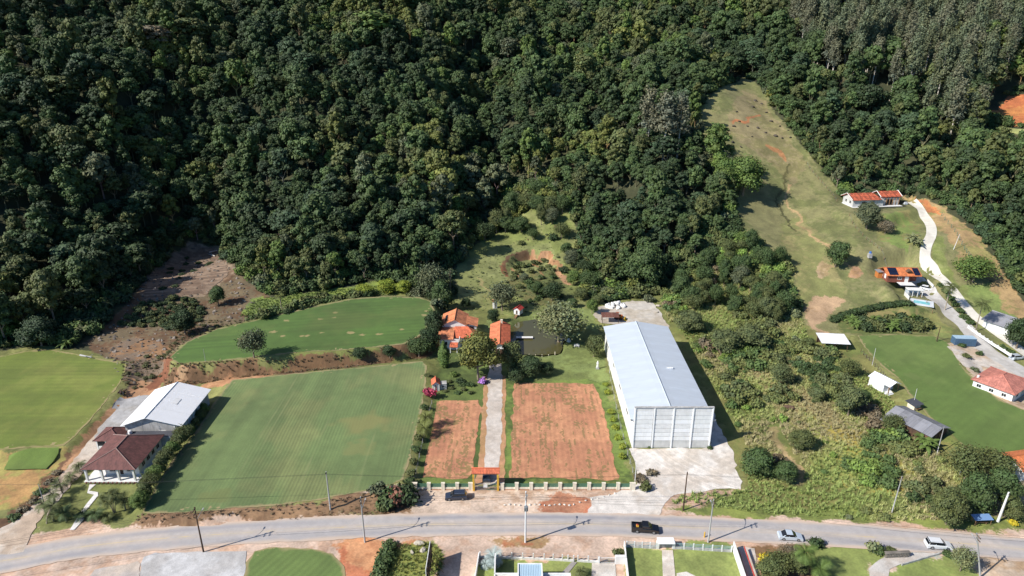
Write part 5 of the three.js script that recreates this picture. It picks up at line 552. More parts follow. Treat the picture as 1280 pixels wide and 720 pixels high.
function wires(label, list, offs, r = 0.02) { const p = thing('power_line', label, 'power line', [0, 0, 0]); for (const [dy, dz] of offs) { for (let i = 0; i + 1 < list.length; i++) { const A = list[i], B = list[i + 1], a = V(A[0], A[1] + dy, A[2] + dz), b = V(B[0], B[1] + dy, B[2] + dz), m = a.clone().lerp(b, 0.5); m.y -= a.distanceTo(b) * 0.014; part('wire', tube([a, a.clone().lerp(m, 0.55).add(V(0, -0.1, 0)), m, b.clone().lerp(m, 0.55).add(V(0, -0.1, 0)), b], r, 4, 14), MT.black, p); } } return p; }
const topOf = (i) => { const [o, h] = POLES[i]; return [o.position.x - Math.sin(o.rotation.z) * h, o.position.y + h - 0.3, o.position.z]; };
wires('thin wires strung along the near side of the road', [[-130, 11, -86], topOf(0), topOf(2), topOf(3), topOf(5), topOf(9), [150, 12, -92]], [[0, 0.8], [0, 0.3], [-0.9, 0.5]]);
wires('thin wires strung along the far side of the road', [[-130, 10, -112], topOf(1), topOf(4), topOf(6), topOf(8), [150, 8, -112]], [[0, 0.3], [-0.4, 0]]);
wires('pale high voltage wires crossing high over the upper right hillside', [[292, 113, -488], [203, 87, -262]], [[0, 0], [-3, 1.5], [-1, -5]], 0.06);
// ---------------------------------------------------------------- billboard, stones, heaps
{ const [x, , z] = on([-15.1,-99.2]), p = thing('billboard', 'tall billboard seen edge on with braced back below the road', 'billboard', [x, 0, z + 1.2], 0); part('board', box(0.12, 3.6, 7, 0, 1.3, 0), MT.white, p); part('back_sheet', box(0.03, 3.5, 6.9, 0.09, 1.35, 0), MT.darkRoof, p); for (const b of [-3, -1, 1, 3]) { part('post', cyl(0.1, 0.09, 4.9, 0.22, 0, b, 7), MT.darkWood, p); part('brace', rod(V(0.24, 3.2, b), V(2.6, 0, b + 0.2), 0.06), MT.wood, p); } part('batten', [box(0.08, 0.08, 7, 0.32, 2, 0), box(0.08, 0.08, 7, 0.32, 4, 0)], MT.wood, p); }
function boulderGeo(seed, flat = 0.7) { const r = rng(seed), g = mergeVertices(new THREE.IcosahedronGeometry(1, 2).deleteAttribute('normal').deleteAttribute('uv')), q = g.attributes.position, ph = r() * 20; for (let i = 0; i < q.count; i++) { const v = V(q.getX(i), q.getY(i), q.getZ(i)); const k = 1 + 0.28 * noise(v.x * 1.5 + ph, v.y * 1.5 + v.z * 2) + 0.12 * noise(v.z * 4 + ph, v.x * 4 + v.y * 3); q.setXYZ(i, v.x * k, v.y * k * flat, v.z * k * (0.8 + 0.3 * noise(ph, 1))); } const o = g.toNonIndexed(); o.computeVertexNormals(); return o; }
const boulders = [1, 2, 3, 4].map((s) => boulderGeo(s * 17));
{ const m = [wm('#4c463f', 0.3, 71), wm('#63594c', 0.3, 72)], r = rng(21);
  const ROCKS = [[103.7,-338], [107.8,-341.9], [100.8,-330.9], [97.3,-334], [111.8,-346.9], [128.9,-377.7], [131.6,-375], [124.7,-367.6], [115,-343.7], [120.2,-343.9], [104.3,-329.5], [97,-324.6], [130.8,-364.1], [129.7,-352.7], [132.5,-347.6], [127.5,-338.8], [130.5,-337.3], [134.5,-337.8], [107.6,-327.1], [123.3,-340.6], [135.2,-343.6], [101,-321.9], [115.2,-335.5], [136.1,-370.5], [112.8,-355.6]];
  const spots = [[909, 163, 1.4], [917, 158, 1.1], [906, 174, 2.2], [895, 168, 1.6], [924, 152, 0.9], [944, 126, 1.2], [952, 130, 1], [941, 134, 1.3], [934, 158, 0.8], [947, 160, 1], [916, 178, 1.3], [900, 182, 1], [958, 141, 1], [964, 152, 1.2], [975, 158, 0.9], [969, 170, 1.3], [978, 173, 1], [988, 172, 0.8], [926, 184, 0.9], [957, 166, 0.8], [985, 163, 0.7], [912, 190, 1.1], [940, 171, 0.7], [966, 135, 0.7], [921, 140, 0.9]];
  spots.forEach(([, , s], i) => { const q = on(ROCKS[i]), o = thing('boulder', i < 13 ? 'dark weathered boulder on the dry pasture below its upper tree line' : 'dark boulder scattered among others on the stony upper pasture', 'boulder', [q[0], q[1] + s * 0.2, q[2]], r() * 6, i < 13 ? 'boulders under the upper tree line' : 'boulders scattered over the upper pasture'); const b = part('rock', boulders[i % 4], m[i % 2], o); b.scale.set(s * 0.8, s * 0.65, s * 0.7); });
}
{ const r = rng(33), p = thing('sack_heap', 'white heap of bagged stone behind the big warehouse', 'heap', on([36.4,-222.8])); for (let k = 0; k < 26; k++) { const a = r() * 6.28, d = Math.sqrt(r()) * 3.4, y = Math.max(0.2, 2.1 * (1 - d / 3.6)) * (0.4 + 0.6 * r()); const b = part('sack', boulders[k % 4], MT.white, p); b.position.set(Math.cos(a) * d, y, Math.sin(a) * d * 0.7); b.scale.set(0.9, 0.8, 0.8); b.rotation.y = r() * 6; } }
{ const list = [[[-17.9,-106.2], 1.0, 'pale boulder in the grass mound beside the billboard'], [[-16.9,-104.5], 0.7, 'small pale stone below the larger one near the billboard'], [[-19,-103.9], 0.6, 'small light stone left of the grass mound stones'], [[51.1,-222.6], 0.9, 'light boulder at the right rim of the rear gravel yard'], [[49.6,-217.2], 0.8, 'light stone below the boulder at the rear gravel yard'], [[48,-228.5], 1.2, 'grey boulder at the back of the rear gravel yard'], [[71.5,-154.9], 1.4, 'brown soil clod lying in the middle of the scrub'], [[19,-287.7], 1.0, 'dark boulder in the green clearing'], [[6.8,-282.2], 0.6, 'small dark stone in the green clearing']]; list.forEach(([q, s, l], i) => { const a = on(q), o = thing('boulder', l, 'stone', [a[0], a[1] + s * 0.25, a[2]], i); const b = part('rock', boulders[i % 4], i === 6 || i > 6 ? wm('#6d5443', 0.3, 73) : wm('#d8cdb8', 0.15, 74), o); b.scale.set(s, s * 0.7, s * 0.8); }); }
{ const m = wm('#e6e0d4', 0.1, 75); for (let k = 0; k < 22; k++) { const t = k / 21, a = k < 14 ? [lerp(-1.5, 12, k / 13), -117.6] : [lerp(12.9, 22, (k - 14) / 7), lerp(-117.9, -121.2, (k - 14) / 7)]; const o = thing('marker_stone', k < 14 ? 'white painted marker stone in the row along the verge before the fence' : 'white painted marker stone in the row slanting up to the fence end', 'stone', [a[0], 0.12, a[1] + 0.15 * Math.sin(k * 5)], k, k < 14 ? 'marker stones along the verge' : 'marker stones slanting to the fence end'); const b = part('rock', boulders[k % 4], m, o); b.scale.set(0.26, 0.22, 0.24); } }
{ const [x, , z] = on([37.6,-108]), p = thing('bollard', 'yellow roadside bollard left of the grey pole', 'bollard', [x, 0, z]); part('stake', cyl(0.14, 0.14, 1.3, 0, 0, 0, 8), MT.yellow, p); part('cap', cyl(0.15, 0.05, 0.08, 0, 1.302, 0, 8), MT.yellow, p); }
{ const p = thing('pallet_pile', 'dark pile of scrap timber at the gravel yard corner', 'pile', on([-104.3,-161.9])), r = rng(3); for (let k = 0; k < 14; k++) { const b = part('timber', box(1.6 + r(), 0.14, 0.18), k % 3 ? MT.darkWood : MT.dark, p); b.position.set((r() - 0.5) * 1.5, 0.1 + k * 0.07, (r() - 0.5) * 1.2); b.rotation.y = r() * 3; } }
{ const p = thing('water_tank', 'grey tank stand with blue tank on the pasture fence line', 'tank', on([131.4,-240.7])); part('stand', [rbox(1.3, 1.6, 1.3, 0.05), box(0.9, 0.1, 0.9, 0, 1.602, 0)], MT.grey, p); part('tank', [cyl(0.45, 0.38, 0.6, 0, 1.704, 0, 12), cyl(0.42, 0.2, 0.12, 0, 2.306, 0, 12)], M('#3f74c0'), p); }
function postFence(label, line, n, h, { mat = MT.wood, wireN = 3, group } = {}) { const q = smooth(line, 6), p = thing('wire_fence', label, 'fence', on(q[0])); const o = p.position, pts = []; for (let k = 0; k <= n; k++) { const f = k / n * (q.length - 1), i = Math.min(q.length - 2, Math.floor(f)), t = f - i, x = lerp(q[i][0], q[i + 1][0], t), z = lerp(q[i][1], q[i + 1][1], t); pts.push(V(x - o.x, gy(x, z) - o.y, z - o.z)); } for (const a of pts) part('post', cyl(0.09, 0.07, h, a.x, a.y, a.z, 6), mat, p); for (let w = 1; w <= wireN; w++) for (let k = 0; k < n; k++) { const u = V(0, h * w / (wireN + 0.3), 0); part('wire', rod(pts[k].clone().add(u), pts[k + 1].clone().add(u), 0.012, 0.012, 4), MT.steel, p); } return p; }
postFence('grey post fence up the pasture edge to the unfinished house', [[138.8,-209.6],[140.3,-232.3],[137.8,-242.4],[134.9,-251.7],[135.5,-269]], 20, 1.3);
postFence('timber fence along the turf between the two white roofed sheds', [[104.3,-185.5],[104,-178],[104,-171.4],[103.6,-167.9]], 12, 1.2, { mat: MT.darkWood });
postFence('wire fence beside the soil plot left of the gate', [[-21.3,-125],[-21.2,-142.4],[-21,-157.7]], 12, 1.1, { mat: MT.grey });
postFence('post fence between the mown garden and the warehouse', [[27,-125.5],[26.8,-143.1],[27.5,-168.6],[29.1,-193.6]], 16, 1.4, { mat: MT.grey });
postFence('green mesh fence climbing beside the concrete road', [[173.5,-270.7],[169.2,-254.1],[166.8,-242.7],[166.9,-236.6]], 12, 1.6, { mat: MT.green });
postFence('old fence line along the dry pasture edge under the forest', [[136.5,-319.7],[138.9,-303.4],[138.8,-288.7]], 12, 1.2);
{ const r = rng(14), lst = [['bare fallen trunk on the ploughed clearing', [-125.9,-281.1], 7, 0.7], ['grey cut log lying on the terraced clearing', [-127.2,-278], 4, 2.6], ['pale plank stack beside the left turf field corner', [-125.3,-182], 5, -0.4]]; lst.forEach(([l, q, n, a], i) => { const p = thing('fallen_log', l, 'log', on(q, 0.3), a); part('trunk', rod(V(-n / 2, 0, 0), V(n / 2, 0.3, 0), 0.28, 0.16, 8), MT.grey, p); part('branch', [rod(V(0, 0.1, 0), V(1.2, 0.9, 0.8), 0.09, 0.03), rod(V(n * 0.25, 0.2, 0), V(n * 0.4, 0.8, -0.9), 0.07, 0.03)], MT.grey, p); }); }
{ const p = thing('statue', 'small white figure statue on the lawn by the warehouse fence', 'statue', on([24.7,-177.5])); part('plinth', rbox(0.9, 0.4, 0.9, 0.04), MT.grey, p); part('figure', new THREE.LatheGeometry([[0.0, 0], [0.42, 0], [0.34, 0.5], [0.26, 1.0], [0.36, 1.35], [0.3, 1.6], [0.12, 1.72], [0.2, 1.9], [0.16, 2.08], [0, 2.14]].map(([a, b]) => new THREE.Vector2(a, b)), 14).translate(0, 0.402, 0), MT.white, p); }
{ const p = thing('garden_bench', 'small white bench on the lawn near the pond tree', 'bench', on([19.9,-191.4])); part('seat', box(1.6, 0.08, 0.5, 0, 0.42, 0), MT.white, p); part('backrest', box(1.6, 0.4, 0.07, 0, 0.55, -0.24), MT.white, p); for (const x of [-0.65, 0.65]) part('leg', box(0.1, 0.42, 0.45, x, 0, 0), MT.white, p); }
{ const p = thing('covered_grill', 'pale blue covered grill under the light crowned pond tree', 'grill', on([17.8,-195.2])); part('cover', new THREE.LatheGeometry([[0, 0], [0.7, 0], [0.62, 0.5], [0.5, 0.9], [0.2, 1.15], [0, 1.18]].map(([a, b]) => new THREE.Vector2(a, b)), 12), M('#cfdbe6'), p); part('strap', at(new THREE.TorusGeometry(0.58, 0.03, 6, 18), 0, 0.6, 0, 0, Math.PI / 2), MT.dark, p); }
// ---------------------------------------------------------------- foliage: many small leaf sprays over lumpy boughs
const leafMat = (r, g, b) => new THREE.MeshStandardMaterial({ color: new THREE.Color(r, g, b), vertexColors: true, roughness: 0.75, side: THREE.DoubleSide });
const barkMat = wm('#8a7a68', 0.25, 81), paleBark = wm('#cfc6b8', 0.2, 82);
function geoFrom(pos, col) { const g = new THREE.BufferGeometry(); g.setAttribute('position', new THREE.Float32BufferAttribute(pos, 3)); if (col) g.setAttribute('color', new THREE.Float32BufferAttribute(col, 3)); g.computeVertexNormals(); return g; }
const ICO = [1, 2].map((d) => { const g = new THREE.IcosahedronGeometry(1, d); return g.attributes.position.array; });
// boughs: [x, y, z, rx, ry]; sprays per bough 'n', spray length 'leaf'
function foliage(boughs, n, leaf, seed, { core = 0.8, detail = 0, up = 0.3, loose = 0.75, out = 0.12, tone = 0.28 } = {}) {
  const r = rng(seed), pos = [], col = [], d = V(0, 0, 0), nn = V(0, 0, 0), u = V(0, 0, 0), w = V(0, 0, 0);
  for (const [bx, by, bz, rx, ry] of boughs) {
    const ph = r() * 50, bt = 0.85 + 0.3 * r(), warm = (r() - 0.5) * 0.16, lump = (x, y, z) => 1 + 0.25 * noise(x * 2 + ph, y * 2 + z * 1.7) + 0.12 * noise(z * 5 + ph, x * 5 + y * 4);
    if (core) { const I = ICO[detail]; for (let i = 0; i < I.length; i += 3) { const k = core * lump(I[i], I[i + 1], I[i + 2]); pos.push(bx + I[i] * rx * k, by + I[i + 1] * ry * k, bz + I[i + 2] * rx * k); const t = bt * (0.9 + 0.2 * noise(I[i] * 7 + ph, I[i + 1] * 7 + I[i + 2] * 5)); col.push(t * (1 + warm), t, t * (1 - warm)); } }
    for (let k = 0; k < n; k++) {
      d.set(r() * 2 - 1, r() * 2 - 1, r() * 2 - 1); if (d.lengthSq() > 1 || d.lengthSq() < 0.02) { k--; continue; } d.normalize(); if (d.y < -0.55 && r() < 0.7) { k--; continue; }
      const q = lump(d.x, d.y, d.z) * (1 + out * (r() * 2 - 1)); nn.set(d.x + loose * (r() * 2 - 1), d.y + up + loose * (r() * 2 - 1), d.z + loose * (r() * 2 - 1)).normalize();
      u.set(r() * 2 - 1, r() * 2 - 1, r() * 2 - 1).cross(nn).normalize(); w.crossVectors(nn, u); const L = leaf * (0.6 + 0.8 * r()), W = L * (0.35 + 0.25 * r()), x = bx + d.x * rx * q, y = by + d.y * ry * q, z = bz + d.z * rx * q, f = L * 0.18;
      const A = [x - u.x * L * 0.5, y - u.y * L * 0.5, z - u.z * L * 0.5], B = [x + w.x * W - nn.x * f, y + w.y * W - nn.y * f, z + w.z * W - nn.z * f], Cc = [x + u.x * L * 0.5 - nn.x * f * 0.6, y + u.y * L * 0.5 - nn.y * f * 0.6, z + u.z * L * 0.5 - nn.z * f * 0.6], D = [x - w.x * W - nn.x * f, y - w.y * W - nn.y * f, z - w.z * W - nn.z * f];
      pos.push(...A, ...B, ...Cc, ...A, ...Cc, ...D); const t = bt * (1 - tone + 2 * tone * r()), h = warm + (r() - 0.5) * 0.12; for (let i = 0; i < 6; i++) col.push(t * (1 + h), t, t * (1 - h));
    }
  }
  return geoFrom(pos, col);
}
function trunkGeo(h, r0, tips, seed, lean = 0.4) { const r = rng(seed), g = [], fork = h * 0.55, top = V(lean * (r() - 0.5), fork, lean * (r() - 0.5)); g.push(rod(V(0, -0.8, 0), top, r0 * 1.2, r0 * 0.8, 7)); for (const [x, y, z] of tips) { const m = top.clone().lerp(V(x, y, z), 0.5).add(V(0, -0.3, 0)); g.push(rod(top, m, r0 * 0.55, r0 * 0.35, 5), rod(m, V(x, y, z), r0 * 0.35, r0 * 0.12, 5)); } return mergeGeometries(g.map((q) => { q = q.toNonIndexed(); q.deleteAttribute('uv'); return q; })); }
function broad(seed, { R = 4.2, base = 4.5, top = 11.5, k = 10, n = 55, leaf = 1.0, detail = 0, flat = 1, fine = 1, ...o } = {}) {
  const r = rng(seed), b = []; for (let i = 0; i < k; i++) { const f = i / k, a = i * 2.4 + r(), y = lerp(base, top, 0.15 + 0.85 * Math.pow(f, 0.8)), s = Math.sqrt(Math.max(0.05, 1 - Math.pow((y - base) / (top - base) * 1.05 - 0.3, 2) / 0.75)), d = R * 0.68 * s * (0.5 + 0.6 * r()) * (f > 0.9 ? 0.3 : 1), q = R * (0.36 + 0.2 * r()) * fine; b.push([Math.cos(a) * d, y, Math.sin(a) * d, q, q * 0.78 * flat]); }
  return { crown: foliage(b, n, leaf, seed * 3 + 1, { detail, ...o }), trunk: trunkGeo(base + 2, 0.26, b.slice(0, 5).map((q) => [q[0] * 0.8, q[1] - 0.4, q[2] * 0.8]), seed), boughs: b };
}
const FO = { n: 62, leaf: 0.72, fine: 0.74, out: 0.2 };
const FOREST = [broad(1, { ...FO, k: 16 }), broad(2, { ...FO, R: 3.6, top: 12.5, k: 14 }), broad(3, { ...FO, R: 5, top: 11, flat: 0.75, k: 19 }), broad(4, { ...FO, R: 3.2, base: 5, top: 13.5, k: 14 }), broad(5, { ...FO, R: 4.6, top: 10, flat: 0.7, k: 17, leaf: 0.85 }), broad(6, { ...FO, R: 4, top: 12, k: 19, leaf: 0.6 }), broad(7, { ...FO, R: 5.4, base: 6, top: 11.5, flat: 0.5, k: 20, leaf: 0.7, core: 0.5, loose: 0.6 })];
const EUC = [1, 2, 3].map((s) => { const r = rng(90 + s), b = []; for (let i = 0; i < 15; i++) { const f = i / 15, a = i * 2.4 + r(), d = 2.3 * (1 - 0.7 * f) * (0.5 + 0.7 * r()); b.push([Math.cos(a) * d, lerp(11, 24, f), Math.sin(a) * d, 1.5 + 0.5 * r() - 0.5 * f, 2.3]); } return { crown: foliage(b, 100, 0.6, 190 + s, { core: 0.5, up: 0.1, loose: 0.9, out: 0.35 }), trunk: mergeGeometries([rod(V(0, -1, 0), V(0.3, 12, 0.1), 0.26, 0.2, 7), rod(V(0.3, 12, 0.1), V(0, 24, 0), 0.14, 0.05, 6), ...b.filter((_, i) => i % 2).map((q) => rod(V(0.2, q[1] - 2.5, 0), V(q[0], q[1], q[2]), 0.08, 0.03, 4))].map((q) => { q = q.toNonIndexed(); q.deleteAttribute('uv'); return q; })) }; });
const BUSH = [1, 2, 3, 4, 5].map((s) => { const r = rng(300 + s), b = []; for (let i = 0; i < 6; i++) { const a = i * 2.4 + r(), d = i ? 0.62 * (0.6 + 0.5 * r()) : 0; b.push([Math.cos(a) * d, 0.45 + 0.4 * r(), Math.sin(a) * d, 0.45 + 0.2 * r(), 0.42 + 0.2 * r()]); } return foliage(b, 70, 0.34, 310 + s, { core: 0.7, out: 0.38, loose: 0.9 }); });
const TREE = [broad(41, { R: 4, base: 2.6, top: 8, k: 14, n: 420, leaf: 0.42, core: 0.74, out: 0.3 }), broad(42, { R: 3.4, base: 2, top: 7.4, k: 12, n: 420, leaf: 0.4, core: 0.74, out: 0.32 }), broad(43, { R: 4.4, base: 3, top: 7.6, k: 16, n: 230, leaf: 0.42, core: 0.3, out: 0.45, loose: 1 })];
const TINTS = { dark: [0.029, 0.052, 0.013], mid: [0.05, 0.083, 0.02], blue: [0.035, 0.063, 0.023], olive: [0.082, 0.098, 0.026], grey: [0.083, 0.098, 0.044], bright: [0.088, 0.136, 0.024], yellow: [0.115, 0.13, 0.026], pale: [0.15, 0.165, 0.07] };
const LM = Object.fromEntries(Object.entries(TINTS).map(([k, c]) => [k, leafMat(...c)])); Object.assign(LM, { ghost: leafMat(0.125, 0.128, 0.078), great: leafMat(0.125, 0.13, 0.025), lime: leafMat(0.2, 0.24, 0.02), pink: leafMat(0.5, 0.07, 0.12), purple: leafMat(0.42, 0.2, 0.5), silver: leafMat(0.3, 0.36, 0.34), rust: leafMat(0.17, 0.075, 0.045), brownish: leafMat(0.15, 0.12, 0.07), gold: leafMat(0.5, 0.4, 0.02), euc: leafMat(0.1, 0.115, 0.055), euc_grey: leafMat(0.105, 0.112, 0.066) });
for (const c of ['dark', 'olive', 'mid', 'bright', 'brownish']) { const t = TINTS[c] ?? [0.1, 0.08, 0.045]; LM['scrub_' + c] = leafMat(t[0] * 1.5, t[1] * 1.45, t[2] * 1.5); } LM.scrub_grey = leafMat(0.095, 0.115, 0.038);
const WORD = { dark: 'deep green', mid: 'mid green', blue: 'cool green', olive: 'olive green', grey: 'greyish green', bright: 'bright green', yellow: 'yellow green', pale: 'pale green', brownish: 'brownish' };
function plantTree(name, label, cat, [x, y, z], v, tint, s, { sy = s, turn = 0, bark = barkMat, group } = {}) { const o = thing(name, label, cat, [x, y - 0.1, z], turn, group); part('crown', v.crown, LM[tint], o); part('trunk', v.trunk, bark, o); o.scale.set(s, sy, s); return o; }
function scatter(poly, gap, seed) { const r = rng(seed), xs = poly.map((p) => p[0]), zs = poly.map((p) => p[1]), out = []; for (let x = Math.min(...xs); x < Math.max(...xs); x += gap) for (let z = Math.min(...zs); z < Math.max(...zs); z += gap) { const a = x + (r() - 0.5) * gap * 0.9, b = z + (r() - 0.5) * gap * 0.9, q = r(), t = r(); if (inside(poly, a, b)) out.push([a, b, q, t]); } return out; }
const inView = (x, z, m = 14) => Math.abs(x) < -z * 0.79 + m;
// ---------------------------------------------------------------- the forest on the hill
const leftForest = [[-175.1,-171.7],[-165.4,-182.7],[-155.6,-189.3],[-148.3,-193.1],[-144.2,-198.7],[-138.9,-205.1],[-136,-217],[-138.9,-235.9],[-142,-253.7],[-143.2,-270.2],[-140.3,-281.2],[-133.3,-286.5],[-126,-285.7],[-110.2,-257.5],[-95.2,-241],[-86,-234.9],[-75.3,-232.8],[-64.7,-237],[-50.8,-241.2],[-37.5,-242],[-25.7,-248.1],[-23,-261.6],[-22.3,-279.3],[-17.7,-294.6],[-10.2,-303.5],[-7.6,-322.2],[0,-327.2],[10.6,-321.4],[21.9,-311.2],[24.2,-300.5],[28.5,-290.3],[27.6,-278.5],[28.9,-262.3],[31.1,-246.1],[39.1,-238.3],[48.7,-245.6],[55.5,-247],[64.6,-250.6],[74.9,-256.6],[84,-263.1],[88.2,-270.9],[94.8,-286.2],[99,-299.8],[95.4,-306.5],[86.5,-309.2],[86.5,-331],[92.1,-354.6],[107.9,-380.9],[135.6,-418.9],[138.6,-396.5],[135.5,-356.9],[136.8,-330.2],[141,-315.5],[142,-298.6],[148.4,-299.8],[161.6,-298.5],[173.6,-294.9],[177.7,-283.9],[181.3,-272.1],[183.1,-255.6],[185.4,-248],[186.3,-229.3],[190.7,-196.5],[243.3,-176.3],[759.8,-620],[-559.1,-620]];
const euPoly = [[174.4,-466],[228.7,-604.3],[343.4,-558.5],[280.4,-412.4],[248.2,-360],[230.6,-340.3],[221.4,-324.5],[204,-305.7],[195.5,-310.3],[196.8,-338.8],[188.9,-357.4],[175.3,-373.9],[166.2,-393.7],[169.7,-439.3]];
const clearEarth = [[219,-331.5],[245.3,-355.8],[274.4,-357.9],[229,-279.4],[203.3,-291.6]];
{
  const broadList = [], eucList = [], r = rng(17);
  for (const [x, z, q, t] of scatter(leftForest, 5.3, 3)) { if (!inView(x, z, 30) || z < -640 || inside(clearEarth, x, z)) continue; const y = gy(x, z);
    if (inside(euPoly, x, z)) { if (q < 0.29) { eucList.push([x, y, z, q / 0.29, t]); continue; } if (q < 0.72) continue; }
    const edge = edgeDist(leftForest, x, z); if (q < 0.07) continue; broadList.push([x, y, z, q, t, edge]); }
  const D = (a) => Math.hypot(a[0], a[2], 95 - a[1]); broadList.sort((a, b) => D(a) - D(b)); eucList.sort((a, b) => D(a) - D(b));
  const pick = (x, z, t) => { const m = noise(x / 34 + 5, z / 34) * 0.5 + noise(x / 13, z / 13 + 3) * 0.35 + (t - 0.5) * 0.9, right = 0.1 * sst(-60, 40, x) + 0.04; const v = m + right; return v < -0.42 ? 'blue' : v < -0.08 ? 'dark' : v < 0.3 ? 'mid' : v < 0.5 ? 'olive' : v < 0.56 ? 'grey' : v < 0.68 ? 'bright' : 'yellow'; };
  const SHAPE = ['round headed', 'tall', 'broad', 'slender', 'low domed', 'dense', 'umbrella shaped'], depth = (e) => (e < 5 ? 'at its foot' : e < 11 ? 'in the second row' : e < 20 ? 'a little inside' : 'deeper inside');
  const zone = (x, z) => (x < -150 ? 'by the left picture edge' : x < -105 ? 'behind the left turf field' : x < -62 ? 'above the ploughed clearing' : x < -22 ? 'behind the upper turf field' : x < 20 ? 'in the hollow behind the villa' : x < 62 ? 'on the rise behind the warehouse' : x < 130 ? 'along the dry pasture edge' : 'above the concrete road');
  const size = (edge, q) => (0.66 + 0.38 * q + (q > 0.9 ? 0.45 : 0)) * (edge < 5 ? 0.85 : 1);
  broadList.slice(0, 290).forEach(([x, y, z, q, t, e]) => { const c = pick(x, z, t), v = FOREST[(q * 997 | 0) % FOREST.length], s = size(e, q); plantTree('forest_tree', `${SHAPE[(q * 997 | 0) % 7]} ${WORD[c]} forest tree ${depth(e)} ${zone(x, z)}`, 'tree', [x, y, z], v, c, s, { sy: s * (0.85 + 0.4 * t), turn: q * 40, group: `${SHAPE[(q * 997 | 0) % 7]} ${WORD[c]} trees ${depth(e)} ${zone(x, z)}` }); });
  eucList.forEach(([x, y, z, q, t], i) => { const s = 0.92 + 0.4 * q, w = i % 3 === 0 ? 'greyish' : i % 3 === 1 ? 'slender' : 'tall', pl = z > -330 ? 'low' : z > -390 ? 'midway' : z > -440 ? 'high' : 'topmost', sd = x / -z < 0.5 ? 'towards the pasture' : x / -z < 0.62 ? 'at mid width' : 'towards the red earth'; if (i < 290) plantTree('eucalyptus', `${w} pale trunked eucalyptus ${pl} in the upper right grove ${sd}`, 'tree', [x, y, z], EUC[i % 3], i % 3 === 0 ? 'euc_grey' : 'euc', s, { sy: s * (0.85 + 0.3 * t), turn: q * 30, bark: paleBark, group: `${w} eucalyptus trees ${pl} ${sd}` }); });
  const forest = new THREE.Group(); forest.name = 'forest'; forest.userData = { kind: 'stuff', label: 'dense dark broad leaved forest covering the hillside', category: 'forest' }; scene.add(forest);
  const rest = broadList.slice(290), m = new THREE.Matrix4(), qn = new THREE.Quaternion(), Y = V(0, 1, 0), col = new THREE.Color();
  FOREST.forEach((v, k) => { const mine = rest.filter((a) => (a[3] * 997 | 0) % FOREST.length === k); const tg = v.trunk.clone(); tg.setAttribute('color', new THREE.BufferAttribute(Float32Array.from({ length: tg.attributes.position.count * 3 }, (_, i) => [2.6, 1.45, 3][i % 3]), 3)); const im = shade(new THREE.InstancedMesh(mergeGeometries([v.crown, tg]), new THREE.MeshStandardMaterial({ vertexColors: true, roughness: 0.75, side: THREE.DoubleSide }), mine.length)); im.name = 'trees'; im.userData = { kind: 'stuff' };
    mine.forEach(([x, y, z, q, t, e], i) => { const s = size(e, q); im.setMatrixAt(i, m.compose(V(x, y - 0.2, z), qn.setFromAxisAngle(Y, q * 50), V(s, s * (0.85 + 0.4 * t), s))); const c = TINTS[pick(x, z, t)], j = 0.8 + 0.45 * ((q * 131) % 1); im.setColorAt(i, col.setRGB(c[0] * j, c[1] * j, c[2] * j)); }); forest.add(im); });
  const lastZone = (x, z) => { let k = -1; ZONES.forEach(([, p], i) => { if (inside(p, x, z)) k = i; }); return k; }, fields = [lowerField, upperField, leftField, rightField];
  const under = scatter([[-175.1,-171.7],[-138.8,-185.6],[-107.7,-213.3],[-75.5,-190.6],[-21.4,-211.2],[16.9,-225],[70.2,-235.3],[94.7,-207.9],[126.2,-254.5],[165.6,-254.7],[176.7,-217.7],[206.2,-186],[406.3,-435.7],[-305.9,-361.6]], 3.0, 61).filter(([x, z]) => inView(x, z) && -z < 430 && !fields.some((f) => inside(f, x, z)) && lastZone(x, z) === 0 && !inside(hillHousePad, x, z) && edgeDist(hillHousePad, x, z) > 2.5 && (!inside(leftForest, x, z) || edgeDist(leftForest, x, z) < 9 || inside(clearEarth, x, z)));
  const ug = new THREE.Group(); ug.name = 'undergrowth'; ug.userData = { kind: 'stuff', label: 'tangled undergrowth closing the foot of the forest edge', category: 'undergrowth' }; scene.add(ug);
  BUSH.forEach((b, k) => { const mine = under.filter((_, i) => i % 5 === k), im = shade(new THREE.InstancedMesh(b, new THREE.MeshStandardMaterial({ vertexColors: true, roughness: 0.8, side: THREE.DoubleSide }), mine.length)); im.name = 'bushes'; im.userData = { kind: 'stuff' }; mine.forEach(([x, z, q, t], i) => { const s = 1.2 + 1.5 * q; im.setMatrixAt(i, m.compose(V(x, gy(x, z) - 0.2, z), qn.setFromAxisAngle(Y, t * 40), V(s, s * (0.8 + 0.6 * t), s))); const c = TINTS[pick(x, z, t)]; im.setColorAt(i, col.setRGB(c[0] * 1.1, c[1] * 1.1, c[2] * 1.1)); }); ug.add(im); });
  console.log('forest', broadList.length, 'eucalyptus', eucList.length);
}
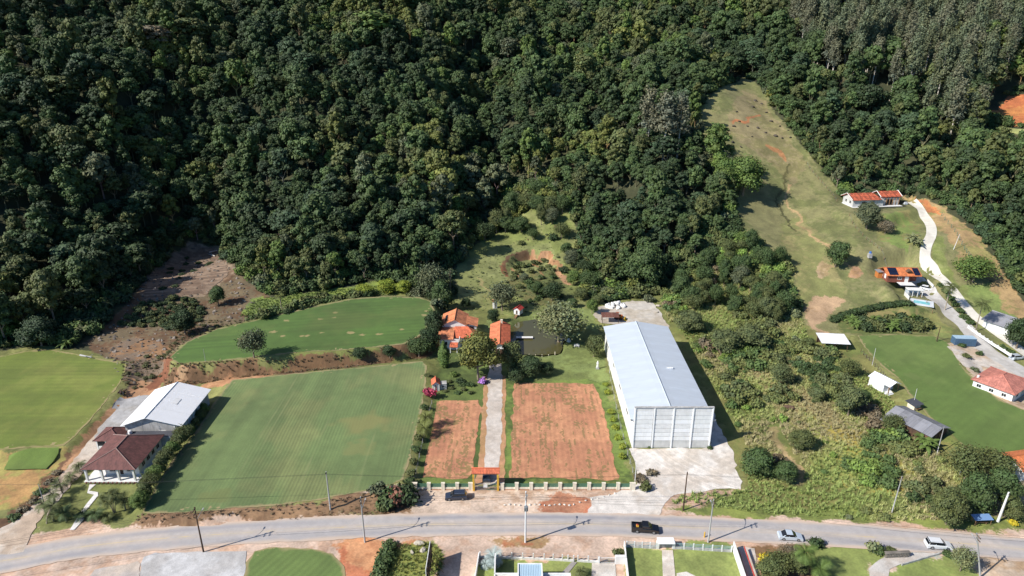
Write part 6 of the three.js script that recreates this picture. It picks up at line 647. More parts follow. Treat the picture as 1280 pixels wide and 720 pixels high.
// single trees that stand out of the forest
plantTree('pale_tree', 'tall silvery crowned tree with bare trunk in the mid forest', 'tree', on([61.6,-317.3]), EUC[0], 'ghost', 1.35, { bark: paleBark, sy: 1.25 }); plantTree('pale_tree', 'broad silvery crowned tree leaning over the mid forest', 'tree', on([67.4,-309.4]), EUC[1], 'ghost', 1.7, { bark: paleBark, sy: 1.2 }); plantTree('pale_tree', 'greyish tall tree right of the silvery pair', 'tree', on([73.8,-309.6]), EUC[2], 'ghost', 1.3, { bark: paleBark, sy: 1.15 });
plantTree('spreading_tree', 'huge spreading rich green tree high on the wooded slope', 'tree', on([-78.8,-418.5]), FOREST[2], 'bright', 3.2, { sy: 1.8 });
plantTree('spreading_tree', 'wide olive crowned tree in the upper left forest', 'tree', on([-173.6,-396]), FOREST[6], 'olive', 2.3, { sy: 1.5 }); plantTree('spreading_tree', 'flat brownish crowned tree left of the wide olive one', 'tree', on([-184.4,-377]), FOREST[6], 'brownish', 2.1, { sy: 1.4 }); plantTree('spreading_tree', 'flat dull gold crowned tree in the left forest', 'tree', on([-196.9,-311.3]), FOREST[6], 'olive', 1.9, { sy: 1.3 });
plantTree('round_tree', 'large rounded green tree beside the rear gravel yard', 'tree', on([49.7,-241]), TREE[0], 'mid', 1.75); plantTree('round_tree', 'rounded golden green tree at the front of the forest', 'tree', on([50.4,-281.3]), TREE[1], 'yellow', 1.3, { sy: 1.5 }); plantTree('round_tree', 'big light green tree at the dry pasture corner', 'tree', on([98.9,-291]), TREE[0], 'bright', 2.1, { sy: 1.8 }); plantTree('round_tree', 'second light green tree left of the pasture corner', 'tree', on([90.5,-289.8]), TREE[1], 'bright', 1.7);
plantTree('bright_tree', 'lime green fruit trees clump behind the upper turf field', 'tree', on([-45.9,-233.1]), TREE[1], 'lime', 0.95, { sy: 0.6 }); plantTree('bright_tree', 'lime green bushy tree left along the upper turf field', 'tree', on([-53.3,-231.1]), TREE[2], 'lime', 0.75, { sy: 0.45 }); plantTree('bright_tree', 'lime green tree right along the upper turf field', 'tree', on([-39.3,-233.4]), TREE[0], 'lime', 0.7, { sy: 0.5 });
// ---------------------------------------------------------------- trees and bushes round the houses
const GARDEN = [
  ['garden_tree', 'great round olive crowned tree over the villa drive', [-9.4,-171.3], 0, 'great', 1.36, 1.55], ['garden_tree', 'dense dark tree at the end of the orange garage', [-0.5,-175.5], 1, 'olive', 0.9, 1.15], ['garden_tree', 'dark shade tree over the lawn left of the pond bank', [5,-173.2], 1, 'dark', 0.95, 0.75], ['garden_tree', 'low dark tree right of the shaded lawn tree', [10,-174.1], 1, 'dark', 0.6, 0.45], ['garden_tree', 'dark low tree along the right side of the drive', [1.1,-169.5], 1, 'dark', 0.7, 0.5],
  ['garden_tree', 'pale sparse crowned tree on the far pond bank', [14.8,-195.8], 2, 'pale', 1.7, 1.5], ['garden_tree', 'olive bush tree against the warehouse side', [24.4,-185], 1, 'olive', 0.75, 0.85], ['garden_tree', 'grey green tree beside the turret hut', [-3.3,-219.4], 2, 'grey', 1.1, 1.1], ['garden_tree', 'small dark tree behind the orange garage', [-6.4,-208.9], 1, 'dark', 0.6, 0.6],
  ['garden_tree', 'dark tree between villa and upper turf field', [-24.2,-195.4], 1, 'dark', 0.9, 1.0], ['garden_tree', 'dark leafy tree left of the villa wall', [-25.2,-188], 1, 'dark', 0.95, 0.95], ['garden_tree', 'bushy tree on the bank left of the villa', [-27.7,-184.8], 2, 'mid', 0.8, 0.7], ['garden_tree', 'tall dark tree at the upper field corner', [-24,-219.1], 1, 'mid', 1.1, 1.3], ['garden_tree', 'pale sparse tree at the back corner of the upper field', [-28.7,-230.1], 2, 'grey', 1.2, 1.4], ['garden_tree', 'small dark round tree behind the villa roof', [-15.8,-220.6], 1, 'dark', 0.5, 0.5],
  ['field_tree', 'lone pale sparse tree on the edge of the upper field', [-73.5,-176.3], 2, 'grey', 0.85, 0.95], ['bank_tree', 'dark shrub tree on the brown bank left of the villa', [-35.9,-181.6], 1, 'dark', 0.55, 0.45], ['bank_tree', 'low dark shrub tree midway along the brown bank', [-44.5,-179.9], 1, 'dark', 0.6, 0.4],
  ['clearing_tree', 'dark tree at the lower edge of the terraced clearing', [-104,-199.7], 1, 'dark', 1.1, 1.0], ['clearing_tree', 'small round tree in the terraced clearing', [-102.2,-222], 1, 'mid', 0.8, 0.85], ['clearing_tree', 'big dark tree above the left turf field corner', [-143.5,-190], 0, 'blue', 1.2, 1.0], ['slope_tree', 'lone round tree with shadow on the dry pasture', [118.2,-238.3], 1, 'mid', 1.15, 1.15], ['slope_tree', 'large grey green tree in front of the unfinished house', [139,-261.1], 0, 'grey', 1.15, 1.15], ['slope_tree', 'spreading bright tree right of the concrete road', [161.9,-227.1], 2, 'bright', 1.5, 1.0], ['slope_tree', 'bare twiggy shrub tree beside the grey green tree', [144.1,-256.5], 2, 'brownish', 0.7, 0.6],
  ['yard_tree', 'dark branching tree beside the slate roofed house', [153.3,-189], 1, 'dark', 1.05, 1.25], ['road_tree', 'large rounded green tree on the road edge at lower right', [87.1,-111.9], 0, 'olive', 0.8, 0.82], ['road_tree', 'tall tree right of the large roadside tree', [94.7,-115.5], 1, 'mid', 0.95, 1.05], ['road_tree', 'broad tree below the barn banana plants', [99.3,-126], 2, 'olive', 0.95, 0.9], ['road_tree', 'bushy green tree beside the white pole', [101.6,-117.5], 1, 'mid', 0.95, 1.0], ['road_tree', 'grey green spreading tree under the right turf corner', [106.2,-127.1], 2, 'olive', 0.9, 0.7], ['road_tree', 'round trimmed tree right of the white pole', [100.7,-113.1], 1, 'olive', 0.65, 0.6],
  ['lawn_tree', 'small sparse tree on the lower right lawn', [82.3,-99.2], 2, 'pale', 0.42, 0.6], ['shrub_garden_tree', 'big grey green tree in the shrub garden below the road', [48.2,-98.4], 2, 'olive', 0.6, 0.5], ['shrub_garden_tree', 'brownish twiggy tree in the shrub garden', [51.7,-102.2], 2, 'brownish', 0.5, 0.3], ['shrub_garden_tree', 'olive tree at the bottom of the shrub garden', [46.7,-97.3], 1, 'olive', 0.7, 0.5], ['shrub_garden_tree', 'dark small tree right in the shrub garden', [52.2,-98.8], 1, 'olive', 0.6, 0.5],
  ['scrub_tree', 'dark round tree beside the warehouse shadow', [64.1,-187.5], 0, 'scrub_grey', 1.15, 0.8], ['scrub_tree', 'dull grey green tree behind the warehouse corner', [57.1,-202], 0, 'scrub_grey', 1.1, 0.75], ['scrub_tree', 'wide grey green tree on the scrub slope', [71.9,-189.3], 0, 'scrub_grey', 1.25, 0.8], ['scrub_tree', 'green tree at the forecourt corner', [54.3,-128.2], 1, 'mid', 1.0, 0.75], ['scrub_tree', 'leafy tree at the edge of the scrub by the barn', [92.5,-144.2], 2, 'olive', 0.6, 0.5], ['scrub_tree', 'dark bushy tree among the middle scrub', [67.7,-137.5], 0, 'olive', 0.7, 0.5], ['scrub_tree', 'dark bush tree at the left of the middle scrub', [59.8,-126], 1, 'mid', 0.8, 0.55],
];
const XY = [[24.4,-229.3], [28.5,-238.3], [23.1,-242.2], [29.9,-225], [27.9,-250.8], [23.6,-259.8], [22.4,-270.8], [21,-280.3], [17.4,-290.2], [12.8,-299], [7.2,-304.4], [0,-306.3], [-6.4,-298.4], [-11.7,-284.7], [27.3,-216.7], [21.2,-222.1], [14.3,-227.9], [9.2,-230.8], [4.6,-247.1], [8.9,-281.7], [60,-228.8], [71.2,-240], [79.5,-243.9], [82.3,-232.5], [71.8,-224.9], [91.4,-240.5], [91,-224.9], [93.3,-215.3], [88.4,-250.8], [83.6,-209.7], [90.2,-189.4], [94.6,-172.2], [91,-155.9], [80.3,-159.3], [74,-168], [85.2,-151.4]];
[[725, 374, 'leafy olive tree at the right foot of the green clearing', 0.7, 'olive'], [736, 362, 'mid green tree behind the rear gravel yard corner', 0.85, 'mid'], [717, 357, 'bright tree beside the earth slump in the clearing', 0.6, 'bright'], [746, 380, 'small olive tree left of the white stone heap', 0.55, 'olive'], [730, 346, 'dark tree above the earth slump', 0.8, 'dark'], [714, 334, 'grey green tree at the upper rim of the earth slump', 0.7, 'grey'], [708, 316, 'mid green tree on the right clearing edge', 0.7, 'mid'], [702, 298, 'olive tree high on the right clearing edge', 0.8, 'olive'], [690, 280, 'grey green tree in the upper clearing', 0.7, 'grey'], [676, 266, 'dark tree near the top of the clearing', 0.9, 'mid'], [660, 262, 'spreading tree at the top left of the clearing', 0.9, 'olive'], [640, 268, 'dense tree at the left top of the clearing', 1.0, 'mid'], [622, 284, 'olive tree on the left clearing edge', 0.9, 'olive'], [606, 300, 'dark tree low on the left clearing edge', 0.9, 'dark'], [740, 392, 'low leafy tree beside the lean to', 0.5, 'bright'], [716, 384, 'small tree above the pond tree', 0.55, 'mid'], [690, 376, 'dark tree on the slope right of the pond hut', 0.8, 'dark'], [672, 372, 'dark bushy tree above the pond hut', 0.6, 'mid'], [655, 352, 'small tree in the middle of the clearing', 0.55, 'grey'], [666, 300, 'round tree alone in the middle clearing', 0.6, 'mid'],
 [850, 372, 'mid green tree on the scrub slope above the dark round trees', 0.8, 'mid'], [880, 350, 'olive tree on the upper scrub slope', 0.85, 'olive'], [905, 338, 'bright tree among the upper scrub slope bushes', 0.7, 'bright'], [925, 360, 'grey green tree at the right of the upper scrub slope', 0.8, 'grey'], [895, 378, 'leafy tree in the middle of the upper scrub slope', 0.8, 'mid'], [950, 330, 'dark tree at the pasture side of the scrub slope', 0.8, 'mid'], [965, 365, 'olive tree below the pasture edge on the scrub slope', 0.75, 'olive'], [985, 385, 'round bush tree at the pasture corner of the scrub', 0.7, 'mid'], [930, 310, 'mid green tree under the big pasture corner tree', 0.8, 'bright'], [955, 400, 'dark tree in the scrub above the lot', 0.8, 'scrub_grey'], [1010, 436, 'olive bush tree left of the open shed', 0.6, 'olive'], [1060, 470, 'low olive tree between open shed and white shed', 0.6, 'olive'], [1078, 508, 'leafy low tree left of the white shed', 0.45, 'mid'], [1020, 500, 'grey bush tree in the middle of the lot', 0.6, 'scrub_grey'], [975, 480, 'dark spreading bush tree in the middle left of the lot', 0.7, 'scrub_grey'], [1060, 520, 'wide dark bush tree in the right of the lot', 0.8, 'scrub_grey']].forEach(([x, y, l, s, t], i) => GARDEN.push([y < 400 && x < 750 ? 'clearing_tree' : 'scrub_tree', l, XY[i], [1, 2, 0][i % 3], t, s, s * (0.75 + 0.2 * (i % 3))]));
for (const [n, l, q, v, t, s, sy] of GARDEN) plantTree(n, l, 'tree', on(q), TREE[v], t, s, { sy, turn: q[0] });
{ const o = thing('clipped_conifer', 'smooth clipped egg shaped conifer beside the villa', 'tree', on([-19.7,-178.4])); const b = []; for (let i = 0; i < 7; i++) b.push([0, 1 + i * 1.05, 0, 1.75 * Math.sin(0.7 + i * 0.36), 1.2]); part('crown', foliage(b, 420, 0.3, 501, { core: 0.94, out: 0.05, loose: 0.5 }), LM.bright, o); part('trunk', cyl(0.2, 0.15, 1.2, 0, 0, 0, 7), barkMat, o); }
{ const o = thing('bare_trunk', 'tall bare slender trunk behind the villa', 'tree', on([-22.2,-230.4]), 0); part('trunk', mergeGeometries([rod(V(0, -0.5, 0), V(0.3, 11, 0), 0.25, 0.1, 6), rod(V(0.2, 7, 0), V(1.3, 9.5, 0.6), 0.08, 0.03, 5), rod(V(0.25, 8, 0), V(-0.9, 10.2, -0.4), 0.07, 0.03, 5)]), barkMat, o); part('crown', foliage([[0.3, 10, 0, 0.9, 1.2]], 60, 0.5, 509, { core: 0 }), LM.grey, o); }
function bush(name, label, q, tint, s, sy = s, group, y) { const a = on(q), o = thing(name, label, 'bush', [a[0], (y ?? a[1]) - 0.08, a[2]], q[0] * 3, group); part('leafage', BUSH[Math.abs((q[0] * 7.3 + q[1] * 3.1) | 0) % 5], LM[tint], o); o.scale.set(s, sy, s); return o; }
const BUSHES = [['flowering_bush', 'hot pink flowering bush above the left soil plot', [-21.9,-160.7], 'pink', 1.5, 1.6], ['flowering_bush', 'round lilac flowering bush beside the villa drive', [-8.2,-169.1], 'purple', 1.1, 1.3], ['flowering_bush', 'golden flowering bush in the shrub garden', [47.3,-101.2], 'gold', 1.1, 1.4], ['flowering_bush', 'golden leaved bush at the roadside near the white pole', [100.5,-111.9], 'gold', 0.8, 0.8], ['bush', 'bright green round bush in the villa garden', [-16.5,-173.2], 'bright', 1.0, 1.0], ['bush', 'dark bush left of the villa garden path', [-14.5,-169.5], 'dark', 1.2, 1.0], ['bush', 'low green bush below the great drive tree', [-11.5,-167.7], 'mid', 1.1, 0.8], ['bush', 'yellow green clipped bush at the salmon house corner', [132.3,-160.5], 'gold', 1.1, 1.6], ['bush', 'small round bush at the salmon house wall', [129.8,-163.8], 'yellow', 0.8, 0.6], ['bush', 'small green bush on the soil below the container', [134.1,-182.9], 'olive', 1.2, 0.8], ['bush', 'spiky green bush right below the container', [139.5,-184.9], 'mid', 0.9, 1.1], ['bush', 'green bush leaning on the container front', [136.8,-189.4], 'mid', 0.9, 1.0], ['bush', 'grey bush at the top corner of the salmon house', [131.3,-173.9], 'grey', 1.1, 0.9],
  ['bush', 'wide green bush in the roadside clump left of the gate', [-25.5,-117.5], 'mid', 2.3, 2.6], ['bush', 'rusty leaved bush in the roadside clump left of the gate', [-24,-118.5], 'rust', 2.2, 2.6], ['bush', 'dark bush at the right of the roadside clump', [-22.2,-119], 'dark', 2.4, 3.0], ['bush', 'bluish bush at the top of the roadside clump', [-28.4,-120], 'grey', 1.7, 1.6], ['bush', 'small olive bush at the foot of the roadside clump', [-26.8,-116.5], 'olive', 1.6, 1.4], ['bush', 'dark weedy bush beside the forecourt post', [28.8,-122.7], 'olive', 1.2, 1.3], ['bush', 'low brown weed bush on the forecourt edge', [28.1,-126], 'brownish', 1.5, 0.8], ['bush', 'brown weed bush right of the fence end', [31.2,-128.3], 'brownish', 1.3, 0.7], ['bush', 'small green bush at the warehouse front left', [32.2,-138.5], 'mid', 0.6, 0.6], ['bush', 'small green bush at the warehouse front right corner', [46.6,-137.8], 'mid', 0.6, 0.6],
  ['bush', 'dense clipped green bush at the driveway gate', [20.1,-103.3], 'olive', 1.1, 1.0], ['bush', 'round pale bush above the stone wall piece', [68.9,-104.5], 'pale', 1.3, 1.6], ['bush', 'dark bush beside the stone wall piece', [69.8,-103.9], 'mid', 1.1, 1.0], ['bush', 'low bush right of the stone wall piece', [72.2,-104.5], 'olive', 0.8, 0.6], ['bush', 'small bush on the lawn edge by the road', [82.3,-103.3], 'mid', 0.9, 0.6], ['bush', 'dark cycad like bush beside the road lawn', [58.5,-105.8], 'dark', 1.4, 1.3], ['bush', 'low dark hedge bush at the barn', [100.6,-147.7], 'dark', 1.8, 1.5]];
for (const [n, l, q, t, s, sy] of BUSHES) bush(n, l, q, t, s, sy);
{ const rows_ = [['hedge_bush', 'dense green hedge bush of the row bordering the grass mound', [[-23.3,-105.4],[-23.6,-103.3],[-23.9,-101.2],[-24,-99.2],[-24.1,-97.3]], 'mid', 1.5, 1.3, 'hedge row left of the grass mound'], ['hedge_bush', 'yellow green clipped bush of the row along the warehouse side lawn', [[25.8,-167.7],[25.9,-163.4],[25.3,-153.7],[25.4,-149.9],[25.5,-146.3],[25.5,-142.1],[25.3,-134.3],[26.2,-138.1]], 'lime', 0.9, 0.9, 'lime bushes along the warehouse fence'], ['hedge_bush', 'dark hedge bush of the strip above the pool lane', smooth([[105.5,-207.2],[109.3,-210],[113.1,-211.5],[117.1,-212.4],[121.4,-213.6],[126.2,-214.8],[129.9,-214.8],[132.6,-213.2]], 3), 'dark', 1.5, 1.0, 'hedge strip below the pool'], ['garden_shrub', 'small shrub of the villa garden bed above the left soil plot', [[-18.2,-164.2],[-16.6,-166],[-14.7,-163.4],[-13.1,-165.1],[-11.2,-163.4],[-13.7,-167.7],[-17.4,-169.5]], 'olive', 0.8, 0.6, 'shrubs of the villa garden bed'], ['fence_weed', 'straggling weed bush of the strip between striped field and soil plot', [[-23.5,-170.8],[-23.1,-162],[-22.6,-153.9],[-22.5,-146.4],[-22.3,-140.2],[-22.3,-135.6],[-22.2,-130.7],[-22.2,-126.6],[-22.2,-123.9]], 'olive', 0.95, 0.7, 'weeds along the striped field edge'], ['lane_shrub', 'shrub of the row between lane and concrete road', [[148.9,-224.1],[149.2,-221],[149.2,-217.8],[149,-214.3],[148.7,-210.9],[148.4,-207.4],[148.2,-204.2],[149,-188.4],[148.7,-185]], 'mid', 1.3, 1.1, 'shrub row between the lanes'], ['verge_bush', 'bush of the dark strip beside the earth road at far right', smooth([[183.8,-256.8],[181.4,-250],[179.5,-244.1],[178,-238.8],[177,-233.8],[175.6,-228.5],[174.6,-223.5],[174.3,-219.6]], 2), 'dark', 2.0, 1.6, 'bushes beside the earth road'], ['bank_bush', 'low bush of the overgrown ditch bank left of the drive', [[-101.3,-128.3],[-100.9,-124.9],[-100.6,-121.7],[-100.3,-118.5],[-100.7,-116],[-101,-113.6]], 'brownish', 1.1, 0.7, 'ditch bank bushes']];
  for (const [n, l, pts, t, s, sy, g] of rows_) pts.forEach((q, i) => bush(n, l, q, i % 3 === 2 && t !== 'lime' ? 'mid' : t, s * (0.85 + 0.3 * ((i * 0.37) % 1)), sy * (0.85 + 0.3 * ((i * 0.61) % 1)), g)); }
// tall hedge trees along the left house
[[-75.9,-115.4],[-76.1,-117.9],[-76.6,-121],[-77,-124],[-77.2,-126.9],[-77.3,-129.8],[-77.4,-132.8],[-77.5,-136.2],[-77.5,-139.2],[-77.3,-141.9],[-77.4,-145.3],[-77.6,-148.6],[-77.9,-151.6]].forEach((q, i) => plantTree('hedge_tree', i < 6 ? 'bushy olive hedge tree along the porch house beside the striped field' : 'dark hedge tree along the grey hall wall beside the striped field', 'tree', on(q), TREE[i % 3], i % 3 ? 'olive' : 'bright', i > 8 ? 0.3 : 0.46, { sy: i > 8 ? 0.3 : 0.4 + 0.1 * ((i * 0.7) % 1), turn: i * 1.7, group: i < 6 ? 'hedge trees along the porch house' : 'hedge trees along the grey hall' }));
// ---------------------------------------------------------------- palms and banana plants, each frond its own leaf
function frondGeo(L, W, droop, seed, leaflets = 12, blade = false) { const r = rng(seed), pos = [], P2 = (t) => V(L * t * (1 - 0.18 * t * droop), L * (0.62 * t - (0.55 + 0.55 * droop) * t * t), 0);
  for (let k = 0; k < leaflets; k++) { const t0 = blade ? k / leaflets : 0.12 + 0.88 * k / leaflets, t1 = blade ? (k + 1) / leaflets : t0 + 0.75 / leaflets, a = P2(t0), b = P2(t1), w = W * (blade ? Math.sin(Math.PI * Math.min(1, 0.12 + 0.88 * (t0 + t1) / 2)) : Math.sin(Math.PI * (0.15 + 0.8 * t0)) + 0.15), w2 = blade ? W * Math.sin(Math.PI * Math.min(1, 0.12 + 0.88 * Math.min(1, t1 + 0.04))) : w;
    for (const s of [-1, 1]) { if (blade) { const c = V(b.x + (r() - 0.5) * 0.1, b.y - 0.12 * W, s * w2), d = V(a.x, a.y - 0.12 * W, s * w); pos.push(a.x, a.y, 0, b.x, b.y, 0, c.x, c.y, c.z, a.x, a.y, 0, c.x, c.y, c.z, d.x, d.y, d.z); } else { const tip = V(b.x + w * 0.55, b.y - w * 0.3 - 0.1 * r(), s * w); pos.push(a.x, a.y, 0, b.x, b.y, 0, tip.x, tip.y, tip.z); } } }
  if (!blade) { const q = [0, 0.35, 0.7, 1].map(P2); for (let i = 0; i < 3; i++) for (const s of [-1, 1]) pos.push(q[i].x, q[i].y, s * 0.03, q[i + 1].x, q[i + 1].y, 0, q[i].x, q[i].y - 0.05, 0); }
  return geoFrom(pos, new Array(pos.length).fill(1)); }
const FROND = [frondGeo(1, 0.44, 0.5, 1, 18), frondGeo(1, 0.4, 0.9, 2, 18), frondGeo(1, 0.46, 0.2, 3, 18)], BLADE = [frondGeo(1, 0.17, 0.3, 4, 7, true), frondGeo(1, 0.15, 0.8, 5, 7, true)];
const palmBark = wm('#a89a86', 0.25, 83);
function palm(name, label, q, h, L, { n = 14, tint = 'mid', lean = [0, 0], r = 0.16, group, stems, y } = {}) {
  const a = on(q), o = thing(name, label, 'palm', [a[0], y ?? a[1], a[2]], q[0] * 5, group); const heads = stems ?? [[lean[0], h, lean[1]]];
  heads.forEach(([tx, ty, tz], j) => { part('trunk', tube([V(stems ? tx * 0.15 : 0, -0.2, stems ? tz * 0.15 : 0), V(tx * 0.35, ty * 0.5, tz * 0.35), V(tx, ty, tz)], r, 7, 6), palmBark, o); for (let k = 0; k < n; k++) { const f = part('frond', FROND[k % 3], LM[tint], o), s = L * (0.85 + 0.3 * ((k * 0.37 + j * 0.2) % 1)); f.position.set(tx, ty, tz); f.rotation.set(0, k * 2.4 + j, (k % 3 - 1) * 0.35 + (k < n / 3 ? 0.45 : -0.1), 'YXZ'); f.scale.setScalar(s); } }); return o;
}
const gp = [[[-96.6,-128.9], 1.6, 1.7, 'first'], [[-96.4,-125.2], 1.3, 1.7, 'second'], [[-96,-121.4], 2.2, 1.9, 'third'], [[-95.8,-118.5], 2.0, 1.7, 'fourth'], [[-95.6,-115], 2.4, 1.9, 'fifth']]; gp.forEach(([q, h, L, w]) => palm('garden_palm', `${w} palm from the house in the row along the left drive`, q, h, L, { tint: 'olive' }));
palm('garden_palm', 'leaning tall palm at the corner of the drive and road', [-93.6,-112.1], 4.6, 2.0, { lean: [-2.6, -0.6], tint: 'olive' }); palm('garden_palm', 'low palm right of the leaning corner palm', [-92.6,-112.8], 1.7, 1.8, { tint: 'olive' }); palm('garden_palm', 'palm left of the white garden path end', [-90,-112.8], 1.9, 1.9, { tint: 'mid' }); palm('garden_palm', 'short palm hard beside the white garden path', [-87,-113.6], 1.3, 1.8, { tint: 'mid' }); palm('garden_palm', 'bushy palm right of the white garden path', [-84.2,-113.3], 1.5, 2.0, { tint: 'mid' }); palm('garden_palm', 'small low palm near the multi stemmed palm', [-81.8,-113.1], 0.9, 1.5, { tint: 'olive' }); palm('garden_palm', 'palm beside the hedge in the front garden', [-79.8,-116.2], 2.4, 1.9, { tint: 'olive' });
palm('clump_palm', 'multi stemmed slender palm in the front garden', [-81.6,-115.3], 4, 1.6, { n: 8, r: 0.07, tint: 'olive', stems: [[-1.3, 4.2, 0.2], [-0.4, 4.8, -0.4], [0.5, 4.6, 0.3], [1.3, 4.0, 0.1], [-0.8, 3.6, 0.6]] });
palm('plot_palm', 'upper yellow green palm left of the soil plot', [-21.2,-146.6], 2.6, 2.2, { tint: 'yellow', n: 16 }); palm('plot_palm', 'lower yellow green palm left of the soil plot', [-21.1,-142.6], 2.2, 2.3, { tint: 'yellow', n: 16 });
palm('silver_palm', 'silver blue fan palm in the front lawn corner', [-3.4,-100.8], 1.6, 2.0, { tint: 'silver', n: 18 }); palm('silver_palm', 'smaller silver palm left of the fan palm', [-4.9,-100.4], 0.6, 1.3, { tint: 'silver', n: 12 }); palm('yard_palm', 'low palm on the lawn by the paved driveway', [12.5,-98.2], 1.0, 1.4, { tint: 'olive' });
palm('tall_palm', 'tall pale trunked palm in the shrub garden', [52.8,-98.4], 5.2, 2.3, { tint: 'bright', n: 16 }); palm('shrub_palm', 'bright low palm right of the tall shrub garden palm', [55.6,-97.3], 2.2, 2.2, { tint: 'bright', n: 16 });
palm('tall_palm', 'tall royal palm beside the concrete road bend', [144.2,-211.8], 8.5, 3.0, { tint: 'olive', n: 15 }); palm('tall_palm', 'tall royal palm between lane and concrete road', [147.2,-199.5], 9.3, 3.1, { tint: 'olive', n: 15 });
palm('forest_palm', 'small slender palm at the terraced clearing edge', [-79.5,-219.4], 5, 1.8, { tint: 'yellow' });
function banana(name, label, q, s, { group, tint = 'bright', n = 9 } = {}) { const a = on(q), o = thing(name, label, 'banana plant', a, q[0] * 3, group); for (const [dx, dz, h] of [[0, 0, 1.9], [0.9, 0.3, 1.4], [-0.7, 0.6, 1.6]]) { part('stem', cyl(0.16, 0.1, h, dx, -0.1, dz, 7), LM.olive ? M('#8a9455') : 0, o); for (let k = 0; k < n - 2; k++) { const f = part('leaf', BLADE[k % 2], LM[tint], o); f.position.set(dx, h - 0.15, dz); f.rotation.set(0, k * 2.4 + dx, 0.5 - (k % 3) * 0.3, 'YXZ'); f.scale.setScalar(2.3 + 0.5 * ((k * 0.37) % 1)); } } o.scale.setScalar(s); return o; }
[[-138.7,-192.4],[-139.3,-196.2],[-136.5,-194.7],[-137.6,-199.2],[-137,-202],[-137.3,-205.5],[-136.3,-207.5],[-136.3,-211.5],[-135.8,-214.7],[-134.7,-189.8],[-141.6,-195.8],[-135.3,-197.8],[-134.8,-202.6],[-137.8,-220.6],[-139.6,-228.2]].forEach((q, i) => banana('banana_plant', i < 8 ? 'pale leaved banana plant in the row above the left turf field' : 'banana plant at the back of the row under the dark forest', q, 1.15, { group: i < 8 ? 'front banana row' : 'back banana row', tint: i % 3 ? 'pale' : 'bright' }));
[['banana plant in front of the barn', [97.7,-137.2], 1.2], ['banana plant right beside the barn wall', [96.7,-139], 1.0], ['agave like banana clump beside the concrete road', [150.6,-248.7], 1.3], ['banana plant at the foot of that concrete road clump', [151.1,-246.1], 1.0], ['banana plant below the garage trees in the right clearing', [32.5,-262.2], 1.1], ['banana plant left of the villa by the upper field', [-23.5,-203.5], 0.9]].forEach(([l, q, s], i) => banana('banana_plant', l, q, s, { tint: i < 2 ? 'bright' : 'pale' }));
[[110.9,-202.9],[114.2,-205.5],[115.5,-203.9],[118.4,-205.7],[119.5,-203.7],[122.3,-205.2],[123.5,-203.3],[126.7,-205.8],[127.7,-203.5],[130.8,-205.6],[131.6,-203.3],[132.6,-201.7],[110.8,-206.1],[113.2,-201.1],[117.2,-201.1],[121.3,-200.9],[125.4,-201],[129.3,-200.7]].forEach((q, i) => (i % 3 === 0 ? banana('banana_plant', 'banana plant in the dark thicket behind the right turf field', q, 1.0, { group: 'thicket banana plants', tint: 'bright' }) : bush('thicket_bush', 'dark bush in the thicket behind the right turf field', q, i % 3 === 1 ? 'dark' : 'olive', 2.0, 2.2, 'thicket bushes behind the right turf')));
// ---------------------------------------------------------------- scrub: bushes, tall grass
const scrubPoly = [[56.2,-244.2],[66.8,-243.7],[81.3,-251.7],[94.4,-261.2],[101.9,-241],[96.5,-212.8],[91.8,-192.4],[96.8,-182.5],[100.7,-175.7],[99.9,-159.5],[99.8,-151.9],[96.7,-142.5],[99.1,-133.2],[102.7,-128.7],[104.6,-126],[97.9,-115.5],[92.8,-112.6],[74.3,-112.8],[52.5,-115],[35.2,-118.5],[32.7,-117.5],[35.8,-121.1],[50.8,-122.7],[51.9,-130.2],[52.4,-137.9],[51.4,-146.4],[52.4,-157.7],[52.5,-172.9],[50.9,-187.8],[51.6,-204.9],[52.8,-221]];
const trail = [[63.2,-147.5],[66.2,-148],[65.4,-137.5],[65.6,-130.2],[63,-122.7],[60.6,-122.7],[62.4,-129.3],[62.5,-138.9]], shadeStrip = [[50,-210],[54.5,-208.5],[54.7,-195.9],[54.9,-175.1],[55.5,-157.6],[55.4,-140.4],[55,-133.2],[50,-131.7],[47,-137.5],[49.7,-151.9]];
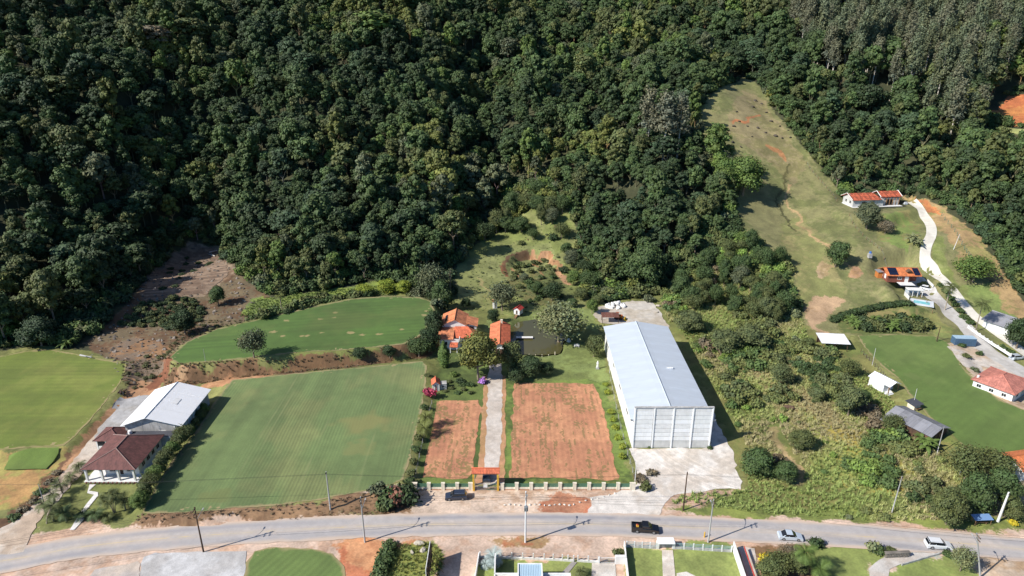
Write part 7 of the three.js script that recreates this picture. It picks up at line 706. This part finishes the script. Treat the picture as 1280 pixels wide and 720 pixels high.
{
  const r = rng(23), all = []; for (const [x, z, q, t] of scatter(scrubPoly, 2.15, 8)) { if (inside(trail, x, z) || inside(shadeStrip, x, z)) continue; const m = noise(x / 15, z / 15) * 0.75 + noise(x / 6 + 9, z / 6) * 0.35 + (t - 0.5) * 0.3 + (z < -185 ? 0.12 : 0); const clump = -0.1 + noise(x / 10 + 30, z / 10) + 0.5 * noise(x / 4, z / 4 + 50) + (z < -175 ? 0.45 : 0) + (z > -125 && x > 72 ? 0.5 : 0) - (z > -130 && x < 72 ? 0.6 : 0); if (clump < 0.22 ? q < 0.95 : q < 0.35) continue; const c = m < -0.4 ? 'dark' : m < -0.1 ? 'grey' : m < 0.25 ? 'olive' : m < 0.42 ? 'mid' : m < 0.58 ? 'bright' : 'brownish'; all.push([x, gy(x, z), z, (clump < 0.22 ? 0.5 + 0.5 * t : 0.8 + 0.9 * Math.min(1, clump) + 0.5 * t), c, t]); }
  all.sort((a, b) => b[3] / Math.hypot(b[0], b[2]) - a[3] / Math.hypot(a[0], a[2])); const zone = (x, z) => (z > -118 ? 'along the road edge of the overgrown lot' : z > -140 ? (x < 75 ? 'near the forecourt in the overgrown lot' : 'in the lower right of the overgrown lot') : z > -185 ? (x < 75 ? 'beside the warehouse in the overgrown lot' : 'in the middle of the overgrown lot') : (x < 62 ? 'leftmost ' : x < 85 ? 'midway ' : 'rightmost ') + (z < -225 ? 'high on the scrub slope behind the warehouse' : 'low on the scrub slope behind the warehouse'));
  all.slice(0, 280).forEach(([x, y, z, s, c, t]) => bush('scrub_bush', `${s > 1.6 ? 'large' : s > 1.25 ? 'medium' : 'small'} ${WORD[c]} scrub bush ${zone(x, z)}`, [x, z], 'scrub_' + c, s, s * (0.7 + 0.5 * t), `${s > 1.6 ? 'large' : s > 1.25 ? 'medium' : 'small'} ${WORD[c]} scrub bushes ${zone(x, z)}`));
  const g = new THREE.Group(); g.name = 'scrub'; g.userData = { kind: 'stuff', label: 'tangled low scrub covering the overgrown lot right of the warehouse', category: 'scrub' }; scene.add(g);
  const rest = all.slice(280), m = new THREE.Matrix4(), qn = new THREE.Quaternion(), Y = V(0, 1, 0), col = new THREE.Color();
  const addTo = (grp, geo, list, name) => { const im = shade(new THREE.InstancedMesh(geo, new THREE.MeshStandardMaterial({ vertexColors: true, roughness: 0.8, side: THREE.DoubleSide }), list.length)); im.name = name; im.userData = { kind: 'stuff' }; list.forEach(([x, y, z, s, sy, c, a], i) => { im.setMatrixAt(i, m.compose(V(x, y - 0.05, z), qn.setFromAxisAngle(Y, a * 40), V(s, sy, s))); im.setColorAt(i, col.setRGB(...c)); }); grp.add(im); };
  const tint = (c, t) => (TINTS[c] ?? [0.1, 0.08, 0.045]).map((v) => 1.55 * v * (0.85 + 0.4 * t));
  BUSH.slice(0, 4).forEach((b, k) => addTo(g, b, rest.filter((_, i) => i % 4 === k).map(([x, y, z, s, c, t]) => [x, y, z, s, s * (0.7 + 0.5 * t), tint(c, t), t]), 'bushes'));
  // tufts of tall grass
  const tuft = [1, 2].map((s) => { const q = rng(700 + s), pos = [], c = []; for (let k = 0; k < 22; k++) { const a = q() * 6.28, d = q() * 0.35, x = Math.cos(a) * d, z = Math.sin(a) * d, b = q() * 6.28, w = 0.05 + 0.04 * q(), l = 0.5 + 0.5 * q(), o = 0.2 + 0.45 * q(), ca = Math.cos(b), sa = Math.sin(b), t = 0.75 + 0.5 * q(); pos.push(x - sa * w, 0, z + ca * w, x + sa * w, 0, z - ca * w, x + ca * o, l, z + sa * o); for (let i = 0; i < 3; i++) c.push(t, t, t); } return geoFrom(pos, c); });
  const tall = new THREE.Group(); tall.name = 'tall_grass'; tall.userData = { kind: 'stuff', label: 'tall yellowing grass and weeds between the scrub bushes', category: 'grass' }; scene.add(tall);
  const GC = [[0.33, 0.29, 0.14], [0.36, 0.34, 0.14], [0.32, 0.345, 0.115], [0.27, 0.33, 0.09], [0.24, 0.3, 0.08]];
  const tl = scatter(scrubPoly, 1.0, 12).filter(([x, z]) => !inside(trail, x, z) && !inside(shadeStrip, x, z)).map(([x, z, q, t]) => { const s = 0.8 + 0.8 * q; return [x, gy(x, z), z, s, s * (0.4 + 0.5 * t), GC[Math.max(0, Math.min(4, Math.floor((noise(x / 13, z / 13) * 0.7 + 0.3 * noise(x / 5, z / 5 + 20) + 0.5 + (t - 0.5) * 0.25) * 5)))], q]; });
  tuft.forEach((b, k) => addTo(tall, b, tl.filter((_, i) => i % 2 === k), 'tufts'));
  // weeds on the brown banks and ditch edges
  const banks = [[[-98.4,-173.1],[-91.4,-172.5],[-72.7,-175.5],[-50.9,-179.5],[-31.9,-183.5],[-26.8,-190],[-24.7,-192],[-28.4,-182.8],[-45.8,-176],[-58.7,-173.1],[-72.4,-172.9],[-84,-169.3],[-95.1,-165.8]], [[-76.6,-112.7],[-73.9,-113.2],[-52.3,-114.9],[-33.5,-118.7],[-24,-122.4],[-21.3,-122.2],[-20.7,-116.5],[-26.1,-114.5],[-51.7,-112.8],[-75.9,-111.2]], [[-113.2,-178],[-106.4,-187.5],[-107.8,-210.3],[-90.6,-210.5],[-79.9,-203.8],[-91.9,-195.3],[-96.9,-185.1],[-97.4,-175.9],[-98.3,-172.7],[-102.3,-164.9],[-107.1,-166.3]], [[-22.5,-224.7],[-13.1,-268],[17.8,-300],[26.2,-293],[26.4,-262.4],[27.2,-228.6],[16.4,-216.7],[0,-214.1]], [[-24.6,-97.3],[-24,-102],[-22.4,-105.4],[-19.4,-106.7],[-14.7,-106.2],[-13.1,-103.7],[-13.1,-97.7]], [[-91.5,-212.9],[-90.5,-226.2],[-69.7,-233.2],[-41.7,-240.4],[-32.5,-237.9],[-34.8,-232.4],[-57.2,-229.1],[-69.7,-222.2],[-83.4,-213]]];
  const weeds = new THREE.Group(); weeds.name = 'bank_weeds'; weeds.userData = { kind: 'stuff', label: 'dry weeds and low growth on the brown banks and clearings', category: 'weeds' }; scene.add(weeds);
  const BC = [[[0.16, 0.11, 0.06], [0.12, 0.1, 0.05]], [[0.17, 0.11, 0.065], [0.13, 0.1, 0.05]], [[0.11, 0.09, 0.045], [0.08, 0.09, 0.03]], [[0.09, 0.12, 0.035], [0.13, 0.14, 0.06]], [[0.09, 0.13, 0.03], [0.16, 0.16, 0.04]], [[0.1, 0.15, 0.03], [0.13, 0.17, 0.04]], [[0.09, 0.12, 0.03], [0.1, 0.13, 0.04]]], wl = [];
  banks.forEach((b, k) => { for (const [x, z, q, t] of scatter(b, [0.9, 1.0, 1.3, 2.2, 0.7, 0.9, 1.5][k], 40 + k)) { if (inside(lowerField, x, z) || inside(upperField, x, z)) continue; const s = 0.5 + 0.6 * q; wl.push([x, gy(x, z), z, s, s * (k === 3 ? 0.5 : k === 1 ? 0.45 : 0.8), mix3(BC[k][0], BC[k][1], t).map((v) => 1.35 * v), q, t, k]); } });
  tuft.forEach((b, k) => addTo(weeds, b, wl.filter((_, i) => i % 2 === k), 'tufts')); addTo(weeds, BUSH[1], wl.filter((a) => a[6] > 0.9 && (a[8] === 2 || a[8] === 3)).map((a) => [a[0], a[1], a[2], 0.35 + 0.5 * a[7], 0.3 + 0.4 * a[7], a[5].map((v) => v * 0.95), a[6]]), 'low_bushes');
  // coffee like bushes on the terraced clearing
  const cl = [[-127.8,-205.5],[-127.7,-213.7],[-126.3,-219.1],[-120.2,-223.8],[-112.2,-224.3],[-103.7,-215.3],[-102.7,-201.4],[-109.8,-203.1],[-116.7,-204]]; scatter(cl, 2.1, 77).filter((a) => a[2] > 0.15).forEach(([x, z, q, t]) => bush('crop_bush', q > 0.6 ? 'dark crop bush in the uneven rows on the terraced clearing' : 'small olive crop bush on the terraced clearing', [x, z], q > 0.6 ? 'dark' : 'olive', 0.8 + 0.5 * q, 0.7 + 0.5 * t, q > 0.6 ? 'dark crop bushes' : 'olive crop bushes'));
  const cl2 = [[-140.6,-263.8],[-139.6,-276.7],[-128.6,-279],[-110.8,-241.4],[-114.7,-230.5],[-124.2,-226.6]]; scatter(cl2, 6.5, 78).filter((a) => a[2] > 0.3).forEach(([x, z, q]) => bush('crop_bush', 'lone green bush on the ploughed upper terrace', [x, z], 'dark', 0.8 + 0.5 * q, 0.7, 'lone bushes on the upper terrace'));
  // shrubs in the green clearing
  const cl3 = [[-17.5,-260.2],[-13.7,-284.1],[0,-305],[21.4,-301.3],[25.3,-278.8],[24.5,-247.7],[16.7,-221.5],[7,-221.5],[0,-225],[-6.1,-247.7]]; scatter(cl3, 13, 79).filter((a) => a[2] > 0.35).forEach(([x, z, q, t]) => bush('clearing_bush', q > 0.7 ? 'dark round bush in the green clearing behind the pond' : 'olive bush in the green clearing behind the pond', [x, z], q > 0.7 ? 'dark' : 'olive', 1 + 1.4 * t, 0.9 + 1.2 * t, q > 0.7 ? 'dark clearing bushes' : 'olive clearing bushes'));
  scatter([[-9.9,-292],[-2.9,-308.5],[7.4,-312.2],[18.4,-313.1],[24.4,-302.9],[22.4,-292.8],[17.3,-289.2],[8.4,-291.4],[1.7,-286.5],[-4.1,-281.6]], 8, 97).filter((a) => a[2] > 0.2).forEach(([x, z, q, t]) => plantTree('clearing_tree', q > 0.6 ? 'leafy tree closing off the top of the green clearing' : 'dark tree closing off the top of the green clearing', 'tree', on([x, z]), TREE[(q * 91 | 0) % 3], q > 0.6 ? 'olive' : 'mid', 0.6 + 0.5 * t, { sy: 0.6 + 0.6 * q, turn: t * 9, group: q > 0.6 ? 'leafy trees at the clearing top' : 'dark trees at the clearing top' }));
  scatter(slump, 4.2, 98).filter((a) => a[2] > 0.3 && edgeDist(slump, a[0], a[1]) > 1.8).forEach(([x, z, q, t]) => bush('clearing_bush', q > 0.6 ? 'dark bush down in the earth slip of the clearing' : 'olive bush down in the earth slip of the clearing', [x, z], q > 0.6 ? 'mid' : 'olive', 0.8 + 0.9 * t, 0.8 + 0.7 * t, q > 0.6 ? 'dark bushes in the earth slip' : 'olive bushes in the earth slip'));
  scatter([[61.5,-242.4],[81,-250.1],[92.5,-254.8],[99.5,-238.3],[96,-215.2],[82.9,-203.7],[69.1,-210],[60.8,-220]], 5.2, 96).filter((a) => a[2] > 0.3).forEach(([x, z, q, t]) => plantTree('scrub_tree', q > 0.65 ? 'small mid green tree in the dense top of the scrub slope' : 'small olive tree in the dense top of the scrub slope', 'tree', on([x, z]), TREE[(q * 91 | 0) % 3], q > 0.65 ? 'mid' : 'olive', 0.45 + 0.4 * t, { sy: 0.45 + 0.5 * q, turn: t * 9, group: q > 0.65 ? 'small mid green trees of the upper scrub' : 'small olive trees of the upper scrub' }));
  const edges = [[[-41.2,-237],[-36,-242.3],[-25.7,-248.1],[-20.2,-230.5],[-25.4,-213],[-33.2,-221.5]], [[25.5,-251.6],[31.1,-246.1],[38.9,-236.8],[48.2,-242.7],[56.8,-244],[52.3,-224.4],[40.1,-229.3],[31.8,-226.4],[27.4,-230.8]]]; edges.forEach((b, k) => scatter(b, 3.6, 90 + k).filter((a) => a[2] > 0.25).forEach(([x, z, q, t]) => bush('edge_bush', k ? 'mixed bush at the forest foot behind the rear gravel yard' : 'leafy bush at the back corner of the upper turf field', [x, z], ['mid', 'olive', 'dark', 'grey'][(q * 40 | 0) % 4], 1.4 + t, 1.5 + t, k ? 'bushes behind the gravel yard' : 'bushes at the upper field corner')));
}

{ // rubble and clods on the terraced clearing
  const r = rng(88), m = new THREE.Matrix4(), qn = new THREE.Quaternion(), col = new THREE.Color(), list = scatter([[-129,-191.2],[-131.2,-212.7],[-138.1,-248.6],[-136.7,-281.8],[-123.4,-281.9],[-100.3,-238.6],[-85.7,-219.8],[-90.6,-210.5],[-102.5,-196.3],[-103.6,-167.5],[-109.5,-170.8]], 1.8, 99).filter((a) => a[2] > 0.3), im = shade(new THREE.InstancedMesh(boulders[1], new THREE.MeshStandardMaterial({ roughness: 0.95 }), list.length)); im.name = 'rubble'; im.userData = { kind: 'stuff', label: 'grey brown clods and rubble strewn over the terraced clearing', category: 'rubble' };
  list.forEach(([x, z, q, t], i) => { const s = 0.12 + 0.4 * q * q * q; im.setMatrixAt(i, m.compose(V(x, gy(x, z) + s * 0.3, z), qn.setFromEuler(new THREE.Euler(t * 6, q * 9, 0)), V(s * 1.3, s * 0.7, s))); const k = 0.07 + 0.2 * t; im.setColorAt(i, col.setRGB(k * 1.1, k * 0.92, k * 0.76)); }); scene.add(im);
}
renderer.render(scene, camera);
